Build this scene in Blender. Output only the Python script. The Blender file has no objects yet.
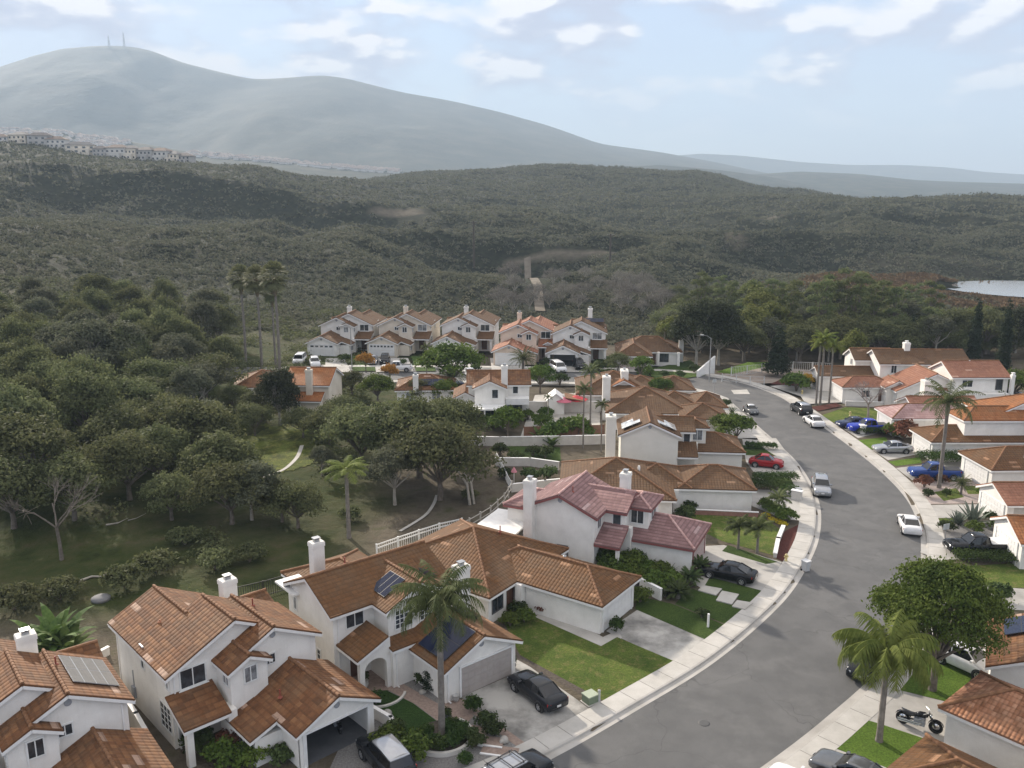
import bpy, math, random
import numpy as np
from mathutils import Vector, Matrix
random.seed(7); RNG = np.random.default_rng(11)
S = bpy.context.scene
COL = S.collection
R = math.radians
# ------------------------------------------------------------------ camera
FPX, VH, CAMH = 880.0, 187.0, 33.0
TH = math.atan((384 - VH) / FPX); ST, CT = math.sin(TH), math.cos(TH)
cam = bpy.data.objects.new('camera', bpy.data.cameras.new('camera')); COL.objects.link(cam)
cam.location = (0, 0, CAMH); cam.rotation_euler = (R(90) - TH, 0, 0)
cam.data.sensor_width = 36; cam.data.lens = FPX / 1024 * 36
cam.data.clip_start = .5; cam.data.clip_end = 30000
S.camera = cam
# ------------------------------------------------------------------ helpers
def ray(u, v):
    x, y = (u - 512) / FPX, (384 - v) / FPX
    return x, CT + y * ST, -ST + y * CT
def at(u, v, z=0.0):
    d = ray(u, v); t = (z - CAMH) / d[2]
    return Vector((d[0] * t, d[1] * t, z))
def link(o):
    COL.objects.link(o); return o
def setp(o, label=None, cat=None, group=None, kind=None):
    if label: o['label'] = label
    if cat: o['category'] = cat
    if group: o['group'] = group
    if kind: o['kind'] = kind
    return o
def thing(name, label, cat, loc=(0, 0, 0), rz=0, group=None, sc=1):
    o = link(bpy.data.objects.new(name, None)); o.location = loc; o.rotation_euler = (0, 0, rz)
    o.scale = sc if isinstance(sc, tuple) else (sc, sc, sc); o.empty_display_size = .5
    return setp(o, label, cat, group)
def dup(root, loc, rz=0, sc=(1, 1, 1), label=None, group=None):
    def cp(o, par):
        c = o.copy(); COL.objects.link(c); c.parent = par
        for k in list(o.children):
            cp(k, c)
        return c
    c = cp(root, None); c.location = loc; c.rotation_euler = (0, 0, rz)
    c.scale = (sc, sc, sc) if isinstance(sc, (int, float)) else sc
    if label: c['label'] = label
    if group: c['group'] = group
    return c
class MB:
    """collects polygons and links them as one mesh object"""
    def __init__(self): self.v = []; self.f = []; self.uv = []; self.sm = []
    def poly(self, pts, uv=None, smooth=False):
        n = len(self.v); self.v += [tuple(p) for p in pts]; self.f.append(tuple(range(n, n + len(pts))))
        self.uv.append(uv); self.sm.append(smooth)
    def mesh(self, verts, faces, smooth=False):
        n = len(self.v); self.v += [tuple(p) for p in verts]
        for f in faces: self.f.append(tuple(i + n for i in f)); self.uv.append(None); self.sm.append(smooth)
    def box(self, x0, x1, y0, y1, z0, z1, mat=None, b=0):
        if b:
            p = [(x0+b,y0+b,z0),(x1-b,y0+b,z0),(x1-b,y1-b,z0),(x0+b,y1-b,z0)]
        pts = [(x0,y0,z0),(x1,y0,z0),(x1,y1,z0),(x0,y1,z0),(x0,y0,z1),(x1,y0,z1),(x1,y1,z1),(x0,y1,z1)]
        if mat is not None: pts = [mat @ Vector(p) for p in pts]
        self.mesh(pts, [(3,2,1,0),(4,5,6,7),(0,1,5,4),(1,2,6,5),(2,3,7,6),(3,0,4,7)])
    def bar(self, a, b, w, h=None, up=(0, 0, 1)):
        a, b = Vector(a), Vector(b); h = h or w; d = b - a; L = d.length
        if L < 1e-6: return
        d /= L; s = d.cross(Vector(up))
        if s.length < 1e-4: s = Vector((1, 0, 0))
        s.normalize(); t = s.cross(d)
        self.box(0, L, -w / 2, w / 2, -h / 2, h / 2, Matrix.Translation(a) @ Matrix((d, s, t)).transposed().to_4x4())
    def tube(self, pts, rad, n=8, cap=True, smooth=True):
        pts = [Vector(p) for p in pts]
        if not isinstance(rad, (list, tuple)): rad = [rad] * len(pts)
        ring = []; prev = None
        for i, p in enumerate(pts):
            d = (pts[min(i + 1, len(pts) - 1)] - pts[max(i - 1, 0)]).normalized()
            if prev is None:
                s = d.cross(Vector((0, 0, 1)))
                if s.length < .05: s = d.cross(Vector((1, 0, 0)))
            else: s = prev - d * prev.dot(d)
            s.normalize(); prev = s; t = d.cross(s)
            ring.append([p + (s * math.cos(k * 2 * math.pi / n) + t * math.sin(k * 2 * math.pi / n)) * rad[i] for k in range(n)])
        V = [q for r in ring for q in r]; F = []
        for i in range(len(pts) - 1):
            for k in range(n):
                F.append((i * n + k, i * n + (k + 1) % n, (i + 1) * n + (k + 1) % n, (i + 1) * n + k))
        self.mesh(V, F, smooth)
        if cap:
            self.mesh(ring[0][::-1], [tuple(range(n))]); self.mesh(ring[-1], [tuple(range(n))])
    def lathe(self, prof, c=(0, 0, 0), n=16, smooth=True, mat=None):
        V = []; F = []
        for r, z in prof:
            for k in range(n):
                a = k * 2 * math.pi / n; p = Vector((c[0] + r * math.cos(a), c[1] + r * math.sin(a), c[2] + z))
                V.append(mat @ p if mat is not None else p)
        for i in range(len(prof) - 1):
            for k in range(n):
                F.append((i * n + k, i * n + (k + 1) % n, (i + 1) * n + (k + 1) % n, (i + 1) * n + k))
        F.append(tuple(range(n - 1, -1, -1))); F.append(tuple((len(prof) - 1) * n + k for k in range(n)))
        self.mesh(V, F, smooth)
    def build(self, name, mat, parent=None):
        me = bpy.data.meshes.new(name); me.from_pydata(self.v, [], self.f)
        if any(u is not None for u in self.uv):
            L = me.uv_layers.new(name='UVMap'); flat = []
            for f, u in zip(self.f, self.uv): flat += [c for p in (u or [(0, 0)] * len(f)) for c in p]
            L.data.foreach_set('uv', flat)
        if any(self.sm): me.polygons.foreach_set('use_smooth', self.sm)
        me.update()
        o = link(bpy.data.objects.new(name, me)); me.materials.append(mat)
        if parent is not None: o.parent = parent
        return o
def npmesh(name, V, F, mat, smooth=False):
    """V (n,3), F (m,4) numpy -> mesh data"""
    me = bpy.data.meshes.new(name)
    m, k = F.shape
    me.vertices.add(len(V)); me.vertices.foreach_set('co', np.asarray(V, np.float32).ravel())
    me.loops.add(m * k); me.loops.foreach_set('vertex_index', F.astype(np.int32).ravel())
    me.polygons.add(m); me.polygons.foreach_set('loop_start', np.arange(0, m * k, k, dtype=np.int32))
    if smooth: me.polygons.foreach_set('use_smooth', np.ones(m, dtype=bool))
    me.update(calc_edges=True); me.materials.append(mat); return me
# ------------------------------------------------------------------ materials
def newmat(name):
    m = bpy.data.materials.new(name); m.use_nodes = True; nt = m.node_tree
    b = nt.nodes['Principled BSDF']; return m, nt, b
def N(nt, t, **k):
    n = nt.nodes.new(t)
    for a, v in k.items():
        if a.startswith('i_'):
            key = a[2:]; key = int(key) if key.isdigit() else key.replace('_', ' ')
            n.inputs[key].default_value = v
        else: setattr(n, a, v)
    return n
def ramp(nt, fac, stops):
    r = N(nt, 'ShaderNodeValToRGB'); e = r.color_ramp.elements
    while len(e) < len(stops): e.new(.5)
    for i, (p, c) in enumerate(stops): e[i].position = p; e[i].color = (*c, 1)
    nt.links.new(fac, r.inputs[0]); return r.outputs[0]
def mixc(nt, fac, a, b, mode='MIX'):
    m = N(nt, 'ShaderNodeMix', data_type='RGBA', blend_type=mode)
    for s, i in ((fac, 0), (a, 6), (b, 7)):
        if hasattr(s, 'is_linked') or hasattr(s, 'links'): nt.links.new(s, m.inputs[i])
        else: m.inputs[i].default_value = (*s, 1) if isinstance(s, tuple) else s
    return m.outputs[2]
def noise(nt, scale, detail=4, rough=.6, vec=None, dist=0):
    n = N(nt, 'ShaderNodeTexNoise', i_Scale=scale, i_Detail=detail, i_Roughness=rough, i_Distortion=dist)
    if vec is not None: nt.links.new(vec, n.inputs['Vector'])
    return n.outputs[0]
def math_(nt, op, a, b=0.0, c=0.0):
    m = N(nt, 'ShaderNodeMath', operation=op)
    for i, s in enumerate((a, b, c)):
        if hasattr(s, 'links'): nt.links.new(s, m.inputs[i])
        else: m.inputs[i].default_value = s
    return m.outputs[0]
def geo(nt): return N(nt, 'ShaderNodeNewGeometry').outputs['Position']
def objc(nt): return N(nt, 'ShaderNodeTexCoord').outputs['Object']
def bump(nt, b, h, strength=.4, dist=.05):
    n = N(nt, 'ShaderNodeBump', i_Strength=strength, i_Distance=dist)
    nt.links.new(h, n.inputs['Height']); nt.links.new(n.outputs[0], b.inputs['Normal'])
MATS = {}
def mat(name, stops, scale=2.0, rough=.8, spec=.3, bmp=0, bscale=None, metal=0, wpos=True, detail=5, bdist=.03):
    """noise-mottled surface"""
    if name in MATS: return MATS[name]
    m, nt, b = newmat(name); vec = geo(nt) if wpos else objc(nt)
    if len(stops) == 1: stops = [(0, tuple(c * .93 for c in stops[0])), (1, tuple(min(1, c * 1.05) for c in stops[0]))]
    n = noise(nt, scale, detail, .62, vec)
    nt.links.new(ramp(nt, n, stops), b.inputs['Base Color'])
    b.inputs['Roughness'].default_value = rough; b.inputs['Specular IOR Level'].default_value = spec
    b.inputs['Metallic'].default_value = metal
    if bmp: bump(nt, b, noise(nt, bscale or scale * 6, 4, .6, vec), bmp, bdist)
    MATS[name] = m; return m
def flat(name, c, rough=.5, spec=.5, metal=0, scale=6):
    return mat(name, [(.3, tuple(x * .9 for x in c)), (.7, tuple(min(1, x * 1.06) for x in c))], scale, rough, spec, metal=metal, wpos=False)
def paint(name, c, metal=.0, coat=.7):
    if name in MATS: return MATS[name]
    m, nt, b = newmat(name)
    n = noise(nt, 3, 4, .6, objc(nt))
    nt.links.new(ramp(nt, n, [(.35, tuple(x * .88 for x in c)), (.7, c)]), b.inputs['Base Color'])
    b.inputs['Roughness'].default_value = .12; b.inputs['Metallic'].default_value = metal
    b.inputs['Coat Weight'].default_value = 0.0; b.inputs['Coat Roughness'].default_value = .08; b.inputs['Specular IOR Level'].default_value = .28
    MATS[name] = m; return m
def roofmat(name, cols, pale, tw=.33, th=.40, course=.55, barrel=.5, weather=(.13, .085, .05), shade_band=.38):
    """clay or concrete tiles laid out on UV in metres: u along the eave, v up the slope"""
    m, nt, b = newmat(name)
    uv = N(nt, 'ShaderNodeTexCoord').outputs['UV']; sx = N(nt, 'ShaderNodeSeparateXYZ'); nt.links.new(uv, sx.inputs[0])
    vv = math_(nt, 'DIVIDE', sx.outputs[1], th); row = math_(nt, 'FLOOR', vv); fv = math_(nt, 'SUBTRACT', vv, row)
    uu = math_(nt, 'ADD', math_(nt, 'DIVIDE', sx.outputs[0], tw), math_(nt, 'MULTIPLY', row, .0)); colm = math_(nt, 'FLOOR', uu); fu = math_(nt, 'SUBTRACT', uu, colm)
    cell = N(nt, 'ShaderNodeCombineXYZ'); nt.links.new(colm, cell.inputs[0]); nt.links.new(row, cell.inputs[1])
    wn = N(nt, 'ShaderNodeTexWhiteNoise', noise_dimensions='3D'); nt.links.new(cell.outputs[0], wn.inputs['Vector'])
    # runs of neighbouring tiles share a batch colour
    c2 = N(nt, 'ShaderNodeCombineXYZ'); nt.links.new(math_(nt, 'FLOOR', math_(nt, 'DIVIDE', math_(nt, 'ADD', colm, math_(nt, 'MULTIPLY', row, 1.7)), 3.0)), c2.inputs[0]); nt.links.new(row, c2.inputs[1])
    wn2 = N(nt, 'ShaderNodeTexWhiteNoise', noise_dimensions='3D'); nt.links.new(c2.outputs[0], wn2.inputs['Vector'])
    f = math_(nt, 'ADD', math_(nt, 'MULTIPLY', wn.outputs[0], .62), math_(nt, 'MULTIPLY', wn2.outputs[0], .38))
    k = len(cols); c = ramp(nt, f, [(.15 + .7 * i / (k - 1), q) for i, q in enumerate(cols)])
    big = noise(nt, .55, 5, .65, geo(nt)); c = mixc(nt, math_(nt, 'MULTIPLY', ramp(nt, big, [(.42, (0, 0, 0)), (.68, (1, 1, 1))]), .6), c, weather)
    pl = math_(nt, 'GREATER_THAN', wn2.outputs[0], .975); c = mixc(nt, math_(nt, 'MULTIPLY', pl, .6), c, pale)
    st = noise(nt, 9, 3, .6, geo(nt)); c = mixc(nt, .35, c, mixc(nt, 1.0, c, ramp(nt, st, [(.3, (.5, .5, .5)), (.7, (1.3, 1.3, 1.3))]), 'MULTIPLY'))
    if shade_band: c = mixc(nt, math_(nt, 'MULTIPLY', math_(nt, 'LESS_THAN', fv, .3), shade_band), c, tuple(x * .62 for x in cols[0]))  # shadow gap at each tile course, painted into the colour
    nt.links.new(c, b.inputs['Base Color']); b.inputs['Roughness'].default_value = .82; b.inputs['Specular IOR Level'].default_value = .25
    bar = math_(nt, 'MULTIPLY', math_(nt, 'SINE', math_(nt, 'MULTIPLY', fu, math.pi)), barrel * .75)
    stp = math_(nt, 'MULTIPLY', math_(nt, 'SUBTRACT', 1.0, fv), course * 1.5)
    bump(nt, b, math_(nt, 'ADD', bar, math_(nt, 'ADD', stp, math_(nt, 'MULTIPLY', wn.outputs[0], .15))), .9, .09)
    MATS[name] = m; return m
def leafmat(name, dark, light, var=.25, sat=1.0, trans=.25, nscale=.35):
    if name in MATS: return MATS[name]
    m, nt, b = newmat(name)
    oi = N(nt, 'ShaderNodeObjectInfo'); n = noise(nt, nscale, 4, .6, geo(nt)); n2 = noise(nt, 4.0, 2, .5, geo(nt))
    f = math_(nt, 'ADD', math_(nt, 'MULTIPLY', n, .6), math_(nt, 'MULTIPLY', n2, .4))
    c = ramp(nt, f, [(.36, dark), (.64, light)])
    hs = N(nt, 'ShaderNodeHueSaturation', i_Saturation=sat); nt.links.new(c, hs.inputs['Color'])
    nt.links.new(math_(nt, 'ADD', 1 - var / 2, math_(nt, 'MULTIPLY', oi.outputs['Random'], var)), hs.inputs['Value'])
    nt.links.new(math_(nt, 'ADD', .485, math_(nt, 'MULTIPLY', oi.outputs['Random'], .03)), hs.inputs['Hue'])
    b.inputs['Roughness'].default_value = .75; b.inputs['Specular IOR Level'].default_value = .12
    nt.links.new(hs.outputs[0], b.inputs['Base Color'])
    t = N(nt, 'ShaderNodeBsdfTranslucent'); nt.links.new(hs.outputs[0], t.inputs['Color'])
    ms = N(nt, 'ShaderNodeMixShader', i_Fac=trans); nt.links.new(b.outputs[0], ms.inputs[1]); nt.links.new(t.outputs[0], ms.inputs[2])
    nt.links.new(ms.outputs[0], nt.nodes['Material Output'].inputs['Surface'])
    MATS[name] = m; return m
def stucco(name, d, l):
    m, nt, b = newmat(name); P_ = geo(nt); mp = N(nt, 'ShaderNodeMapping'); mp.inputs['Scale'].default_value = (2.2, 2.2, .28); nt.links.new(P_, mp.inputs['Vector'])
    c = mixc(nt, ramp(nt, noise(nt, .6, 5, .65, P_), [(.3, (0, 0, 0)), (.65, (1, 1, 1))]), d, l)
    c = mixc(nt, ramp(nt, noise(nt, 1.0, 5, .7, mp.outputs[0]), [(.56, (0, 0, 0)), (.8, (.32, .32, .32))]), c, tuple(x * .72 for x in d))     # rain streaks
    nt.links.new(c, b.inputs['Base Color']); b.inputs['Roughness'].default_value = .9; b.inputs['Specular IOR Level'].default_value = .2
    bump(nt, b, noise(nt, 12, 4, .65, P_), .35, .03); MATS[name] = m; return m
WALL = stucco('stucco_white', (.68, .655, .61), (.81, .785, .74))
CREAM = stucco('stucco_cream', (.60, .53, .43), (.72, .65, .55))
PEACH = stucco('stucco_peach', (.60, .48, .38), (.71, .59, .48))
TRIM = mat('trim_white', [(.3, (.70, .69, .67)), (.7, (.80, .79, .77))], 2, .6, .3)
FRAME = flat('window_frame_white', (.72, .72, .70), .5)
DFRAME = flat('window_frame_dark', (.10, .095, .09), .5)
def glassmat(name, c):
    m, nt, b = newmat(name); n = noise(nt, 1.3, 3, .6, objc(nt))
    nt.links.new(ramp(nt, n, [(.4, tuple(x * .6 for x in c)), (.65, tuple(x * 1.5 for x in c))]), b.inputs['Base Color'])
    b.inputs['Roughness'].default_value = .06; b.inputs['Specular IOR Level'].default_value = .7
    MATS[name] = m; return m
GLASS = glassmat('window_glass', (.035, .042, .05)); CURT = glassmat('window_glass_curtained', (.22, .23, .24)); CARGLASS = glassmat('car_glass', (.006, .007, .009))
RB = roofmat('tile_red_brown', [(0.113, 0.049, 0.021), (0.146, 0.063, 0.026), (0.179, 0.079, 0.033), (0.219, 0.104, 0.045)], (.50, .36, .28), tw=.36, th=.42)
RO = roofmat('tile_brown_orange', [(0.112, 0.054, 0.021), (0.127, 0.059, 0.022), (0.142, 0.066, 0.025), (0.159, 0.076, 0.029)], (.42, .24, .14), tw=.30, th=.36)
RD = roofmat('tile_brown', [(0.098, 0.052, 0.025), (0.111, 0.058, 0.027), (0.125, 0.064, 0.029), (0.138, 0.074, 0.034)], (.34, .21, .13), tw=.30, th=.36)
RP = roofmat('tile_pink_red', [(.19, .108, .105), (.23, .132, .128), (.265, .155, .15), (.31, .19, .185)], (.44, .33, .32), tw=.60, th=.37, course=.9, barrel=.25, weather=(.22, .13, .125), shade_band=.6)
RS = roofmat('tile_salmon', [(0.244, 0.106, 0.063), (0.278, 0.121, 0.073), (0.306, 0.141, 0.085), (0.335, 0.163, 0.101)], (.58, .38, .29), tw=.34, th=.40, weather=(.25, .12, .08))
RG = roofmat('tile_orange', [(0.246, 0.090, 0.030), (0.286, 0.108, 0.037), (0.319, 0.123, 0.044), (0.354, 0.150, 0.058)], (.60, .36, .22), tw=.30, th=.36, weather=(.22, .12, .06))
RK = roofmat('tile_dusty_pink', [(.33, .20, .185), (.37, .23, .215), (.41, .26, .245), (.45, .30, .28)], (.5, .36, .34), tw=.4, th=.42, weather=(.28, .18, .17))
CAPM = {m.name: None for m in (RB, RO, RD, RP, RS, RG, RK)}
CAPB = mat('ridge_tile_brown', [(.3, (.14, .066, .03)), (.7, (.25, .128, .066))], 3, .8); CAPP = mat('ridge_tile_pink', [(.3, (.36, .19, .17)), (.7, (.58, .40, .37))], 3, .8)
CONC = mat('concrete', [(.25, (.33, .315, .285)), (.5, (.43, .41, .375)), (.75, (.50, .48, .445))], .55, .85, .25, bmp=.15, bscale=25)
GAR = mat('garage_door_grey', [(.3, (.34, .30, .275)), (.7, (.40, .36, .33))], 1.5, .65)
GARW = mat('garage_door_white', [(.3, (.68, .67, .65)), (.7, (.76, .75, .73))], 1.5, .6)
DARK = flat('dark_interior', (.03, .03, .03), .9, .1)
BLACKM = flat('black_metal', (.02, .02, .022), .45); STEEL = flat('galvanised_steel', (.42, .43, .44), .4, .5, .7); RUST = flat('rust_red_pipe', (.25, .06, .035), .7)
RUBBER = flat('tyre_rubber', (.018, .018, .018), .85, .2); RIM = flat('alloy_rim', (.50, .50, .51), .3, .5, .8); CHROME = flat('chrome', (.6, .6, .6), .15, .5, 1)
WOODM = mat('weathered_wood', [(.3, (.05, .038, .03)), (.7, (.09, .07, .055))], 2, .85, wpos=False)
BARK = mat('bark_grey_brown', [(.3, (.10, .083, .068)), (.7, (.19, .165, .14))], 3, .9, .2, bmp=.6, bscale=10)
PALEBARK = mat('bark_pale', [(.3, (.27, .245, .21)), (.7, (.40, .37, .32))], 2, .9, .2, bmp=.5, bscale=8)
PALMBARK = mat('palm_trunk_grey', [(.3, (.135, .12, .105)), (.7, (.24, .215, .19))], 3, .9, .2, bmp=.7, bscale=9)
TERRA = flat('terracotta', (.35, .15, .08), .8); WHITEP = flat('white_vinyl', (.74, .74, .72), .5)
BLOCK = mat('block_wall', [(.3, (.50, .475, .44)), (.7, (.62, .595, .555))], 1.2, .9, .2, bmp=.3, bscale=8)
GREENP = flat('utility_green', (.16, .20, .13), .6); GREYP = flat('grey_plastic', (.32, .33, .35), .5)
HAZE, EXPO = .00018, 1.0
# ------------------------------------------------------------------ terrain
def catmull(p, n=8):
    p = [Vector((*q[:2], 0)) for q in p]; out = []
    for i in range(len(p) - 1):
        a, b, c, d = p[max(i - 1, 0)], p[i], p[i + 1], p[min(i + 2, len(p) - 1)]
        for k in range(n):
            t = k / n; out.append(.5 * ((2 * b) + (c - a) * t + (2 * a - 5 * b + 4 * c - d) * t * t + (3 * b - a - 3 * c + d) * t ** 3))
    out.append(p[-1]); return out
def resamp(p, n):
    d = [0]
    for a, b in zip(p, p[1:]): d.append(d[-1] + (b - a).length)
    out = []; j = 0
    for k in range(n):
        s = d[-1] * k / (n - 1)
        while j < len(d) - 2 and d[j + 1] < s: j += 1
        out.append(p[j].lerp(p[j + 1], (s - d[j]) / max(1e-6, d[j + 1] - d[j])))
    return out
LEFT = [(-9, 39), (-3.6, 42.2), (1.9, 45.8), (8.3, 51.3), (14.7, 57.3), (21.6, 65.6), (25.9, 72.4), (29.9, 80.4), (33.1, 90), (34.9, 101), (35.2, 110), (34.9, 120), (34.7, 130), (34.2, 138), (31.5, 144), (25, 147.5), (10, 149.5), (-20, 151), (-60, 152)]
RIGHT = [(3.5, 37), (9, 40.8), (14.4, 45.1), (20.1, 50.2), (26.3, 56.6), (33, 66.2), (37.7, 75.6), (40.8, 83), (43, 91), (44.0, 100), (44.2, 110), (44, 120), (43.7, 132.5), (43.2, 139), (40.6, 147), (36.5, 153), (29, 157.5), (10, 160), (-20, 161.5), (-60, 162.5)]
LC, RC = catmull(LEFT), catmull(RIGHT)
def offset(poly, d):
    out = []
    for i, p in enumerate(poly):
        t = (poly[min(i + 1, len(poly) - 1)] - poly[max(i - 1, 0)]).normalized()
        out.append(p + Vector((-t.y, t.x, 0)) * d)
    return out
ROADPOLY = np.array([(p.x, p.y) for p in offset(LC, .35)] + [(p.x, p.y) for p in offset(RC, -.35)[::-1]])
def inside(X, Y, poly):
    r = np.zeros(X.shape, bool); x0, y0 = poly[-1]
    for x1, y1 in poly:
        c = ((y1 > Y) != (y0 > Y)); 
        with np.errstate(divide='ignore', invalid='ignore'):
            r ^= c & (X < (x0 - x1) * (Y - y1) / (y0 - y1 + 1e-12) + x1)
        x0, y0 = x1, y1
    return r
# relief of the land by bearing (photo column) : (distance, height)
def zv(Y, v):
    y = (384 - v) / FPX; return CAMH + Y * (-ST + y * CT) / (CT + y * ST)
PROF = {
 -500: [(40, 0), (90, 1), (150, 8), (260, 22), (400, 42), (600, 85), (800, 100), (1100, 70), (1800, 40), (3500, 30)],
 -150: [(40, 0), (80, 0), (130, 5), (240, 16), (380, 30), (550, 60), (720, 86), (900, 70), (1800, 60), (3500, 20)],
 0:   [(40, 0), (85, 0), (130, 3), (210, 9), (330, 17), (500, zv(500, 197)), (720, zv(720, 139)), (900, 62), (1500, 66), (2200, 60), (3500, 20)],
 150: [(40, 0), (85, 0), (130, 1), (210, 5), (330, 10), (500, zv(500, 202)), (740, zv(740, 152)), (900, 52), (1500, 58), (2200, 50), (3500, 20)],
 240: [(40, 0), (90, 0), (140, 0), (220, 2), (330, 7), (500, zv(500, 212)), (740, zv(740, 163)), (900, 44), (1500, 45), (2200, 35), (3500, 15)],
 330: [(40, 0), (130, 0), (200, 0), (330, 3), (430, 8), (560, zv(560, 216)), (760, zv(760, 176)), (900, 32), (1500, 34), (2200, 28), (3500, 10)],
 430: [(40, 0), (130, 0), (200, -1), (330, 0), (430, 2), (600, zv(600, 217)), (850, zv(850, 180)), (1050, zv(1050, 171)), (1300, 40), (2000, 25), (3500, 10)],
 560: [(40, 0), (130, 0), (200, -2), (330, -2), (430, -1), (600, zv(600, 219)), (800, zv(800, 190)), (1050, zv(1050, 161)), (1300, 42), (2000, 20), (3500, 20)],
 680: [(40, 0), (130, 0), (200, -2), (330, -3), (430, -2), (580, zv(580, 223)), (720, zv(720, 200)), (800, zv(800, 195)), (1050, zv(1050, 168)), (1300, 40), (2000, 15), (3500, 15)],
 790: [(40, 0), (130, 0), (200, -2), (330, -4), (420, -3), (540, zv(540, 228)), (720, zv(720, 197)), (850, 20), (1050, zv(1050, 188)), (1300, 22), (2000, 8), (3500, 10)],
 900: [(40, 0), (130, 0), (200, -2), (310, -5), (400, -5), (520, zv(520, 232)), (700, zv(700, 196)), (850, 18), (1100, 5), (2000, 3), (3500, 5)],
 1024: [(40, 0), (130, 0), (200, -2), (300, -6), (400, -6), (500, zv(500, 236)), (700, zv(700, 196)), (850, 18), (1100, 5), (2000, 3), (3500, 5)],
 1250: [(40, 0), (130, 0), (200, -2), (300, -6), (420, -6), (520, 8), (720, 28), (900, 20), (1200, 10), (2000, 5), (3500, 5)],
 1700: [(40, 0), (130, 0), (200, 0), (300, 0), (420, 0), (520, 10), (720, 30), (900, 25), (1200, 15), (2000, 10), (3500, 10)]}
PU = sorted(PROF); YG = np.concatenate([[0], np.geomspace(40, 3600, 260)])
def smooth1(a, k):
    for _ in range(k): a = np.concatenate([[a[0]], (a[:-2] + 2 * a[1:-1] + a[2:]) / 4, [a[-1]]])
    return a
TAB = np.array([smooth1(np.interp(YG, [q[0] for q in PROF[u]], [q[1] for q in PROF[u]]), 30) for u in PU])
def vnoise(x, y, seed):
    xi, yi = np.floor(x).astype(np.int64), np.floor(y).astype(np.int64); fx, fy = x - xi, y - yi
    fx, fy = fx * fx * (3 - 2 * fx), fy * fy * (3 - 2 * fy)
    def h(a, b):
        n = (a * 374761393 + b * 668265263 + seed * 1442695) & 0x7fffffff; n = ((n ^ (n >> 13)) * 1274126177) & 0x7fffffff
        return ((n ^ (n >> 16)) & 0xffff) / 65535.0
    return (h(xi, yi) * (1 - fx) + h(xi + 1, yi) * fx) * (1 - fy) + (h(xi, yi + 1) * (1 - fx) + h(xi + 1, yi + 1) * fx) * fy
def fbm(x, y, seed, o=4):
    s = 0; a = .5; n = 0
    for i in range(o): s = s + a * vnoise(x * 2 ** i, y * 2 ** i, seed + i); n += a; a *= .5
    return s / n
def hz(X, Y):
    X = np.asarray(X, float); Y = np.asarray(Y, float); Yc = np.maximum(Y, 30)
    u = np.clip(512 + FPX * X / (Yc * CT + CAMH * ST), PU[0], PU[-1] - .01)
    i = np.clip(np.searchsorted(PU, u, 'right') - 1, 0, len(PU) - 2); pu = np.array(PU, float)
    t = (u - pu[i]) / (pu[i + 1] - pu[i]); t = t * t * (3 - 2 * t)
    j = np.clip(np.searchsorted(YG, Yc, 'right') - 1, 0, len(YG) - 2); f = np.clip((Yc - YG[j]) / (YG[j + 1] - YG[j]), 0, 1)
    z = (TAB[i, j] * (1 - f) + TAB[i, j + 1] * f) * (1 - t) + (TAB[i + 1, j] * (1 - f) + TAB[i + 1, j + 1] * f) * t
    w = np.clip((Y - 210) / 200, 0, 1)
    z = z + w * ((.5 - np.abs(fbm(X / 150, Y / 130, 3) - .5) * 4) * 19 * np.clip((690 - Y) / 140, .22, 1) + (fbm(X / 28, Y / 28, 9, 3) - .5) * 5.5)
    # slope west of the gardens: a shallow swale under the trees
    w2 = np.clip((-18 - X) / 25, 0, 1) * np.clip((Y - 66) / 12, 0, 1) * np.clip((150 - Y) / 30, 0, 1)
    z = z + w2 * ((fbm(X / 17, Y / 17, 21, 3) - .5) * 2.4)
    return z
def gz(x, y): return float(hz(np.array([x]), np.array([y]))[0])
HT = np.geomspace(20, 6000, 560)
def hit(u, v):
    d = ray(u, v)
    def first(t):
        z = CAMH + d[2] * t; k = np.nonzero(z <= hz(d[0] * t, d[1] * t))[0]; return int(k[0]) if len(k) else len(t) - 1
    i = first(HT); t = np.linspace(HT[max(i - 1, 0)], HT[i], 24); t = float(t[first(t)])
    return Vector((d[0] * t, d[1] * t, gz(d[0] * t, d[1] * t)))
ys = np.concatenate([np.arange(-30, 175, 1.0), np.geomspace(175, 1400, 230), np.geomspace(1430, 9500, 40)])
ts = np.linspace(-1.25, 1.25, 340)
GY, GT = np.meshgrid(ys, ts, indexing='ij'); GX = GT * (GY + 75); GZ = hz(GX, GY)
GZ = np.where(inside(GX, GY, ROADPOLY), -.5, GZ)
# the pond's basin, dug into the valley floor
PONDC = (187.0, 318.0)
pd = np.sqrt(((GX - PONDC[0]) / 30) ** 2 + ((GY - PONDC[1]) / 24) ** 2) + (fbm(GX / 20, GY / 20, 5) - .5) * .5
GZ = GZ - np.clip(1.25 - pd, 0, 1) * 4
nr, nc = GX.shape
idx = np.arange(nr * nc).reshape(nr, nc)
F = np.stack([idx[:-1, :-1], idx[:-1, 1:], idx[1:, 1:], idx[1:, :-1]], -1).reshape(-1, 4)
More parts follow.
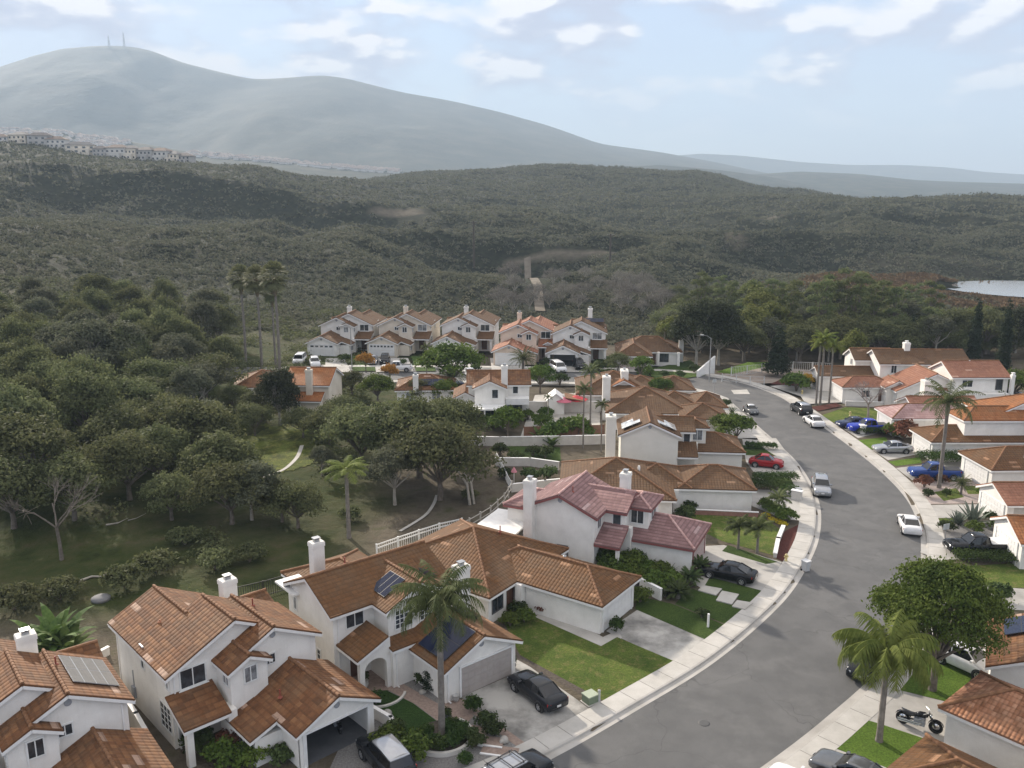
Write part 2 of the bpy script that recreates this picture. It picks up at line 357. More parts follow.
# ground cover by place: r grass, g bare earth, b scrub
cover = np.zeros((nr * nc, 4), np.float32); x, y = GX.ravel(), GY.ravel(); cover[:, 3] = 1
scr = np.clip((y - 185 + (fbm(x / 30, y / 30, 2) - .5) * 60) / 40, 0, 1)
u_ = 512 + FPX * x / (np.maximum(y, 30) * CT + CAMH * ST)
west = np.clip((-12 - x + (y - 60) * .02 + (fbm(x / 9, y / 9, 8) - .5) * 8) / 4, 0, 1) * np.clip((y - 60) / 6, 0, 1) * (1 - scr)
earth = np.clip((fbm(x / 12, y / 12, 31) - .5) * 6, 0, 1) * west
def patch(cx, cy, rx, ry, ang=0, s=4):
    c_, s_ = math.cos(ang), math.sin(ang); a = ((x - cx) * c_ + (y - cy) * s_) / rx; b_ = (-(x - cx) * s_ + (y - cy) * c_) / ry
    return np.clip((1.15 - np.sqrt(a * a + b_ * b_) - (fbm(x / 14, y / 14, 77) - .5) * .9) * s, 0, 1)
dirt = np.zeros_like(x)
for cu, cv, rx, ry in ((585, 254, 36, 3), (770, 218, 10, 5), (400, 214, 16, 5), (735, 236, 5, 14)):
    q = hit(cu, cv); dirt = np.maximum(dirt, patch(q.x, q.y, rx, ry, 0, 3) * .5)
q = hit(985, 275); dirt = np.maximum(dirt, patch(q.x - 25, q.y + 8, 40, 22, 0, 2) * .1)
cover[:, 0] = west; cover[:, 1] = np.maximum(dirt, earth * .1); cover[:, 2] = scr * (1 - dirt)
me = npmesh('ground', np.stack([x, y, GZ.ravel()], -1), F, None, True); me.materials.clear()
ca = me.color_attributes.new('cover', 'FLOAT_COLOR', 'POINT'); ca.data.foreach_set('color', cover.ravel())
gm, nt, b = newmat('ground_cover')
at_ = N(nt, 'ShaderNodeVertexColor', layer_name='cover'); sp = N(nt, 'ShaderNodeSeparateColor'); nt.links.new(at_.outputs[0], sp.inputs[0])
P_ = geo(nt); n1, n2, n3 = noise(nt, .35, 6, .65, P_), noise(nt, .02, 6, .65, P_), noise(nt, .12, 5, .6, P_)
lot = ramp(nt, n1, [(.3, (.07, .058, .04)), (.55, (.125, .105, .078)), (.75, (.065, .072, .03))])
grs = ramp(nt, n1, [(.3, (.020, .028, .008)), (.45, (.036, .048, .012)), (.6, (.055, .058, .021)), (.75, (.075, .06, .036))])
vs = N(nt, 'ShaderNodeTexVoronoi', i_Scale=.42); nt.links.new(P_, vs.inputs['Vector']); vsh = ramp(nt, vs.outputs['Distance'], [(.25, (1.25, 1.25, 1.2)), (.75, (.5, .5, .5))])
scb = mixc(nt, .5, ramp(nt, n2, [(.3, (.016, .02, .011)), (.5, (.025, .029, .016)), (.7, (.04, .041, .025))]), ramp(nt, n3, [(.3, (.011, .015, .008)), (.7, (.030, .032, .018))]))
ert = ramp(nt, n1, [(.3, (.12, .10, .075)), (.7, (.22, .19, .15))])
scb = mixc(nt, 1.0, scb, vsh, 'MULTIPLY')
c = mixc(nt, sp.outputs[0], lot, grs); c = mixc(nt, sp.outputs[2], c, scb); c = mixc(nt, sp.outputs[1], c, ert)
nt.links.new(c, b.inputs['Base Color']); b.inputs['Roughness'].default_value = .95; b.inputs['Specular IOR Level'].default_value = .1
bump(nt, b, math_(nt, 'ADD', noise(nt, .8, 6, .7, P_), math_(nt, 'MULTIPLY', noise(nt, 6, 4, .6, P_), .2)), .8, .5)
me.materials.append(gm); setp(link(bpy.data.objects.new('ground', me)), kind='structure')
# ------------------------------------------------------------------ far mountains
def range_(name, line, Y, depth_f, depth_b, base, stops, seed, rough=.1, bd=20):
    us = np.linspace(line[0][0], line[-1][0], 260); top = zv(Y, np.interp(us, [p[0] for p in line], [p[1] for p in line]))
    top = smooth1(top, 3); z_ = Y * CT + (top - CAMH) * -ST; X0 = (us - 512) / FPX * z_
    ks = np.concatenate([np.linspace(-1, 0, 46), np.linspace(0, 1, 16)[1:]])
    V = []
    for k in ks:
        yy = Y + (k * depth_f if k < 0 else k * depth_b); prof = (1 - abs(k)) ** (1.15 if k < 0 else 1.0)
        zz = base + (top - base) * prof
        g = (fbm(X0 / (depth_f * .16) + k * .7, np.full_like(X0, k * 3.0 + seed), seed, 5) - .5) * (top - base) * rough * 4 * abs(k) ** .5 * (1 - abs(k)) ** .5
        V.append(np.stack([X0 * (1 + (yy - Y) / Y * .3), np.full_like(X0, yy), zz + g], -1))
    V = np.array(V); nr, nc = V.shape[:2]; idx = np.arange(nr * nc).reshape(nr, nc)
    F = np.stack([idx[:-1, :-1], idx[:-1, 1:], idx[1:, 1:], idx[1:, :-1]], -1).reshape(-1, 4)
    m = mat(name + '_scrub', stops, 6 / depth_f * 3, .95, .1, bmp=.25, bscale=30 / depth_f * 3, bdist=bd)
    setp(link(bpy.data.objects.new(name, npmesh(name, V.reshape(-1, 3), F, m, True))), kind='structure')
SC = [(.36, (.018, .024, .014)), (.5, (.036, .04, .025)), (.64, (.07, .066, .045))]
range_('mountain', [(-620, 165), (-450, 140), (-300, 112), (-150, 88), (0, 68), (40, 55), (70, 48), (100, 45.5), (128, 46), (150, 50), (180, 62), (220, 72), (252, 79.5), (285, 78), (322, 75), (345, 78), (400, 92), (450, 100.5), (500, 112), (550, 126), (600, 144), (660, 152), (720, 163), (780, 176), (850, 186), (950, 190)], 5200, 2700, 1800, -20, SC, 5, .09)
range_('distant_ridge', [(560, 178), (650, 158), (700, 153.5), (740, 155.5), (800, 162), (850, 165), (905, 165), (950, 167.5), (985, 172), (1050, 176), (1150, 172), (1300, 165), (1600, 160)], 7800, 1500, 800, -40, SC, 9, .08, 4)
range_('valley_hill', [(600, 189), (690, 180), (740, 175), (800, 171.5), (860, 174), (915, 180), (960, 182), (1040, 184), (1200, 178), (1400, 176)], 3600, 1100, 700, -20, SC, 14, .1, 3)
range_('far_foothill', [(420, 192), (520, 175), (600, 168), (660, 165), (720, 170), (770, 177), (820, 187), (860, 192)], 3000, 700, 600, -20, SC, 19, .1, 3)
TL = [(-620, 118), (-160, 126), (0, 128.5), (60, 131), (110, 138), (190, 152), (260, 158), (330, 165), (400, 171), (470, 180)]
range_('town_slope', TL, 2300, 900, 700, -10, SC, 23, .04, 3)
# ------------------------------------------------------------------ streets, kerbs, pavements
def ribbon(name, A, B, za, zb, m, thick=0, part=None, kind='structure'):
    mb = MB() if part is None else part
    for i in range(len(A) - 1):
        p = [(A[i].x, A[i].y, za), (B[i].x, B[i].y, zb), (B[i + 1].x, B[i + 1].y, zb), (A[i + 1].x, A[i + 1].y, za)]
        n = (Vector(p[1]) - Vector(p[0])).cross(Vector(p[3]) - Vector(p[0]))
        mb.poly(p if n.z >= 0 or za != zb else p[::-1])
    if part is None: return setp(mb.build(name, m), kind=kind)
am, nt, b = newmat('asphalt'); P_ = geo(nt)
n1, n2, n3 = noise(nt, .07, 5, .6, P_), noise(nt, .45, 5, .65, P_), noise(nt, 60, 2, .6, P_)
c = ramp(nt, n1, [(.3, (.088, .087, .086)), (.7, (.122, .120, .118))])
n5 = noise(nt, .16, 4, .55, P_, .8); c = mixc(nt, ramp(nt, n5, [(.5, (0, 0, 0)), (.56, (.5, .5, .5)), (.7, (.3, .3, .3))]), c, (.145, .142, .138)); c = mixc(nt, ramp(nt, n2, [(.42, (0, 0, 0)), (.62, (.6, .6, .6))]), c, (.066, .066, .066)); c = mixc(nt, .25, c, ramp(nt, n3, [(.3, (.04, .04, .04)), (.7, (.2, .2, .2))]))
vo = N(nt, 'ShaderNodeTexVoronoi', feature='DISTANCE_TO_EDGE', i_Scale=.11); 
wv = N(nt, 'ShaderNodeVectorMath', operation='ADD'); nv = N(nt, 'ShaderNodeTexNoise', i_Scale=.5); nt.links.new(P_, nv.inputs['Vector'])
nt.links.new(P_, wv.inputs[0]); sv = N(nt, 'ShaderNodeVectorMath', operation='SCALE', i_Scale=2.5); nt.links.new(nv.outputs['Color'], sv.inputs[0]); nt.links.new(sv.outputs[0], wv.inputs[1]); nt.links.new(wv.outputs[0], vo.inputs['Vector'])
crk = math_(nt, 'LESS_THAN', vo.outputs['Distance'], .0035); c = mixc(nt, math_(nt, 'MULTIPLY', crk, .35), c, (.045, .045, .045))
nt.links.new(c, b.inputs['Base Color']); b.inputs['Roughness'].default_value = .8; b.inputs['Specular IOR Level'].default_value = .35
bump(nt, b, n3, .3, .02)
NS = 160
L0, R0 = resamp(LC, NS), resamp(RC, NS)
ribbon('road', R0, L0, -.12, -.12, am)
kc = mat('kerb_concrete', [(.25, (.30, .285, .26)), (.6, (.42, .40, .37)), (.8, (.48, .46, .43))], .5, .85, .25, bmp=.15, bscale=20)
def side(P0, s, name):
    q = [resamp(catmull(P0), NS)][0]; o = lambda d: offset(q, d * s)
    a, b_, c_, d_ = o(-.06), o(.42), o(.47), o(.62); e = o(2.05)
    mb = MB()
    ribbon('', a, b_, -.112, -.106, kc, part=mb); ribbon('', b_, c_, -.106, .012, kc, part=mb); ribbon('', c_, d_, .012, .024, kc, part=mb); ribbon('', e, o(2.06), .022, -.3, kc, part=mb)
    k = setp(mb.build('kerb', kc), kind='structure')
    ribbon('pavement', d_, e, .022, .022, PAVE)
pm, nt, b = newmat('pavement_concrete'); P_ = geo(nt)
c = ramp(nt, noise(nt, .5, 6, .65, P_), [(.25, (.34, .325, .295)), (.5, (.44, .42, .385)), (.75, (.51, .49, .455))])
nt.links.new(c, b.inputs['Base Color']); b.inputs['Roughness'].default_value = .85; bump(nt, b, noise(nt, 25, 3, .6, P_), .15, .03)
PAVE = pm
side(LEFT, 1, 'l'); side(RIGHT, -1, 'r')
def strip_joints(P0, s, step=14):
    mb = MB(); q = resamp(catmull(P0), 220); a, e = offset(q, .62 * s), offset(q, 2.04 * s)
    for i in range(0, 220, 2): mb.bar((a[i].x, a[i].y, .0245), (e[i].x, e[i].y, .0245), .035, .004)
    return setp(mb.build('pavement_joint', mat('joint_dark', [(.3, (.12, .11, .10)), (.7, (.20, .19, .17))], 2, .9)), kind='structure')
strip_joints(LEFT, 1); strip_joints(RIGHT, -1)
def poly_(name, px, z, m, holes=None, world=False):
    pts = [Vector((*p, z)) if world else at(*p, z) for p in px]
    n = sum(((pts[i].x - pts[i - 1].x) * (pts[i].y + pts[i - 1].y) for i in range(len(pts))))
    if n > 0: pts = pts[::-1]
    mb = MB(); mb.poly(pts); return setp(mb.build(name, m), kind='structure')
def lawnmat(name, d, l, y, thr=.62):
    m, nt, b = newmat(name); P_ = geo(nt); n1, n2, n3 = noise(nt, .45, 4, .6, P_), noise(nt, 1.3, 6, .75, P_), noise(nt, 7, 6, .8, P_)
    c = mixc(nt, ramp(nt, n1, [(.35, (0, 0, 0)), (.65, (1, 1, 1))]), d, l); c = mixc(nt, ramp(nt, n2, [(thr, (0, 0, 0)), (thr + .12, (.7, .7, .7))]), c, y)
    c = mixc(nt, .55, c, mixc(nt, 1.0, c, ramp(nt, n3, [(.36, (.25, .25, .25)), (.64, (1.7, 1.7, 1.7))]), 'MULTIPLY'))
    nt.links.new(c, b.inputs['Base Color']); b.inputs['Roughness'].default_value = .95; b.inputs['Specular IOR Level'].default_value = .15
    bump(nt, b, math_(nt, 'ADD', n3, noise(nt, 70, 2, .6, P_)), 1.0, .08); return m
LAWN = lawnmat('lawn_grass', (.075, .12, .02), (.13, .175, .032), (.21, .19, .07), .5); LAWNB = lawnmat('bright_lawn_grass', (.09, .16, .02), (.13, .21, .03), (.18, .20, .06), .68)
TURF = lawnmat('artificial_turf', (.035, .075, .016), (.045, .09, .02), (.05, .095, .025), .7); LAWND = lawnmat('dark_lawn_grass', (.045, .08, .016), (.07, .11, .022), (.095, .095, .038))
MULCH = mat('red_mulch', [(.3, (.05, .018, .015)), (.7, (.12, .045, .036))], 6, .95, .1, bmp=.8, bscale=30); SOIL = mat('bark_mulch', [(.3, (.06, .05, .042)), (.7, (.13, .11, .09))], 5, .95, .1, bmp=.8, bscale=30)
GRAVEL = mat('grey_gravel', [(.3, (.13, .125, .12)), (.7, (.27, .26, .25))], 9, .95, .1, bmp=.8, bscale=40); PAVER = mat('brick_pavers', [(.3, (.22, .16, .13)), (.7, (.33, .255, .215))], 5, .85, .2, bmp=.4, bscale=20)
DRIVE = mat('driveway_concrete', [(.25, (.25, .24, .22)), (.5, (.38, .365, .34)), (.75, (.47, .45, .42))], .35, .85, .25, bmp=.15, bscale=25, detail=7)
DRIVED = mat('stained_driveway_concrete', [(.38, (.15, .145, .135)), (.48, (.27, .26, .24)), (.6, (.42, .405, .375))], .3, .85, .25, bmp=.15, bscale=25, detail=7)
# ------------------------------------------------------------------ sun, sky, air
SUN_AZ, SUN_EL = R(-32), R(23)
sd = Vector((math.sin(SUN_AZ) * math.cos(SUN_EL), math.cos(SUN_AZ) * math.cos(SUN_EL), math.sin(SUN_EL)))
sl = bpy.data.lights.new('sun', 'SUN'); sl.energy = 4.8; sl.angle = R(1.5); sl.color = (1, .90, .77)
so = link(bpy.data.objects.new('sun', sl)); so.rotation_euler = sd.to_track_quat('Z', 'Y').to_euler(); so.location = (-300, 500, 300)
W = bpy.data.worlds.new('World'); S.world = W; W.use_nodes = True; nt = W.node_tree; bg = nt.nodes['Background']
sky = N(nt, 'ShaderNodeTexSky', sky_type='NISHITA', sun_disc=False, sun_elevation=SUN_EL, sun_rotation=SUN_AZ, altitude=100, air_density=1.0, dust_density=.3, ozone_density=1.2)
tc = N(nt, 'ShaderNodeTexCoord'); sx = N(nt, 'ShaderNodeSeparateXYZ'); nt.links.new(tc.outputs['Generated'], sx.inputs[0])
az = math_(nt, 'ARCTAN2', sx.outputs[0], sx.outputs[1]); el = math_(nt, 'ARCSINE', sx.outputs[2])
cv = N(nt, 'ShaderNodeCombineXYZ'); nt.links.new(az, cv.inputs[0]); nt.links.new(math_(nt, 'MULTIPLY', el, 2.5), cv.inputs[1])
n1 = N(nt, 'ShaderNodeTexNoise', i_Scale=9.5, i_Detail=7, i_Roughness=.47, i_Distortion=.1); n1.noise_dimensions = '4D'; n1.inputs['W'].default_value = 11.4; nt.links.new(cv.outputs[0], n1.inputs['Vector'])
dens = ramp(nt, n1.outputs[0], [(.455, (0, 0, 0)), (.57, (1, 1, 1))])
# the same field a little higher up: where it is thicker above, this spot is the cloud's shaded underside
cv2 = N(nt, 'ShaderNodeVectorMath', operation='ADD'); cv2.inputs[1].default_value = (-.008, .05, 0); nt.links.new(cv.outputs[0], cv2.inputs[0])
n2 = N(nt, 'ShaderNodeTexNoise', i_Scale=9.5, i_Detail=7, i_Roughness=.47, i_Distortion=.1); n2.noise_dimensions = '4D'; n2.inputs['W'].default_value = 11.4; nt.links.new(cv2.outputs[0], n2.inputs['Vector'])
shade = math_(nt, 'SUBTRACT', n1.outputs[0], n2.outputs[0])
ccol = ramp(nt, math_(nt, 'ADD', math_(nt, 'MULTIPLY', shade, 5.5), .45), [(.30, (2.8, 2.9, 3.8)), (.55, (3.8, 3.8, 4.5)), (.82, (6.4, 6.0, 5.9))])
veil = ramp(nt, noise(nt, 2.2, 5, .6, cv.outputs[0]), [(.3, (.6, .6, .6)), (.7, (.9, .9, .9))])
low = mixc(nt, veil, sky.outputs[0], (2.7, 3.25, 4.6))
high = ramp(nt, el, [(.30, (0, 0, 0)), (.75, (.92, .92, .92))])                    # warm cloud deck added overhead, out of view, to warm the light
base = mixc(nt, high, low, (7.6, 7.0, 6.3))
fade = ramp(nt, el, [(.045, (0, 0, 0)), (.11, (1, 1, 1))])
c = mixc(nt, math_(nt, 'MULTIPLY', dens, math_(nt, 'MULTIPLY', fade, .95)), base, ccol)
nt.links.new(c, bg.inputs['Color']); bg.inputs['Strength'].default_value = .105
hm = bpy.data.materials.new('haze'); hm.use_nodes = True; nt = hm.node_tree; nt.nodes.remove(nt.nodes['Principled BSDF'])
pv = N(nt, 'ShaderNodeVolumePrincipled'); pv.inputs['Color'].default_value = (.64, .81, 1, 1); pv.inputs['Density'].default_value = HAZE; pv.inputs['Anisotropy'].default_value = 0
nt.links.new(pv.outputs[0], nt.nodes['Material Output'].inputs['Volume'])
mb = MB(); mb.box(-14000, 14000, -3000, 11000, -30, 1000); hb = setp(mb.build('haze', hm), kind='stuff')
S.view_settings.view_transform = 'Standard'; S.view_settings.look = 'None'; S.view_settings.gamma = 1; S.view_settings.exposure = EXPO
S.cycles.use_denoising = True; S.cycles.max_bounces = 6; S.cycles.diffuse_bounces = 3; S.cycles.glossy_bounces = 2; S.cycles.transmission_bounces = 2; S.cycles.transparent_max_bounces = 4; S.cycles.volume_bounces = 0
S.cycles.caustics_reflective = False; S.cycles.caustics_refractive = False
# ------------------------------------------------------------------ houses
def face_uv(pts):
    P = [Vector(p) for p in pts]; n = Vector((0, 0, 0))
    for i in range(len(P)): a, b = P[i - 1], P[i]; n += Vector(((a.y - b.y) * (a.z + b.z), (a.z - b.z) * (a.x + b.x), (a.x - b.x) * (a.y + b.y)))
    n.normalize(); e = Vector((0, 0, 1)).cross(n)
    if e.length < .01: e = Vector((1, 0, 0))
    e.normalize(); s = n.cross(e); return [(p.dot(e) + 50, p.dot(s) + 50) for p in P], n
class House:
    def __init__(s, name, label, O, rot, roof=RB, wall=WALL, trim=TRIM, cap=CAPB, mir=False, sc=1, cat='house', group=None, lod=0, z=0):
        s.root = thing(name, label, cat, (O[0], O[1], z), R(rot), group, sc); s.rm, s.wm, s.tm, s.cm, s.mir, s.lod = roof, wall, trim, cap, mir, lod
        s.chim = None
    def X(s, x0, x1): return (-x1, -x0) if s.mir else (x0, x1)
    def x(s, x): return -x if s.mir else x
    def pt(s, p): return Vector((s.x(p[0]), p[1], p[2]))
    def walls(s, x0, x1, y0, y1, h, gab=None, pitch=.45, m=None, z0=-.3, rx=None):
        x0, x1 = s.X(x0, x1); mb = MB(); xm, ym = (x0 + x1) / 2, (y0 + y1) / 2
        if gab == 'y':
            z = h + (x1 - x0) / 2 * pitch
            for y, fl in ((y0, 0), (y1, 1)):
                p = [(x0, y, z0), (x1, y, z0), (x1, y, h), (xm, y, z), (x0, y, h)]; mb.poly(p[::-1] if fl else p)
            mb.poly([(x1, y0, z0), (x1, y1, z0), (x1, y1, h), (x1, y0, h)]); mb.poly([(x0, y1, z0), (x0, y0, z0), (x0, y0, h), (x0, y1, h)])
        elif gab == 'x':
            z = h + (y1 - y0) / 2 * pitch
            for x, fl in ((x0, 1), (x1, 0)):
                p = [(x, y0, z0), (x, y1, z0), (x, y1, h), (x, ym, z), (x, y0, h)]; mb.poly(p[::-1] if fl else p)
            mb.poly([(x0, y0, z0), (x1, y0, z0), (x1, y0, h), (x0, y0, h)]); mb.poly([(x1, y1, z0), (x0, y1, z0), (x0, y1, h), (x1, y1, h)])
        else: mb.box(x0, x1, y0, y1, z0, h)
        return mb.build('wall', m or s.wm, s.root)
    def roofpolys(s, polys, t=.12, m=None, fascia=True, capm=None):
        polys = [[s.pt(p) for p in q] for q in polys]
        if s.mir: polys = [q[::-1] for q in polys]
        mb = MB(); T = Vector((0, 0, t)); E = {}
        key = lambda p: (round(p.x, 2), round(p.y, 2), round(p.z, 2))
        for q in polys:
            uv, n = face_uv(q)
            if n.z < 0: q = q[::-1]; uv, n = face_uv(q)
            top = [p + T for p in q]; mb.poly(top, uv); mb.poly([p for p in q[::-1]])
            for i in range(len(q)):
                a, b = q[i], q[(i + 1) % len(q)]; E.setdefault(frozenset((key(a), key(b))), []).append((a, b))
        fb = MB(); rb = MB()
        for k, v in E.items():
            a, b = v[0]
            if (a - b).length < .05: continue
            if len(v) == 1:
                mb.poly([a, b, b + T, a + T], [(0, 0), (1, 0), (1, .1), (0, .1)])
                d = (b - a).normalized(); o = Vector((d.y, -d.x, 0)).normalized() * -.02
                fb.bar(a + o - Vector((0, 0, .10)), b + o - Vector((0, 0, .10)), .05, .18)
            else:
                a, b = a + T, b + T; L = (b - a).length
                if a.z > b.z: a, b = b, a
                if s.lod > 0: rb.tube([a, b], .11, 6)
                else:
                    n = max(1, int(L / .36)); d = (b - a) / n
                    for i in range(n):
                        p = a + d * i; rb.tube([p, p + d * 1.08], [.125, .10], 7)
        r = mb.build('roof', m or s.rm, s.root)
        if fascia: fb.build('fascia', s.tm, r)
        if rb.v: rb.build('ridge_cap', capm or s.cm, r)
        return r
    def roof(s, x0, x1, y0, y1, h, ax='y', pitch=.45, oh=.35, e0='g', e1='g', ro=.3, m=None, **k):
        if ax == 'x':
            sw = lambda q: [(p[1], p[0], p[2]) for p in q]; a0, a1, b0, b1 = y0, y1, x0, x1
        else: sw = lambda q: q; a0, a1, b0, b1 = x0, x1, y0, y1
        hw = (a1 - a0) / 2; xm = (a0 + a1) / 2; zr = h + hw * pitch; ze = h - oh * pitch; xl, xr = a0 - oh, a1 + oh
        yb0, ra = (b0 - oh, b0 + hw) if e0 == 'h' else (b0 - ro, b0 - ro)
        yb1, rb = (b1 + oh, b1 - hw) if e1 == 'h' else (b1 + ro, b1 + ro)
        if e0 == 'h' and e1 == 'h' and ra > rb: ra = rb = (ra + rb) / 2
        P = [[(xl, yb0, ze), (xm, ra, zr), (xm, rb, zr), (xl, yb1, ze)], [(xr, yb0, ze), (xr, yb1, ze), (xm, rb, zr), (xm, ra, zr)]]
        if abs(ra - rb) < .05: P = [[q for i, q in enumerate(p) if i != (2 if p is P[0] else 3)] for p in P]
        if e0 == 'h': P.append([(xl, yb0, ze), (xr, yb0, ze), (xm, ra, zr)])
        if e1 == 'h': P.append([(xr, yb1, ze), (xl, yb1, ze), (xm, rb, zr)])
        return s.roofpolys([sw(q) for q in P], m=m, **k)
    def wing(s, x0, x1, y0, y1, h, ax='y', pitch=.45, oh=.35, e0='g', e1='g', ro=.3, m=None, wm=None, z0=-.3, **k):
        w = s.walls(x0, x1, y0, y1, h, None if e0 == 'h' and e1 == 'h' else ax, pitch, wm, z0) if e0 == e1 else s.walls(x0, x1, y0, y1, h, None, pitch, wm, z0)
        if e0 != e1:                       # one gable end, one hip: close the gable with a triangle of its own
            mb = MB(); hw = ((x1 - x0) if ax == 'y' else (y1 - y0)) / 2; z = h + hw * pitch; g = 1 if e1 == 'g' else 0
            if ax == 'y':
                yy = (y0, y1)[g]; p = [(x0, yy, h - .01), (x1, yy, h - .01), ((x0 + x1) / 2, yy, z)]; q = [(a, b + (-.12 if g else .12), c) for a, b, c in p]
            else:
                xx = (x0, x1)[g]; p = [(xx, y0, h - .01), (xx, y1, h - .01), (xx, (y0 + y1) / 2, z)]; q = [(a + (-.12 if g else .12), b, c) for a, b, c in p]
            p = [s.pt(a) for a in p]; q = [s.pt(a) for a in q]
            mb.mesh(p + q, [(0, 1, 2), (5, 4, 3), (0, 3, 4, 1), (1, 4, 5, 2), (2, 5, 3, 0)]); mb.build('wall', wm or s.wm, s.root)
        return s.roof(x0, x1, y0, y1, h, ax, pitch, oh, e0, e1, ro, m, **k)
    def shed(s, x0, x1, y0, y1, zl, zh, side, t=.12, m=None, **k):
        z = {'S': (zl, zl, zh, zh), 'N': (zh, zh, zl, zl), 'W': (zl, zh, zh, zl), 'E': (zh, zl, zl, zh)}[side]
        return s.roofpolys([[(x0, y0, z[0]), (x1, y0, z[1]), (x1, y1, z[2]), (x0, y1, z[3])]], t, m, **k)
    def F(s, x, y, face):
        """matrix of a wall face: local X to the right seen from outside, Y into the wall, Z up"""
        if s.mir: x = -x; face = {'E': 'W', 'W': 'E'}.get(face, face)
        a = {'S': 0, 'E': 90, 'N': 180, 'W': 270}[face]
        return Matrix.Translation((x, y, 0)) @ Matrix.Rotation(R(a), 4, 'Z')
    def window(s, x, y, z, w, h, face='S', nx=2, ny=1, fm=None, gm=None, sill=False):
        M = s.F(x, y, face); mb = MB(); f = .09; d0, d1 = -.06, .03
        mb.box(-w/2-f, w/2+f, d0, d1, z-f, z, M); mb.box(-w/2-f, w/2+f, d0, d1, z+h, z+h+f, M)
        mb.box(-w/2-f, -w/2, d0, d1, z, z+h, M); mb.box(w/2, w/2+f, d0, d1, z, z+h, M)
        for i in range(1, nx): mb.box(-w/2+w*i/nx-.03, -w/2+w*i/nx+.03, d0+.015, d1, z, z+h, M)
        for i in range(1, ny): mb.box(-w/2, w/2, d0+.02, d1, z+h*i/ny-.02, z+h*i/ny+.02, M)
        if sill: mb.box(-w/2-.18, w/2+.18, -.13, .03, z-.2, z-f-.002, M)
        o = mb.build('window', fm or FRAME, s.root); p = MB(); p.box(-w/2, w/2, -.022, .02, z, z+h, M); p.build('pane', gm or (GLASS if RNG.random() < .6 else CURT), o); return o
    def garage(s, x, y, w, h=2.1, face='S', m=None, lites=0, panels=4, trim=True):
        M = s.F(x, y, face); mb = MB()
        for i in range(panels):
            z0 = h * i / panels; mb.box(-w/2, w/2, -.03, .02, z0 + .012, h * (i + 1) / panels - .012, M)
            for j in range(8): mb.box(-w/2 + w*j/8 + .06, -w/2 + w*(j+1)/8 - .06, -.045, -.03, z0 + .09, h*(i+1)/panels - .09, M)
        o = mb.build('garage_door', m or GARW, s.root)
        if trim:
            t = MB(); t.box(-w/2-.14, -w/2, -.09, .02, 0, h+.14, M); t.box(w/2, w/2+.14, -.09, .02, 0, h+.14, M); t.box(-w/2, w/2, -.09, .02, h, h+.14, M); t.build('door_frame', s.tm, o)
        if lites:
            g = MB()
            for j in range(lites): g.box(-w/2 + w*(j+.18)/lites, -w/2 + w*(j+.82)/lites, -.055, -.02, h*.80, h*.94, M)
            g.build('door_window', GLASS, o)
        return o
    def door(s, x, y, w=.95, h=2.05, face='S', m=None):
        M = s.F(x, y, face); mb = MB(); mb.box(-w/2, w/2, -.04, .02, 0.02, h, M)
        for i in range(2):
            for j in range(2): mb.box(-w/2+.1+i*(w/2-.03), -w/2+.1+i*(w/2-.03)+w/2-.17, -.055, -.04, .2+j*.95, .95+j*.95, M)
        o = mb.build('door', m or WOODM, s.root); k = MB(); k.lathe([(.0, -.04), (.035, -.03), (.035, .03), (.0, .04)], (0, 0, 0), 8, mat=M @ Matrix.Translation((w/2-.08, -.08, 1.0)) @ Matrix.Rotation(R(90), 4, 'X')); k.build('handle', STEEL, o)
    def chimney(s, x, y, w, d, z1, z0=0, m=None, cap=None):
        x = s.x(x); mb = MB(); mb.box(x-w/2, x+w/2, y-d/2, y+d/2, z0, z1-.35); mb.box(x-w/2-.045, x+w/2+.045, y-d/2-.045, y+d/2+.045, z1-.35, z1-.08); mb.box(x-w/2-.02, x+w/2+.02, y-d/2-.02, y+d/2+.02, z1-.08, z1)
        o = mb.build('chimney', m or s.wm, s.root)
        c = MB(); c.box(x-.2, x+.2, y-.16, y+.16, z1, z1+.16); c.box(x-.27, x+.27, y-.23, y+.23, z1+.24, z1+.30)
        for a in (-.18, .18):
            for b in (-.14, .14): c.box(x+a-.02, x+a+.02, y+b-.02, y+b+.02, z1+.16, z1+.24)
        c.build('chimney_cap', cap or STEEL, o); return o
    def box(s, name, x0, x1, y0, y1, z0, z1, m, parent=None):
        x0, x1 = s.X(x0, x1); mb = MB(); mb.box(x0, x1, y0, y1, z0, z1); return mb.build(name, m, parent or s.root)
    def spout(s, x, y, z, face):
        M = s.F(x, y, face); mb = MB(); mb.box(-.04, .04, -.08, 0, .1, z, M); mb.box(-.04, .04, -.3, -.08, .06, .14, M); mb.build('downspout', s.tm, s.root)
    def meter(s, x, y, z, face):
        M = s.F(x, y, face); mb = MB(); mb.box(-.22, .22, -.16, .02, z, z + .75, M); mb.box(-.02, .02, -.06, .01, z + .75, z + 1.9, M); mb.build('meter_box', GREYP, s.root)
    def pipe(s, x, y, z, m=None, r=.05, h=.5):
        mb = MB(); mb.tube([(s.x(x), y, z - .4), (s.x(x), y, z + h)], r, 8); mb.tube([(s.x(x), y, z - .03), (s.x(x), y, z + .06)], [.16, .08], 8); mb.build('vent_pipe', m or RUST, s.root)
    def gvent(s, x, y, z, face='S', r=.2):
        M = s.F(x, y, face) @ Matrix.Translation((0, 0, z)) @ Matrix.Rotation(R(90), 4, 'X'); mb = MB(); mb.lathe([(r, -.02), (r, .04), (r * .8, .05), (r * .78, .02), (0.01, .02)], (0, 0, 0), 14, False, M); mb.build('gable_vent', GREYP, s.root)
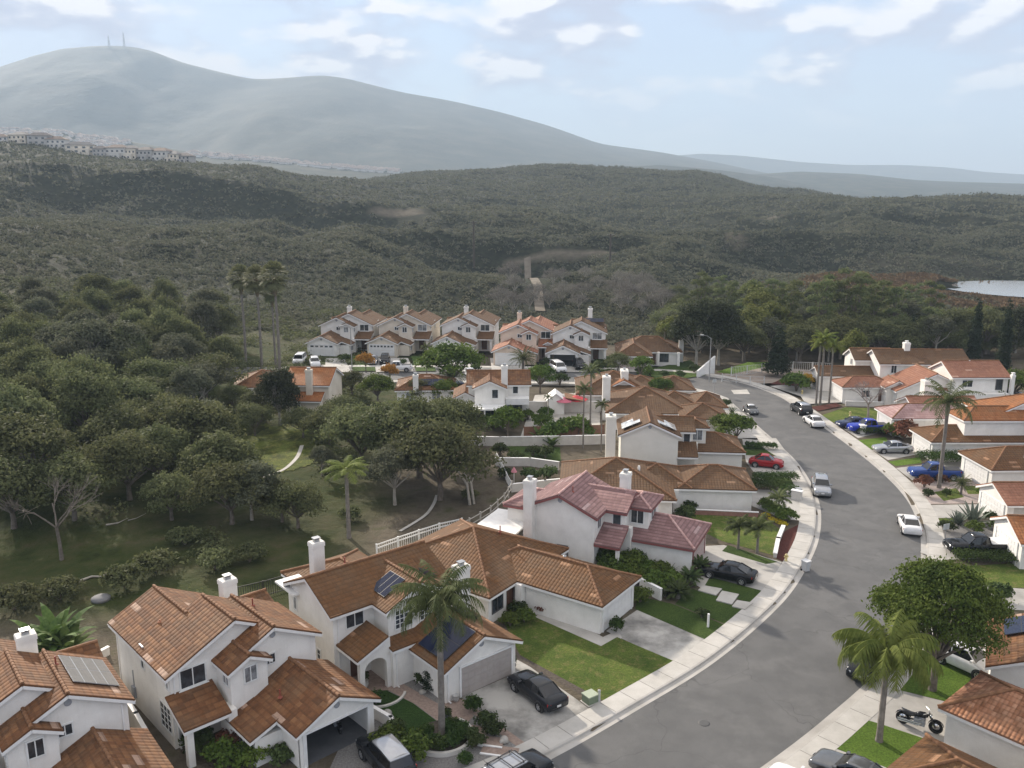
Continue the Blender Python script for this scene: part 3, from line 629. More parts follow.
    def panel(s, c, sx, sy, nrm, nx, ny, m=None, frame=None, lift=.14, tilt=0):
        frame = frame or (BLACKM if m is None else STEEL)
        """solar array lying on a roof plane: c centre on the plane, nrm downhill direction (x,y) and pitch"""
        (dx, dy), p = nrm; 
        if s.mir: dx = -dx
        c = s.pt(c); dn = Vector((dx, dy, -p)).normalized(); e = Vector((0, 0, 1)).cross(Vector((dx, dy, 0))).normalized(); n = e.cross(-dn).normalized()
        if n.z < 0: n = -n; e = -e
        M = Matrix.Translation(c + n * (lift + .12)) @ Matrix((e, -dn, n)).transposed().to_4x4() @ Matrix.Rotation(tilt, 4, 'X')
        f = MB(); f.box(-sx/2, sx/2, -sy/2, sy/2, -.035, 0, M); f.box(-sx/2 + .1, sx/2 - .1, -sy*.3, -sy*.3 + .06, -lift, -.035, M); f.box(-sx/2 + .1, sx/2 - .1, sy*.3, sy*.3 + .06, -lift, -.035, M)
        o = f.build('solar_panel', frame, s.root); g = MB(); w, h = sx / nx, sy / ny
        for i in range(nx):
            for j in range(ny): g.box(-sx/2 + w*i + .03, -sx/2 + w*(i+1) - .03, -sy/2 + h*j + .03, -sy/2 + h*(j+1) - .03, 0, .008, M)
        g.build('solar_cell', m or SOLAR, o)
def solarmat(name, c, rough):
    m, nt, b = newmat(name); P_ = objc(nt); br = N(nt, 'ShaderNodeTexBrick', i_Scale=6.0); br.offset = 0; br.inputs['Color1'].default_value = (*c, 1); br.inputs['Color2'].default_value = (*[x * 1.15 for x in c], 1); br.inputs['Mortar'].default_value = (*[x * 1.7 for x in c], 1); br.inputs['Mortar Size'].default_value = .012; br.inputs['Brick Width'].default_value = 1.0; br.inputs['Row Height'].default_value = 1.0
    nt.links.new(P_, br.inputs['Vector']); nt.links.new(br.outputs[0], b.inputs['Base Color']); b.inputs['Roughness'].default_value = rough; b.inputs['Specular IOR Level'].default_value = .22; return m
SOLAR = solarmat('solar_cells_blue', (.010, .014, .034), .1); SOLARG = solarmat('solar_cells_dusty', (.17, .16, .145), .3)
def plan_two_storey(H, near=True, garage='door', gm=None, lites=0, winm=None, rear=True):
    """the tract's two-storey plan: main gable, a second gable beside it, garage wing in front"""
    pt = .5
    H.wing(.35, 8.65, .4, 4.4, 5.0, 'y', pt); 
    H.wing(.352, 6.0, 4.4, 9.3, 5.0, 'y', pt, ro=.25); H.wing(6.0, 9.3, 4.6, 7.6, 4.6, 'x', .42, oh=.3)
    H.wing(3.4, 9.3, -1.0, 4.2, 5.0, 'y', pt, oh=.35); H.wing(3.2, 5.6, -1.55, .5, 4.92, 'y', pt, oh=.25)
    H.shed(.0, 2.9, -2.1, .398, 2.5, 3.55, 'S'); H.box('porch_column', .2, .6, -1.95, -1.55, 0, 2.55, H.wm); H.box('wall', 2.75, 3.3, -2.0, -.9, -.3, 2.6, H.wm)
    H.shed(2.75, 4.6, -4.6, -1.2, 1.80, 2.48, 'W'); H.walls(3.1, 4.9, -4.5, -1.1, 1.75)
    if garage == 'open':
        x0, x1 = 4.85, 9.95; y0, y1 = -6.5, -1.0
        H.box('wall', x0, x0 + .15, y0 + .15, y1, -.3, 2.55, H.wm); H.box('wall', x1 - .15, x1, y0 + .15, y1, -.3, 2.55, H.wm)
        mb = MB(); h, hw = 2.12, 2.1; xm = (x0 + x1) / 2; zr = 2.55 + (x1 - x0) / 2 * .48
        P = lambda q: mb.poly([H.pt(p) for p in q])
        for yy, fl in ((y0, 1), (y0 + .15, -1)):
            for q in ([(x0, yy, -.3), (xm - hw, yy, -.3), (xm - hw, yy, 2.55), (x0, yy, 2.55)], [(xm + hw, yy, -.3), (x1, yy, -.3), (x1, yy, 2.55), (xm + hw, yy, 2.55)], [(xm - hw, yy, h), (xm + hw, yy, h), (xm + hw, yy, 2.55), (xm - hw, yy, 2.55)], [(x0, yy, 2.55), (x1, yy, 2.55), (xm, yy, zr)]): P(q[::fl])
        for xx in (xm - hw, xm + hw): P([(xx, y0, 0), (xx, y0 + .15, 0), (xx, y0 + .15, h), (xx, y0, h)])
        P([(xm - hw, y0, h), (xm + hw, y0, h), (xm + hw, y0 + .15, h), (xm - hw, y0 + .15, h)]); mb.build('wall', H.wm, H.root)
        H.box('garage_floor', x0, x1, y0 + .15, y1, -.2, .02, mat('garage_floor_blue_grey', [(.3, (.07, .075, .085)), (.7, (.11, .115, .125))], 1, .7)); H.box('wall', x0 + .16, x1 - .16, y1 - .35, y1 - .2, 0, 2.5, GREYP); H.box('ceiling', x0 + .16, x1 - .16, y0 + .16, y1 - .36, 2.45, 2.54, GREYP); H.roof(x0, x1, y0, y1, 2.55, 'y', .48)
        t = MB(); M = H.F(xm, y0, 'S'); t.box(-hw-.14, -hw, -.04, 0, 0, h+.14, M); t.box(hw, hw+.14, -.04, 0, 0, h+.14, M); t.box(-hw, hw, -.04, 0, h, h+.14, M); t.build('door_frame', H.tm, H.root)
    else:
        H.wing(4.85, 9.95, -6.5, -1.0, 2.55, 'y', .48); H.garage(7.4, -6.5, 4.2, face='S', m=gm, lites=lites)
    H.gvent(7.4, -6.5, 3.15); H.gvent(6.35, -1.0, 5.9)
    H.window(1.75, .4, 3.75, 1.5, 1.15, 'S', 2, sill=True); H.window(.35, .75, 3.9, .3, 1.0, 'W', 1); H.window(.35, 4.6, 3.6, .4, 1.5, 'W', 1); H.window(.35, 1.4, .9, 1.5, 1.6, 'W', 3, 4)
    H.window(4.5, -1.55, 3.75, .75, .95, 'S', 2); H.window(3.2, -1.0, 3.8, .7, .95, 'W', 2); H.window(6.05, -1.0, 4.05, .7, .6, 'S', 2); H.window(5.6, -1.28, 4.0, .3, .55, 'E', 1)
    H.window(9.3, 1.2, 4.0, .7, .8, 'E', 1); H.window(9.3, 3.2, 1.2, .5, .8, 'E', 2); H.door(1.9, .4, m=RUSTD)
    H.window(3.1, -3.0, .55, .8, .9, 'W', 2)
RUSTD = flat('front_door_brown', (.10, .045, .025), .6)
def nice(H, x, y, z, m=None): H.pipe(x, y, z)
# two houses of the plan at the near left
h = House('house', 'white house at the bottom left corner with a dusty solar array on its roof', (-29.5, 39.3), 39, RB)
plan_two_storey(h); h.chimney(5.7, 5.6, 1.0, .75, 7.4); h.pipe(6.6, 2.6, 6.45)
h.spout(9.0, -1.0, 4.8, 'S'); h.spout(4.1, -1.55, 4.7, 'S')
h.panel((8.0, 1.9, 5.65), 3.6, 2.6, ((1, 0), .5), 2, 4, SOLARG, lift=.1); h.panel((2.6, 3.0, 6.125), 2.4, 1.7, ((-1, 0), .5), 2, 1)
h = House('house', 'white house with a patchy red-brown tile roof and its garage standing open', (-20.2, 46.3), 43, RB)
plan_two_storey(h, garage='open'); h.chimney(6.9, 6.2, 1.0, .75, 7.0, 3); h.pipe(6.9, 2.6, 6.35); h.pipe(5.4, -3.4, 3.1); h.pipe(1.9, 5.4, 5.9, TERRA, .05, .15)
h.spout(.6, .4, 4.8, 'S'); h.spout(5.1, -6.5, 2.4, 'S'); h.meter(.35, 6.6, .7, 'W'); h.spout(.35, 9.0, 4.8, 'W')
# ---- the gabled house with the arched porch and the tall palm in its yard
h = House('house', 'white house with an arched porch and a beige double garage door behind the tall palm', (-11.4, 54.0), 40, RO)
h.wing(-.45, 8.8, .4, 6.7, 5.2, 'x', .46, ro=.35); h.wing(2.75, 7.9, -1.4, 3.5, 5.18, 'y', .46, oh=.35)
h.walls(2.3, 9.3, -2.6, .6, 2.75); h.shed(2.2, 9.3, -2.75, -1.35, 2.75, 3.0, 'S')
h.wing(1.2, 7.2, 6.7, 10.6, 4.1, 'y', .40, e1='h'); h.box('rear_gutter_roof', -.9, 1.0, 5.2, 8.2, 4.72, 4.86, TRIM)
h.chimney(1.55, 6.2, .9, .72, 7.95, 0); h.chimney(9.3, -.9, 1.05, .8, 6.3, 0)
h.roofpolys([[(-.3, -2.45, 2.75), (2.1, -2.45, 3.75), (2.1, .38, 3.75), (-.3, .38, 2.75)]])
mb = MB(); arc = []
for k in range(11): a = math.pi * k / 10; arc.append((1.15 - .85 * math.cos(a), 1.75 + .72 * math.sin(a)))
out = [(-.05, -.2), (.3, -.2)] + arc + [(2.0, -.2), (2.3, -.2), (2.3, 3.65), (2.05, 3.65), (-.05, 2.8)]
fr = [(x, -2.3, z) for x, z in out]; bk = [(x, -2.0, z) for x, z in out]; n = len(out)
# the arch wall, as quads between the opening and the outline
def strip(mb, y, flip):
    top = lambda x: min(3.65, 2.8 + (x + .05) * .415)
    xs = [p[0] for p in arc]
    for i in range(len(arc) - 1):
        q = [(arc[i][0], y, arc[i][1]), (arc[i+1][0], y, arc[i+1][1]), (arc[i+1][0], y, top(arc[i+1][0])), (arc[i][0], y, top(arc[i][0]))]; mb.poly(q if not flip else q[::-1])
    for a, b in ((-.05, .3), (2.0, 2.3)):
        q = [(a, y, -.2), (b, y, -.2), (b, y, top(b)), (a, y, top(a))]; mb.poly(q if not flip else q[::-1])
strip(mb, -2.3, False); strip(mb, -1.95, True)
inner = [(.3, -.2)] + arc + [(2.0, -.2)]
for a, b in zip(inner, inner[1:]): mb.poly([(a[0], -2.3, a[1]), (a[0], -1.95, a[1]), (b[0], -1.95, b[1]), (b[0], -2.3, b[1])])
mb.poly([(-.05, -2.3, -.2), (-.05, -2.3, 2.8), (-.05, -1.95, 2.8), (-.05, -1.95, -.2)])
mb.build('porch_arch', WALL, h.root)
h.wing(3.9, 9.85, -6.35, -1.4, 2.55, 'y', .46, oh=.35, ro=.4); h.garage(7.3, -6.35, 4.3, face='S', m=GAR); h.gvent(6.88, -6.35, 3.25)
h.window(1.2, .4, 3.75, 1.3, 1.0, 'S', 2); h.window(4.0, -1.4, 3.5, 1.35, 1.3, 'S', 4, 4); h.window(6.0, -1.4, 3.5, 1.3, 1.3, 'S', 4, 4); h.window(8.2, .4, 3.6, .8, 1.3, 'S', 2); h.window(-.45, 2.6, .9, .4, .7, 'W', 1, 2); h.window(-.45, 5.9, 3.4, .35, .9, 'W', 1); h.door(1.2, .4, m=RUSTD)
h.spout(4.1, -6.35, 2.4, 'S'); h.meter(-.45, 4.6, .7, 'W'); h.spout(-.1, .4, 4.9, 'S'); h.spout(2.55, -2.6, 2.6, 'S')
h.panel((4.05, .55, 5.78), 1.9, 1.9, ((-1, 0), .46), 3, 1, lift=.08); h.panel((5.45, -4.5, 3.265), 3.0, 2.9, ((-1, 0), .46), 2, 2, lift=.08); h.panel((8.35, -2.6, 3.25), 1.7, 1.5, ((1, 0), .46), 2, 1, lift=.25); h.panel((7.0, .2, 5.75), 1.5, .7, ((1, 0), .46), 1, 1, lift=.2)
h.pipe(2.6, 4.0, 6.65)
# ---- the one-storey L plan with a hipped roof
def plan_ell(H, y=7.7, gx=6.2, doorm=None, gface='S', pitch=.42, deep=11.4, dlites=0, win=True):
    H.wing(.35, gx - .35, .35, y + 4.6, 2.6, 'y', pitch, e0='h', e1='h', oh=.4); H.wing(-3.35, 7.35, y + .35, y + deep, 2.6, 'x', pitch, e0='h', e1='h', oh=.4)
    H.garage(gx / 2, .35, 4.5, face='S', m=doorm, lites=dlites)
    if win: H.window(-2.2, y + .35, .8, 1.3, 1.25, 'S', 2, 1, DFRAME, GLASS); H.door(-.5, y + .35, m=RUSTD); H.box('porch_column', -.35, .3, y - .6, y - .05, 0, 2.4, H.wm)
h = House('house', 'one-storey hipped house between the arched-porch house and the pink-roofed one', at(602.2, 605.6, 2.6)[:2], 55, RO)
plan_ell(h); h.chimney(-2.6, 8.3, .01, .01, 1.0) if 0 else None; h.pipe(3.4, 11.8, 4.6); h.pipe(4.4, 6.0, 3.5, STEEL, .05, .12)
# ---- two-storey plan with its gable end to the side
def plan_side_gable(H, main=(6.7, 7.0), win=True, gm=None, bay=True, pitch=.45):
    H.wing(.35, main[0], .35, main[1] - .1, 5.2, 'x', pitch, ro=.35); H.wing(2.75, 7.2, -1.6, 3.5, 5.15, 'y', pitch, oh=.35, e0='g')
    if bay: H.wing(4.3, 7.6, -3.3, -1.0, 5.2, 'x', .42, e0='h', e1='h', oh=.35)
    H.wing(3.35, 9.1, -7.5, -1.2, 2.6, 'y', .46, e0='h', e1='g', oh=.35); H.shed(.2, 2.76, -2.0, .34, 2.6, 3.7, 'W'); H.box('porch_column', .35, .65, -1.9, -1.6, 0, 2.7, H.wm); H.walls(2.7, 3.4, -2.2, .5, 3.6)
    H.garage(6.2, -7.5, 4.4, face='S', m=gm)
    if win:
        H.window(5.9, -3.3, 3.7, 1.3, 1.2, 'S', 2); H.window(4.3, -2.3, 3.6, 1.1, 1.2, 'W', 2); H.window(3.3, -1.6, 3.6, .5, 1.2, 'W', 1) if 0 else None; H.window(2.75, -.9, 3.7, .7, 1.1, 'W', 1); H.window(1.5, .35, 3.7, .8, 1.1, 'S', 2); H.window(.35, 5.6, .9, .9, 1.0, 'W', 2, 1, DFRAME); H.window(.35, 3.3, .5, .9, 1.4, 'W', 2, 1, DFRAME); H.window(5.0, -1.6, 3.7, .6, 1.0, 'S', 1)
    H.gvent(.35, 3.6, 6.1, 'W', .2)
h = House('house', 'two-storey white house under a banded pink-red tile roof', at(597.2, 517.8, 5.2)[:2], 65, RP, cap=CAPP, trim=flat('trim_dark_red', (.22, .07, .065), .6))
plan_side_gable(h, gm=flat('garage_door_pink', (.46, .36, .34), .6)); h.chimney(5.9, -.6, 1.0, .8, 7.6, 4); h.chimney(-.1, 6.3, 1.0, .85, 7.8, 0); h.wing(2.3, 6.7, 6.7, 9.6, 4.3, 'y', .4, e1='h'); h.pipe(1.9, 3.0, 6.5)
pc = h.box('patio_cover', -1.6, 4.4, 7.4, 11.6, 2.55, 2.72, TRIM)
for xx, yy in ((-1.4, 7.7), (-1.4, 11.4), (4.2, 11.4)): h.box('patio_post', xx-.12, xx+.12, yy-.12, yy+.12, -.2, 2.55, TRIM)
h = House('house', 'long one-storey house with a plain brown hipped roof just behind the pink-roofed house', at(691.6, 487.8, 2.6)[:2], 85, RD)
plan_ell(h, y=1.9, gx=7.0); h.wing(.36, 6.64, -6.25, 1.0, 2.61, 'y', .42, e0='h', e1='h', oh=.4); h.garage(3.5, -6.25, 4.6, m=GARW); h.pipe(1.0, 5.4, 4.3, TRIM, .12, .2); h.box('roof_divider', .2, 6.8, -4.1, -3.9, 2.6, 4.2, TRIM) if 0 else None
h = House('house', 'cream two-storey house whose side gable carries two pale stepped solar arrays', at(681.8, 436.2, 5.2)[:2], 85, RD, wall=mat('stucco_ivory', [(.3, (.66, .63, .56)), (.7, (.74, .71, .64))], .7, .9, .2, bmp=.25, bscale=14))
plan_side_gable(h); h.chimney(-.1, 8.1, 1.6, 1.1, 7.5, 0); PALEP = glassmat('solar_cells_pale', (.55, .55, .54))
h.panel((2.0, 6.0, 5.75), 2.4, 1.5, ((0, 1), .45), 3, 1, PALEP, lift=.15); h.panel((1.4, 5.2, 6.1), 1.2, 1.3, ((0, 1), .45), 1, 1, PALEP, lift=.15); h.panel((1.9, 1.3, 5.75), 2.4, 1.4, ((0, -1), .45), 3, 1, PALEP, lift=.15); h.panel((1.3, 2.2, 6.1), 1.2, 1.2, ((0, -1), .45), 1, 1, PALEP, lift=.15)
h = House('house', 'brown-roofed house with a big white chimney stack, behind the one with stepped solar arrays', (26.8, 120.9), 87, RD)
plan_ell(h, y=1.9, gx=7.0); h.wing(.36, 6.64, -3.4, 1.0, 2.61, 'y', .42, e0='h', e1='h', oh=.4); h.wing(-6.6, -.6, -2.5, 3.4, 2.7, 'y', .42, e0='h', e1='h'); h.chimney(2.4, 13.3, 1.5, 1.1, 6.4)
h = House('house', 'house with a short broad white stack, last on the left kerb before the bend', (23.5, 132.0), 87, RD)
plan_ell(h, y=1.9, gx=7.0); h.wing(.36, 6.64, -4.4, 1.0, 2.61, 'y', .42, e0='h', e1='h', oh=.4); h.chimney(.5, 6.2, 2.2, 1.1, 5.5); h.wing(-1.5, 4.5, 4.2, 8.6, 3.2, 'x', .5, e0='g', e1='g', m=RG)
# ---- garden-side houses
h = House('house', 'white two-storey house seen from its garden, with a flat white patio cover', (-5.6, 121.3), 2, RB)
h.wing(.3, 4.6, .35, 6, 5.2, 'y', .45); h.wing(-.6, 8.2, 2.8, 8.6, 5.21, 'x', .45); h.wing(-2.6, .4, 3, 8.4, 3.2, 'y', .5, oh=.3); h.chimney(4.6, 2.4, .9, .8, 8.0)
h.box('patio_cover', -1.4, 4.7, -2.4, .34, 2.55, 2.75, TRIM); [h.box('patio_post', a - .1, a + .1, -2.3, -2.1, 0, 2.55, TRIM) for a in (-1.2, 1.7, 4.5)]; h.box('balcony', 4.7, 8.1, 1.0, 2.79, 2.5, 3.4, TRIM)
h.window(3.2, .35, 3.7, .8, 1.2, 'S', 1); h.window(6.2, 2.8, 3.8, .7, 1.1, 'S', 1); h.window(.6, .35, .1, 1.8, 2.1, 'S', 2, 1, DFRAME, GLASS); h.window(6.0, 2.8, .1, 2.2, 2.0, 'S', 2, 1, DFRAME, GLASS); h.window(2.6, .35, .1, 1.6, 2.1, 'S', 2, 1, DFRAME, GLASS)
h = House('house', 'low house with a dark solar array on its roof behind the oaks', (-17.6, 130.5), 3, RB)
h.wing(0, 8.6, 1.0, 8, 2.7, 'x', .42, e0='h', e1='h'); h.chimney(2.9, .9, .8, .7, 5.0); h.panel((5.4, 2.4, 3.3), 3.6, 1.7, ((0, -1), .42), 4, 1); h.window(2, 1.0, .9, 1.2, 1.1, 'S', 2); h.window(6, 1.0, .9, 1.2, 1.1, 'S', 2)
h = House('house', 'cream house with stepped orange roofs and a pale chimney, half hidden by the oaks', (-33.6, 126.5), -4, RG, wall=CREAM)
h.wing(0, 6.5, .5, 8, 4.6, 'x', .45); h.wing(.5, 5.6, -1.2, 3, 2.6, 'x', .45); h.chimney(3.8, .1, .9, .8, 6.9); h.window(1.2, .5, 3.3, .7, .9, 'S', 2); h.window(2.2, -1.2, .9, .9, 1.0, 'S', 2)
h = House('house', 'brown roof of a house hidden among the trees by the three tall fan palms', (-43, 133), 12, RB)
h.wing(0, 8, 0, 8, 2.7, 'x', .42, e0='h', e1='h'); h.window(2, 0, .9, 1.2, 1.1, 'S', 2); h.window(6, 0, .9, 1.2, 1.1, 'S', 2)
# ---- the row along the back street
row = [('white house at the left end of the back row, two white vehicles on its drive', (-28.6, 179.5), -7, RD, WALL, 5), ('back-row house with dark lights in its garage door, second from the left', (-16.6, 179.5), -7, RD, CREAM, 7), ('white two-storey back-row house partly behind the round green tree', (-3.6, 179.5), -6, RD, WALL, 0)]
for lab, O, rt, rm, wm, li in row:
    h = House('house', lab, O, rt, rm, wm, mir=True, sc=(1.16, 1.15, 1.06), lod=1); plan_two_storey(h, lites=li); h.chimney(5.9, 5.4, .75, .65, 7.7, 3)
h = House('house', 'peach-walled two-storey house with pale salmon roofs in the back row', (8.6, 170.5), -5, RS, PEACH, mir=True, sc=(1.16, 1.15, 1.06), lod=1); plan_two_storey(h); h.chimney(6.6, 5.4, .75, .65, 7.7, 3)
h = House('house', 'white back-row house with an orange-trimmed roof and a blue rooftop solar array', (18.6, 169.3), -5, RD, WALL, mir=True, sc=(1.14, 1.15, 1.06), lod=1)
plan_two_storey(h, garage='open'); h.chimney(3.0, 7.6, .8, .7, 8.4, 3); h.wing(.8, 6.0, 4.2, 8.0, 5.4, 'x', .5); h.panel((2.4, 4.9, 6.35), 3.6, 1.2, ((0, -1), .5), 3, 1); h.wing(9.6, 10.6, -1.5, 6.5, 3.2, 'y', .5, m=RG)
h = House('house', 'one-storey house with a broad brown hipped roof at the right end of the back row', (19.2, 160.2), -6, RD, lod=1)
h.wing(.3, 6.4, .3, 12, 2.65, 'y', .5, e0='h', e1='h', oh=.4); h.wing(1.0, 12.2, 5.0, 13, 2.66, 'x', .5, e0='h', e1='h', oh=.4); h.garage(3.3, .3, 4.8, m=flat('garage_door_pinkish', (.50, .42, .41), .6)); h.chimney(12.6, 8.2, .9, .8, 6.6); h.window(9.2, 5.0, .6, 1.6, 1.5, 'S', 2, 1, DFRAME); h.door(7.2, 5.0, m=RUSTD); h.box('porch_column', 7.9, 8.3, 3.9, 4.3, 0, 2.6, WALL); h.box('porch_column', 11.6, 12.1, 3.9, 4.3, 0, 2.6, WALL)
# ---- east side of the street
h = House('house', 'white house with a long brown ridge and white chimney heading the right kerb', (59.6, 147.0), -92, RD, lod=1)
h.wing(.3, 7.3, .3, 14.5, 5.2, 'y', .45); h.wing(.8, 5.2, -8.6, .2, 2.7, 'y', .45); h.wing(-2.2, 3.0, -2.2, 4, 5.0, 'y', .5); h.chimney(3.8, 5.6, 1.0, .9, 8.0, 4, cap=TRIM); h.window(7.3, 6.5, 3.6, .8, 1.3, 'E', 1); h.window(7.3, 2.5, 3.6, .8, 1.2, 'E', 2); h.garage(3.0, -8.6, 3.8); h.window(1.2, -2.2, 3.8, .8, .9, 'S', 2); h.gvent(3.8, .3, 6.3)
h = House('house', 'one-storey house with ribbed salmon roofs and small gables behind the leafless tree', (51.9, 139.2), -90, RS, lod=1)
h.wing(.4, 5.0, 0, 8, 2.6, 'y', .45, e0='h', e1='h'); h.wing(1.5, 8.2, 7.0, 18.5, 2.65, 'x', .45, e0='g', e1='g'); h.wing(3.0, 6.6, 6.0, 9.5, 2.9, 'x', .5); h.wing(4.5, 8.4, 13, 17, 2.9, 'y', .5); h.garage(2.7, 0, 4.2); h.door(5.0, 6.0, face='E', m=RUSTD); h.window(8.2, 9.5, .8, 1.2, 1.2, 'E', 2); h.window(5.0, 3.5, .9, 1.2, 1.0, 'E', 2)
h = House('house', 'two-storey white house with a plain pink-red gable roof before the cypresses', (66.4, 137.0), -90, RS, lod=1)
h.wing(.4, 7.6, 0, 8.3, 5.2, 'y', .45); h.walls(7.7, 9.0, .5, 8.0, 2.8); h.window(7.6, 2.2, 3.6, 1.5, 1.0, 'E', 2, 1, FRAME, GLASS); h.window(7.6, 7.0, 3.2, .9, 1.7, 'E', 1, 1, DFRAME, GLASS); h.chimney(8.2, 8.6, .5, .5, 5.6, cap=TRIM); h.pipe(4.0, 4, 6.8, TRIM, .15, .2)
h = House('house', 'one-storey house with a dusty pink roof and a white chimney behind the feather palm', (51.4, 120.6), -90, RK, lod=1)
h.wing(.2, 5.6, .2, 12, 2.65, 'y', .42, e0='h', e1='g'); h.walls(5.6, 6.2, 1.0, 12, 2.4); h.chimney(-1.6, 7.6, 1.4, 1.1, 6.2); h.garage(2.9, .2, 4.2); h.wing(-2.4, 4.0, 4, 13, 3.0, 'y', .42, m=RS); h.window(5.6, 4, 1.0, .6, .6, 'E', 1); h.window(5.6, 7, 1.0, .9, .7, 'E', 2)
h = House('house', 'two-storey white house with an orange hipped roof, right of the feather palm', (51.3, 109.5), -90, RG, lod=1)
h.wing(.3, 5.8, .3, 18, 2.65, 'y', .42, e0='h', e1='g', m=RO); h.wing(.9, 5.0, 4.4, 14, 5.2, 'y', .5, e0='h', e1='h'); h.wing(-3.2, 3.6, 8.5, 18, 5.3, 'x', .45, e0='h', e1='g'); h.wing(2.6, 5.4, 12.0, 20, 5.25, 'x', .45); h.garage(3.0, .3, 4.4); h.window(5.4, 13.6, 3.8, .7, 1.0, 'E', 2); h.window(5.4, 17.6, 3.9, 1.2, .6, 'E', 2); h.window(5.8, 11, 1.2, 1.6, .6, 'E', 2); h.pipe(5.0, 7.5, 3.0, TRIM, .06, .6)
h = House('house', 'one-storey house with an orange and brown hipped roof beside the blue pickup', (52.6, 99.4), -88, RO, lod=1)
h.wing(.3, 6.6, .3, 16, 2.65, 'y', .46, e0='h', e1='h', m=RO); h.garage(3.4, .3, 4.6); h.pipe(5.2, 4.6, 3.2, TRIM, .05, .6)
h = House('house', 'one-storey house with a flat-pitched salmon gable roof above the agave bed', (48.6, 87.6), -90, RS, lod=1, wall=WALL)
h.wing(.3, 5.6, .3, 14, 2.6, 'y', .44, wm=mat('stucco_grey', [(.3, (.42, .40, .37)), (.7, (.5, .48, .45))], .7, .9, .2)); h.walls(.28, 5.62, .26, .9, 2.58, 'y', .44); h.garage(2.9, .26, 4.2); h.chimney(-.2, .6, .8, .7, 4.3, 2.4) if 0 else None
h = House('house', 'house corner with an orange roof beside the black pickup', (45.2, 78.4), -96, RG, lod=1)
h.wing(.3, 6, .3, 12, 2.6, 'y', .44, e0='g', e1='g'); h.garage(3.1, .3, 4.2)
h = House('house', 'house at the right edge with a blue solar array on its red-brown roof', at(1003.5, 607.8, 4.0)[:2], -118, RB)
h.wing(-.2, 6.0, -.6, 12, 2.6, 'x', .46, e0='g', e1='g', ro=.5); h.panel((1.4, 1.2, 3.45), 2.6, 2.2, ((0, -1), .46), 2, 2)
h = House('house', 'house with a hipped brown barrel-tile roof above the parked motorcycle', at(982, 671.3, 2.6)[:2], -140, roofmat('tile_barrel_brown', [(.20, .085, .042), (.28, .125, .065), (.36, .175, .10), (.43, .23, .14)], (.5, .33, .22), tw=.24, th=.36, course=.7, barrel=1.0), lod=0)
h.wing(.4, 5.6, .35, 13, 2.6, 'y', .46, e0='h', e1='h', oh=.4); h.garage(3.0, .35, 4.2)
h = House('house', 'house at the bottom right corner with orange-brown hips and barrel tiles', (25.2, 44.6), -140, bpy.data.materials['tile_barrel_brown'])
h.wing(1.6, 6.6, -.6, 12, 2.6, 'y', .46, e0='h', e1='h', oh=.4, m=RO); h.wing(-2.2, 8, 4.6, 12, 2.62, 'x', .46, e0='h', e1='h'); h.garage(4.1, -.6, 4.2)
# ------------------------------------------------------------------ vegetation
LEAF = {
 'oak': leafmat('oak_leaves', (.062, .076, .030), (.165, .175, .075), .45, .95, .42), 'oaklight': leafmat('olive_leaves', (.065, .075, .038), (.14, .145, .085), .35, .85, .4),
 'broad': leafmat('broad_leaves', (.04, .075, .014), (.13, .175, .034), .2, 1.0, .3), 'euc': leafmat('eucalyptus_leaves', (.026, .034, .018), (.065, .075, .038), .3, 1, .35), 'yel': leafmat('yellow_green_leaves', (.085, .105, .026), (.19, .195, .055), .3),
 'pine': leafmat('pine_needles', (.068, .09, .034), (.18, .20, .085), .35, 1, .4), 'cyp': leafmat('cypress_leaves', (.014, .024, .012), (.034, .05, .024), .2), 'shrub': leafmat('shrub_leaves', (.03, .05, .016), (.075, .10, .033), .5),
 'hedge': leafmat('hedge_leaves', (.026, .05, .012), (.07, .11, .025), .25), 'palm': leafmat('palm_fronds', (.045, .06, .02), (.135, .155, .06), .2, 1, .3), 'palmy': leafmat('palm_fronds_gold', (.085, .115, .022), (.22, .245, .058), .15, 1, .35),
 'fan': leafmat('fan_palm_leaves', (.10, .115, .05), (.23, .235, .125), .2), 'orange': leafmat('autumn_leaves', (.28, .13, .02), (.46, .26, .05), .2), 'bana': leafmat('banana_leaves', (.05, .085, .022), (.13, .18, .05), .2), 'grey': leafmat('grey_scrub_twigs', (.13, .115, .092), (.22, .20, .165), .35, .7), 'red': leafmat('red_flowering_leaves', (.09, .045, .03), (.20, .07, .05), .2),
 'agave': leafmat('agave_leaves', (.085, .11, .085), (.17, .20, .155), .15, .9, .05)}
def cards(C, Nn, sz, asp=.6, jit=.7):
    n = len(C); Nn = Nn + RNG.normal(0, jit, (n, 3)); Nn /= np.linalg.norm(Nn, axis=1, keepdims=True) + 1e-9
    r = RNG.normal(size=(n, 3)); a = np.cross(Nn, r); a /= np.linalg.norm(a, axis=1, keepdims=True) + 1e-9; b = np.cross(Nn, a)
    s = np.asarray(sz).reshape(-1, 1) * RNG.uniform(.6, 1.3, (n, 1)); a = a * s; b = b * s * asp
    V = np.stack([C - a, C - b * .9 + a * .1, C + a, C + b * .9 + a * .1], 1).reshape(-1, 3)
    return V, np.arange(4 * n).reshape(-1, 4)
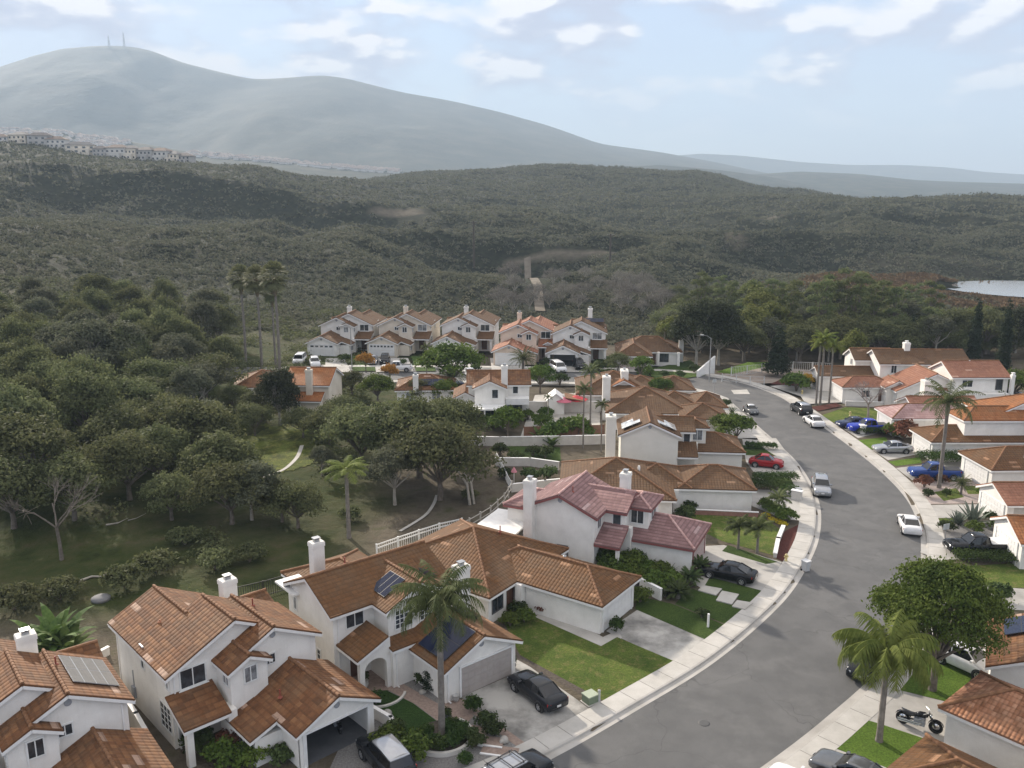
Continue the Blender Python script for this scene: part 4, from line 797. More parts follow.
def blob_leaves(blobs, n, sz, asp=.6, shell=.55, jit=.7):
    """leaf faces through the outer part of a set of clumps (x,y,z,rx,rz)"""
    B = np.array(blobs); w = B[:, 3] ** 2; k = RNG.choice(len(B), n, p=w / w.sum())
    d = RNG.normal(size=(n, 3)); d /= np.linalg.norm(d, axis=1, keepdims=True); d[:, 2] = np.where(d[:, 2] < -.35, -d[:, 2] * .6, d[:, 2])
    r = RNG.uniform(shell, 1.08, (n, 1)) * (1 + .22 * np.sin(d[:, :1] * 7 + k[:, None]) * np.sin(d[:, 1:2] * 6 + d[:, 2:] * 5 + k[:, None]))
    C = B[k, :3] + d * r * np.stack([B[k, 3], B[k, 3], B[k, 4]], 1)
    return cards(C, d + np.array([0, 0, .35]), np.full(n, sz), asp, jit)
def crown_blobs(n, R_, H0, H1, br, seed, flat_=.8, top=1.0):
    g = np.random.default_rng(seed); out = []
    for i in range(n):
        a = i * 2.4 + g.uniform(-.5, .5); t = (i + .5) / n; rr = R_ * math.sqrt(t) * g.uniform(.75, 1.0)
        z = H0 + (H1 - H0) * (1 - (rr / R_) ** 2 * top) * g.uniform(.8, 1) ; out.append((rr * math.cos(a), rr * math.sin(a), max(z, H0), br * g.uniform(.7, 1.25), br * flat_ * g.uniform(.7, 1.2)))
    return out
def limb_tree(blobs, base_r, h_fork, seed, lean=(0, 0), skip=1, n=7, sweep=.25):
    g = random.Random(seed); mb = MB(); f = Vector((lean[0], lean[1], h_fork)); mb.tube([(0, 0, -.3), (lean[0] * .3 + g.uniform(-.1, .1), lean[1] * .3, h_fork * .5), f], [base_r * 1.25, base_r * .95, base_r * .8], n)
    for b in blobs[::skip]:
        e = Vector(b[:3]); m = f.lerp(e, .5) + Vector((g.uniform(-1, 1), g.uniform(-1, 1), g.uniform(0, 1))) * sweep * (e - f).length * .5
        mb.tube([f - Vector((0, 0, .15)), m, e], [base_r * .55, base_r * .34, base_r * .10], 5)
        for j in range(2):
            q = e + Vector((g.uniform(-1, 1), g.uniform(-1, 1), g.uniform(.1, .8))) * b[3] * .7; mb.tube([m.lerp(e, .5), q], [base_r * .2, base_r * .05], 4)
    return mb
PROTO = {}
def proto_tree(key, name, cat, blobs, n, sz, leaf, bark, base_r, h_fork, seed, asp=.6, shell=.55, **k):
    root = bpy.data.objects.new(name, None); root['category'] = cat
    me = npmesh('crown', *blob_leaves(blobs, n, sz, asp, shell), leaf); cr = bpy.data.objects.new('crown', me)
    mb = limb_tree(blobs, base_r, h_fork, seed, **k); tm = bpy.data.meshes.new('trunk'); tm.from_pydata(mb.v, [], mb.f); tm.polygons.foreach_set('use_smooth', mb.sm); tm.materials.append(bark)
    PROTO[key] = (name, cat, [('crown', me), ('trunk', tm)])
def put(key, loc, sc=1, rz=None, label='', group=None):
    name, cat, parts = PROTO[key]; rz = RNG.uniform(0, 6.28) if rz is None else rz
    r = thing(name, label, cat, tuple(loc), rz, group); r.scale = (sc, sc, sc) if isinstance(sc, (int, float)) else sc
    for nm, me in parts:
        o = link(bpy.data.objects.new(nm, me)); o.parent = r
    return r
for i in range(4): proto_tree('oak%d' % i, 'oak_tree', 'tree', crown_blobs(13 + i, 3.6, 2.2, 6.0, 1.7, 40 + i), 7500, .17, LEAF['oak'], BARK, .24, 1.6, i)
proto_tree('oakl', 'olive_tree', 'tree', crown_blobs(12, 3.2, 2.8, 7.0, 1.5, 77), 6000, .17, LEAF['oaklight'], PALEBARK, .2, 2.2, 5)
proto_tree('broad', 'broadleaf_tree', 'tree', crown_blobs(26, 4.2, 2.6, 7.0, 1.5, 3, .75, .85), 34000, .115, LEAF['broad'], BARK, .26, 1.9, 6)
proto_tree('round', 'round_tree', 'tree', crown_blobs(16, 3.4, 2.4, 6.0, 1.5, 13, .8, .8), 5200, .22, LEAF['broad'], BARK, .22, 1.9, 8)
proto_tree('euc', 'eucalyptus_tree', 'tree', crown_blobs(26, 5.6, 1.8, 14.5, 2.5, 15, 1.0, .78), 11000, .30, LEAF['euc'], PALEBARK, .36, 3.6, 9)
proto_tree('yel', 'yellow_green_tree', 'tree', crown_blobs(14, 4.0, 4, 9.5, 1.9, 16), 4200, .30, LEAF['yel'], BARK, .22, 3, 10)
for i in range(2): proto_tree('pine%d' % i, 'pine_tree', 'tree', [(math.cos(j * 2.1 + i * 1.3) * (1.0 + .9 * ((j * 37 + i * 11) % 5) / 5), math.sin(j * 2.1 + i) * (1.0 + .9 * ((j * 23) % 5) / 5), 3.6 + j * .62, 1.0 + .35 * ((j * 13 + i) % 3) / 3, .75) for j in range(12)], 3000, .26, LEAF['pine'], BARK, .2, 4, 20 + i, .35)
proto_tree('cyp', 'cypress_tree', 'tree', [(math.sin(j * 2) * .12, math.cos(j * 2) * .12, .9 + j * .85, .95 * (1 - (j / 17.) ** 2.2) + .2, .85) for j in range(17)], 6000, .22, LEAF['cyp'], BARK, .16, 1, 30, .4, .7, skip=6)
proto_tree('con', 'conifer_tree', 'tree', [(math.sin(j * 2) * .2, math.cos(j * 2) * .2, 1.0 + j * .75, 2.1 * (1 - j / 12.) + .3, .6) for j in range(11)], 4200, .24, LEAF['cyp'], BARK, .18, 1, 31, .4, .7, skip=4)
proto_tree('small', 'small_tree', 'tree', crown_blobs(9, 1.5, 1.7, 3.2, .85, 50), 2200, .15, LEAF['broad'], BARK, .09, 1.2, 33)
proto_tree('fall', 'autumn_tree', 'tree', crown_blobs(8, 1.6, 1.3, 3.4, .9, 51), 1800, .17, LEAF['orange'], BARK, .09, 1.2, 34)
proto_tree('greybush', 'bare_scrub', 'shrub', crown_blobs(12, 2.6, 1.5, 4.6, 1.2, 52), 2600, .22, LEAF['grey'], PALEBARK, .12, .8, 35, .12)
def proto_bush(key, name, cat, leaf, n, sz, blobs, asp=.6, stem=.05):
    me = npmesh('foliage', *blob_leaves(blobs, n, sz, asp, .5), leaf); mb = MB()
    for b in blobs[:5]: mb.tube([(0, 0, -.1), (b[0] * .4, b[1] * .4, b[2] * .4), b[:3]], [stem, stem * .7, stem * .3], 5)
    tm = bpy.data.meshes.new('stem'); tm.from_pydata(mb.v, [], mb.f); tm.materials.append(BARK); PROTO[key] = (name, cat, [('foliage', me), ('stem', tm)])
proto_bush('shrub', 'shrub', 'shrub', LEAF['shrub'], 900, .11, crown_blobs(7, .6, .35, .75, .42, 60)); proto_bush('ball', 'clipped_shrub', 'shrub', LEAF['hedge'], 1100, .075, [(0, 0, .5, .5, .48), (.1, .05, .55, .45, .4)])
proto_bush('redshrub', 'shrub', 'shrub', LEAF['red'], 900, .11, crown_blobs(7, .7, .4, .9, .45, 61)); proto_bush('lshrub', 'shrub', 'shrub', LEAF['broad'], 1000, .12, crown_blobs(8, .8, .4, 1.0, .5, 62)); proto_bush('thicket', 'scrub_bush', 'bush', LEAF['oak'], 1500, .2, crown_blobs(9, 1.7, .7, 1.9, .95, 63))
# palms -----------------------------------------------------------
def frond(mb, L, n, up, droop, wid, az, base=(0, 0, 0), leaf_w=.05, twist=0, vdroop=.5):
    ca, sa = math.cos(az), math.sin(az); pts = []; x, z, a = 0, 0, up
    for i in range(n + 1):
        pts.append(Vector((base[0] + x * ca, base[1] + x * sa, base[2] + z))); a2 = up - droop * (i / n) ** 1.3; x += L / n * math.cos(a2); z += L / n * math.sin(a2)
    side = Vector((-sa, ca, 0))
    for i in range(n):
        t = i / n; p, q = pts[i], pts[i + 1]; mb.poly([p + side * .025, p - side * .025, q - side * .02, q + side * .02])
        if i < 1: continue
        w = wid * math.sin(math.pi * min(1, .12 + t * .88)) ** .6 * (1 if t < .85 else .8)
        for s in (1, -1):
            for h in (0, .5):
                o = p.lerp(q, h); d = (q - p).normalized(); e = o + side * s * w * random.uniform(.75, 1.05) + d * w * .45 + Vector((0, 0, -w * vdroop * random.uniform(.6, 1.3)))
                m = o.lerp(e, .5) + Vector((0, 0, w * .13)); k = d * leaf_w
                mb.poly([o - k, o + k, m + k, m - k]); mb.poly([m - k, m + k, e])
def proto_feather(key, name, H_, L, nf, leaf, seed, wid=.55, trunk_r=.15, tr=PALMBARK, ups=(1.25, -.2), droop=(1.0, 1.9), n=16, boot=True, lean=.0, lw=.035, vd=.7):
    random.seed(seed); mb = MB()
    for i in range(nf):
        t = i / nf; frond(mb, L * random.uniform(.85, 1.08), n, ups[0] + (ups[1] - ups[0]) * t + random.uniform(-.1, .1), droop[0] + (droop[1] - droop[0]) * t, wid, i * 2.4 + random.uniform(-.2, .2), (0, 0, 0), lw, vdroop=vd)
    me = bpy.data.meshes.new('crown'); me.from_pydata([(a + lean, b, c + H_) for a, b, c in mb.v], [], mb.f); me.materials.append(leaf)
    t = MB(); k = max(4, int(H_ / .5)); t.tube([(lean * (i / k) ** 1.5, 0, -.2 + (H_ + .15) * i / k) for i in range(k + 1)], [trunk_r * (1.35 if i == 0 else 1.0 + .05 * (i % 2) - .25 * i / k) for i in range(k + 1)], 10)
    tm = bpy.data.meshes.new('trunk'); tm.from_pydata(t.v, [], t.f); tm.polygons.foreach_set('use_smooth', t.sm); tm.materials.append(tr); P = [('crown', me), ('trunk', tm)]
    if boot:
        b = MB(); b.tube([(lean, 0, H_ - 1.1), (lean, 0, H_ - .5), (lean, 0, H_ + .25)], [trunk_r * .95, trunk_r * 1.25, trunk_r * .6], 9); bm_ = bpy.data.meshes.new('crownshaft'); bm_.from_pydata(b.v, [], b.f); bm_.materials.append(flat('palm_crownshaft', (.20, .20, .13), .8)); P.append(('crownshaft', bm_))
    PROTO[key] = (name, 'palm tree', P); random.seed(seed + 1)
proto_feather('queen', 'feather_palm', 9.0, 3.5, 31, LEAF['palm'], 1, .62, .21, droop=(1.4, 2.3), ups=(1.35, .1), n=22, vd=1.1, lw=.03)
proto_feather('queeny', 'feather_palm', 5.5, 4.0, 32, LEAF['palmy'], 2, .7, .2, droop=(2.1, 3.1), ups=(1.42, .8), n=26, vd=1.5, lw=.04)
proto_feather('queenm', 'feather_palm', 8.0, 3.6, 22, LEAF['palm'], 3, .6, .2, droop=(1.3, 1.9), ups=(1.3, .0), n=16)
proto_feather('street', 'feather_palm', 9.6, 2.4, 18, LEAF['palmy'], 4, .5, .17, droop=(1.3, 2.0), ups=(1.3, .1), n=12)
proto_feather('tallp', 'feather_palm', 10, 2.1, 16, LEAF['palm'], 5, .45, .14, droop=(1.2, 2.0), ups=(1.3, .0), n=12)
proto_feather('pygmy', 'pygmy_palm', 1.6, 1.3, 16, LEAF['palm'], 6, .3, .09, droop=(1.2, 1.9), ups=(1.3, .2), n=10, boot=False)
proto_feather('sago', 'sago_palm', .5, 1.3, 24, LEAF['shrub'], 7, .25, .2, droop=(.7, 1.1), ups=(1.2, .2), n=12, boot=False)
proto_feather('date', 'date_palm', 2.6, 3.6, 40, LEAF['palm'], 8, .4, .3, droop=(.9, 1.5), ups=(1.35, .0), n=14, boot=False)
def proto_fan(key, H_, seed, r=1.6):
    g = np.random.default_rng(seed); random.seed(seed); mb = MB()
    for i in range(64):
        t = i / 64; el = 1.5 - 2.5 * t + random.uniform(-.12, .12); az = i * 2.4; d = Vector((math.cos(az) * math.cos(el), math.sin(az) * math.cos(el), math.sin(el))); c = d * r * random.uniform(.55, .75)
        s = d.cross(Vector((0, 0, 1))); s = (s if s.length > .1 else Vector((1, 0, 0))).normalized(); u = s.cross(d)
        mb.bar((0, 0, 0), c, .03)
        for k in range(-5, 6):
            a = k * .24; v = (d * math.cos(a) + s * math.sin(a)); e = c + v * r * .62 + Vector((0, 0, -.16 * r * abs(random.gauss(1, .3)))); w = s * math.cos(a) * .10 - d * math.sin(a) * .10
            m = c.lerp(e, .6) + Vector((0, 0, .07)); mb.poly([c - w * .3, c + w * .3, m + w, m - w]); mb.poly([m - w, m + w, e])
    me = bpy.data.meshes.new('crown'); me.from_pydata([(a, b, c + H_) for a, b, c in mb.v], [], mb.f); me.materials.append(LEAF['fan'])
    t = MB(); k = 12; t.tube([(math.sin(i * .3 + seed) * .12, 0, -.3 + (H_ + .3) * i / k) for i in range(k + 1)], [.27 - .09 * i / k for i in range(k + 1)], 9); tm = bpy.data.meshes.new('trunk'); tm.from_pydata(t.v, [], t.f); tm.materials.append(PALMBARK); tm.polygons.foreach_set('use_smooth', t.sm)
    b = MB(); b.tube([(0, 0, H_ - r * 1.5), (0, 0, H_ - r * .7), (0, 0, H_)], [.2, .62, .5], 10); bm_ = bpy.data.meshes.new('dead_frond_skirt'); bm_.from_pydata(b.v, [], b.f); bm_.materials.append(mat('dead_fronds', [(.3, (.12, .095, .06)), (.7, (.22, .18, .12))], 4, .95, .1, bmp=.9, bscale=9))
    PROTO[key] = ('fan_palm', 'palm tree', [('crown', me), ('trunk', tm), ('dead_frond_skirt', bm_)])
proto_fan('fan', 17.0, 3, 2.25)
def blades(n, L, w, up0, up1, bend, seed, base_r=.1, segs=5):
    random.seed(seed); mb = MB()
    for i in range(n):
        az = i * 2.4; up = up0 + (up1 - up0) * i / n; ca, sa = math.cos(az), math.sin(az); sd = Vector((-sa, ca, 0)); x, z = base_r, 0; P = []; l = L * random.uniform(.8, 1.1)
        for k in range(segs + 1):
            P.append(Vector((x * ca, x * sa, z))); a = up - bend * (k / segs) ** 1.5; x += l / segs * math.cos(a); z += l / segs * math.sin(a)
        W_ = [w * math.sin(math.pi * (.18 + .82 * k / segs)) for k in range(segs + 1)]
        for k in range(segs): mb.poly([P[k] - sd * W_[k], P[k] + sd * W_[k], P[k+1] + sd * W_[k+1], P[k+1] - sd * W_[k+1]])
    return mb
for key, nm, ct, mb, lf in (('agave', 'agave', 'agave', blades(34, 1.5, .11, 1.45, .25, .25, 3), 'agave'), ('banana', 'banana_plant', 'banana plant', blades(16, 2.9, .33, 1.5, .7, 1.3, 4, .1, 7), 'bana'), ('strap', 'strappy_plant', 'plant', blades(26, .8, .035, 1.45, .5, .9, 5), 'shrub')):
    me = bpy.data.meshes.new('leaves'); me.from_pydata(mb.v, [], mb.f); me.materials.append(LEAF[lf]); st = MB(); st.tube([(0, 0, -.1), (0, 0, .35)], [.16, .1], 7); tm = bpy.data.meshes.new('stem'); tm.from_pydata(st.v, [], st.f); tm.materials.append(BARK); PROTO[key] = (nm, ct, [('leaves', me), ('stem', tm)])
def branchy(mb, p, d, L, r, g, depth):
    q = p + d * L; mb.tube([p, p.lerp(q, .5) + Vector((g.uniform(-1, 1), g.uniform(-1, 1), 0)) * L * .06, q], [r, r * .85, r * .7], 5 if depth > 2 else 3, cap=False)
    if depth == 0: return
    for i in range(3 if depth > 1 else 4):
        n = (d + Vector((g.gauss(0, .55), g.gauss(0, .55), g.gauss(.12, .3)))).normalized(); branchy(mb, p.lerp(q, g.uniform(.6, 1)), n, L * g.uniform(.6, .8), r * .6, g, depth - 1)
def proto_bare(key, name, L, r, seed, bark, depth=5):
    g = random.Random(seed); t = MB(); t.tube([(0, 0, -.2), (.1, 0, L * .5), (.05, .1, L)], [r * 1.3, r, r * .9], 7); b = MB()
    for i in range(4): a = i * 1.6 + g.uniform(-.3, .3); branchy(b, Vector((.05, .1, L)), Vector((math.cos(a) * .7, math.sin(a) * .7, .75)).normalized(), L * .8, r * .55, g, depth - 1)
    P = []
    for nm, m in (('trunk', t), ('branches', b)):
        me = bpy.data.meshes.new(nm); me.from_pydata(m.v, [], m.f); me.materials.append(bark); P.append((nm, me))
    PROTO[key] = (name, 'tree', P)
proto_bare('bare', 'leafless_tree', 2.0, .14, 5, mat('bark_pinkish_grey', [(.3, (.20, .165, .15)), (.7, (.30, .255, .235))], 3, .9, .2))
proto_bare('snag', 'bare_limbed_tree', 2.6, .13, 8, BARK, 4)
# ---- palms that can be told apart
put('queen', (-4.3, 48.0, 0), 1.0, .3, 'tall single feather palm in the planted circle in front of the arched-porch house')
put('queeny', at(879, 741), 1.0, 1.1, 'golden-green drooping feather palm on the bright lawn by the motorcycle drive')
put('broad', at(932, 690), (.94, .94, 1.22), .5, 'big round broadleaf tree on the right verge beside the golden feather palm')
put('queenm', (48.0, 94.0, 0), (1.1, 1.1, 1.22), 0, 'tall feather palm with a grey trunk beside the blue pickup')
for (u, v, s, l) in ((816, 404, .97, 'leftmost of three slim palms on the right kerb, by the dark parked off-roader'), (820, 404, 1.06, 'middle and tallest of the three slim palms on the right kerb'), (829, 403, .93, 'rightmost of the three slim palms on the right kerb, nearest the garages')): put('street', at(u, v), s, None, l, 'slim palms on the right kerb')
for (u, v, s, l) in ((246, 365, .98, 'leftmost of the tall fan palms above the oaks on the left'), (262, 371, 1.0, 'second fan palm from the left above the oaks'), (280, 378, 1.06, 'rightmost and bushiest of the tall fan palms on the left'), (276, 368, .83, 'shortest of the fan palms, tucked behind the rightmost one')):
    put('fan', at(u, v), s, None, l, 'tall fan palms behind the oaks')
put('street', (-15.7, 79.5, gz(-15.7, 79.5)), (1.25, 1.25, .72), .7, 'feather palm standing alone on the grassy slope behind the gardens')
for (u, v, s, l) in ((583, 448, .78, 'thin palm in the garden by the red parasol'), (601, 452, .62, 'short thin palm close to the tall white chimney stack'), (590, 436, .9, 'thin tall palm between two garden chimneys')): put('tallp', at(u, v), s, None, l, 'thin garden palms')
put('date', (-10.0, 141.0, 0), 1.0, None, 'spreading palm among the back-street gardens below the back row'); put('date', at(523, 372), .9, None, 'spreading dark palm in front of the peach-walled house')
put('round', at(452, 392), (1.35, 1.35, 1.25), None, 'round bright green tree with a thick trunk in front of the back row')
put('tallp', at(427, 385), .65, None, 'young palm left of the round green tree')
for (u, v, s, l) in ((738, 549, 1.35, 'left of two small palms on the lawn with the red mulch bed'), (757, 553, 1.5, 'right of two small palms on the lawn with the red mulch bed'), (778, 517, 1.2, 'small palm on the kerb corner beside the clipped hedges')): put('pygmy', at(u, v), s, None, l, 'small palms in the front gardens')
for (u, v, k, s, l) in ((352, 396, 'oak0', .62, 'small oak between the cream house and the solar-roofed low house'), (378, 404, 'round', .72, 'bushy green tree left of the low house with the dark solar array'), (418, 404, 'oak2', .6, 'small oak in front of the low house with the dark solar array'), (444, 404, 'round', .6, 'bright bushy tree between the low solar-roofed house and the patio-cover house'), (540, 392, 'round', .7, 'bushy garden tree right of the patio-cover house'), (548, 426, 'tallp', .42, 'short garden palm beside the brown board fence'), (618, 372, 'oak1', .55, 'dark bushy tree left of the last back-row drive'), (508, 440, 'small', 1.3, 'small leafy tree inside the white garden wall'), (640, 382, 'small', 1.3, 'small tree behind the last roofs on the left kerb')): put(k, at(u, v), s, None, l)
put('bare', at(868, 419), 1.05, None, 'leafless grey tree on the lawn in front of the salmon-roofed house')
put('con', at(777, 376), 1.0, None, 'dense dark conifer on the corner beyond the street bend'); 
for (u, v, s, l) in ((1001, 378, .76, 'rightmost tall cypress at the right edge'), (973, 360, .66, 'tall thin cypress behind the pink gabled house'), (911, 352, .42, 'narrow cypress behind the white roof chimney')):
    put('cyp', at(u, v), (1.05, 1.05, s * 1.22), None, l, 'tall cypresses on the right')
put('small', at(736, 447), (1.5, 1.5, 1.25), None, 'multi-stemmed small tree by the kerb above the red car'); put('small', at(722, 443), 1.1, None, 'small leafy tree left of the multi-stemmed one above the red car')
put('fall', at(366, 372), 1.0, None, 'small yellowing tree beside the lamp post on the back street'); put('fall', at(390, 382), .9, None, 'orange-leaved small tree in front of the parked pickup'); put('fall', at(861, 392), .01, None, 'x') if 0 else None
put('yel', (60.5, 153, 0), (.55, .55, .85), None, 'yellow-leaved tree behind the white gable at the head of the right kerb'); 
put('street', at(826, 388), .82, None, 'short palm in front of the white gable at the head of the kerb') if 0 else None
# ---- trees beyond the street bend
for i, (u, vb, key, s, l) in enumerate([
 (696, 366, 'euc', .84, 'huge dark eucalyptus with pale trunks beside the lamp post at the bend'), (718, 364, 'euc', .82, 'second dark eucalyptus, merging with the huge one at the bend'), (672, 350, 'yel', .72, 'yellow-green tree left of the dark eucalyptus'), (664, 352, 'street', .55, 'golden palm-like tree behind the last back-row house'),
 (749, 352, 'yel', .95, 'yellow-green tree just right of the dark eucalyptus'), (770, 348, 'yel', .95, 'yellow-green tree behind the dense conifer'), (786, 346, 'pine0', 1.25, 'tall pine left of the paired pines behind the salmon-roofed house'), (820, 345, 'pine1', 1.35, 'pine with a split crown above the three slim palms'), (838, 343, 'pine0', 1.3, 'dark pine right of the split-crowned one'), (852, 342, 'pine1', 1.45, 'tallest pine of the row behind the houses'), (871, 341, 'pine0', 1.2, 'pine with a thin top over the long brown ridge'), (893, 342, 'pine1', 1.15, 'short pine beside the narrow cypress'),
 (744, 360, 'oak0', 1.1, 'dark bushy tree behind the fence at the bend'), (800, 362, 'oak2', 1.1, 'olive bushy tree behind the slim palms'), (840, 357, 'oak1', 1.25, 'broad olive tree behind the salmon roofs'), (935, 356, 'oakl', 1.15, 'pale olive tree behind the pink gabled house'), (950, 348, 'oak3', 1.3, 'wide olive tree between two cypresses'), (985, 352, 'oak2', 1.35, 'dark tree between the two right-hand cypresses'), (1015, 352, 'euc', .62, 'dark eucalyptus at the right edge behind the cypresses'), (995, 340, 'euc', .5, 'far eucalyptus behind the right-hand cypress'), (930, 335, 'pine0', 1.1, 'single pine far behind the pink gabled house'), (905, 338, 'oakl', 1.2, 'pale tree left of the single far pine')]):
    put(key, at(u, vb), s, None, l)
put('round', at(1012, 402), .8, None, 'bright bushy tree at the right edge behind the orange hipped roof'); put('lshrub', at(1000, 410), 2.2, None, 'bright green bush behind the orange hipped roof')
# ---- the oaks on the left slope
fg = [(62, 560, 'snag', 1.2, 'thin bare-limbed tree at the left, its trunk on open grass'), (14, 528, 'oak1', 1.1, 'dark oak at the left edge in front of the wood'), (75, 520, 'oak0', 1.0, 'dark oak behind the thin bare-limbed tree'), (232, 524, 'oak2', .95, 'dark oak in the middle of the grassy slope'), (252, 520, 'oakl', .85, 'greyish olive tree on the slope by the drain channel'), (298, 528, 'oak3', .72, 'low dark oak left of the lone slope palm'), (130, 500, 'oak2', 1.1, 'large oak at the edge of the shaded grass'), (160, 486, 'oak0', 1.05, 'large dark oak deep in the wood behind the shaded grass'), (395, 505, 'oakl', .9, 'thin oak beside the fallen grey limbs'), (440, 500, 'oak1', 1.35, 'broad dark oak below the patio-cover house'), (420, 478, 'oak0', 1.45, 'tall dark oak in front of the patio-cover house'), (390, 474, 'oak3', 1.3, 'spreading oak below the roof with the dark solar array'), (362, 468, 'oak2', 1.15, 'wide olive oak below the cream stepped-roof house'), (175, 455, 'oak1', 1.15, 'broad oak on the brow above the shaded grass'), (195, 470, 'oak2', 1.3, 'broad oak left of the yellow-green clearing'), (120, 470, 'oak3', 1.15, 'tall oak inside the wood, left of the brow oak'), (222, 498, 'oak0', 1.1, 'oak under the yellow-green clearing'), (282, 522, 'oak2', .65, 'oak with a dark crown between the drain channel and the chimneys'), (172, 520, 'oak1', .75, 'low oak at the centre of the shaded grass'), (30, 500, 'oak3', 1.4, 'dense oak at the left edge inside the wood'), (92, 392, 'oakl', 1.6, 'tall pale olive tree standing above the left wood'), (126, 388, 'oakl', 1.5, 'pale olive tree right of the tall pale one above the left wood'), (62, 380, 'oakl', 1.3, 'smaller pale olive tree left of the tall pale one'), (303, 438, 'oak1', .66, 'small oak in front of the cream stepped-roof house'), (330, 445, 'oak3', .8, 'low spreading oak in front of the cream stepped-roof house'), (236, 412, 'oak2', .62, 'oak in front of the hidden brown roof'), (450, 455, 'oak2', 1.1, 'oak pressed against the patio of the white garden house'), (345, 428, 'oak1', .72, 'oak right of the pale chimney of the cream stepped-roof house'), (280, 425, 'euc', .55, 'nearly black tree beside the cream stepped-roof house'), (252, 420, 'oak0', .62, 'dark oak below the hidden brown roof'), (322, 476, 'oakl', .5, 'small thin oak by the yellow-green clearing'), (255, 436, 'oak3', .7, 'oak at the top of the yellow-green clearing')]
for u, v, k, s, l in fg:
    p = hit(u, v); put(k, p, s, None, l)
WOOD = []
g = np.random.default_rng(5)
for j in range(2400):
    u, v = g.uniform(-60, 330), g.uniform(318, 500); p = hit(u, v) if j % 1 == 0 else None
    if v > 462: continue
    if u > 215 + (v - 330) * .25 and v < 420: continue
    if u > 212 and v > 380: continue
    if p.y > 245 or p.x > -22 or (u > 240 and 425 < v < 500): continue
    if any((p.x - q[0]) ** 2 + (p.y - q[1]) ** 2 < (4.3 + p.y * .006) ** 2 for q in WOOD): continue
    WOOD.append((p.x, p.y, p.z))
    if len(WOOD) >= 150: break
for i, p in enumerate(WOOD):
    k = ['oak0', 'oak1', 'oak2', 'oak3', 'oakl'][4 if g.random() < .3 else int(g.integers(0, 4))]
    pale = k == 'oakl'
    put(k, p, tuple(float(g.uniform(.72, 1.4)) * q for q in (1, 1, float(g.uniform(.8, 1.25)))), None, 'pale olive tree inside the closed back part of the left wood' if pale else 'dark oak inside the closed back part of the left wood', 'pale trees in the left wood' if pale else 'oaks of the left wood')
for i, (u, v, s, l) in enumerate([(125, 588, .9, 'dark round bush on the open grass left of the wide house'), (155, 572, .85, 'dark bush beside the fallen pale branch'), (15, 610, .9, 'bush at the left edge on the bare slope'), (60, 600, .8, 'low bush near the pale bare-limbed tree'), (215, 570, .8, 'scrub bush up the slope from the white chimney'), (250, 562, .75, 'scrub bush left of the black garden fence'), (185, 545, .75, 'low scrub bush under the middle oaks'), (390, 548, .5, 'x'), (350, 520, .6, 'small bush by the lone slope palm'), (470, 500, .5, 'dark bush below the leaning grey limbs')]):
    if l != 'x': put('thicket', hit(u, v), s, None, l)
# ---- valley trees (grey scrub and dark clumps between the back row and the hills)
g = np.random.default_rng(9); n = 0; VAL = []
for j in range(900):
    u, v = g.uniform(500, 665), g.uniform(280, 318); p = hit(u, v)
    if any((p.x - q[0]) ** 2 + (p.y - q[1]) ** 2 < 30 for q in VAL) or p.y < 192: continue
    VAL.append(p); put('greybush', p, float(g.uniform(.9, 1.6)), None, 'leafless grey scrub in the hollow behind the back row', 'grey scrub behind the back row'); n += 1
    if n > 24: break
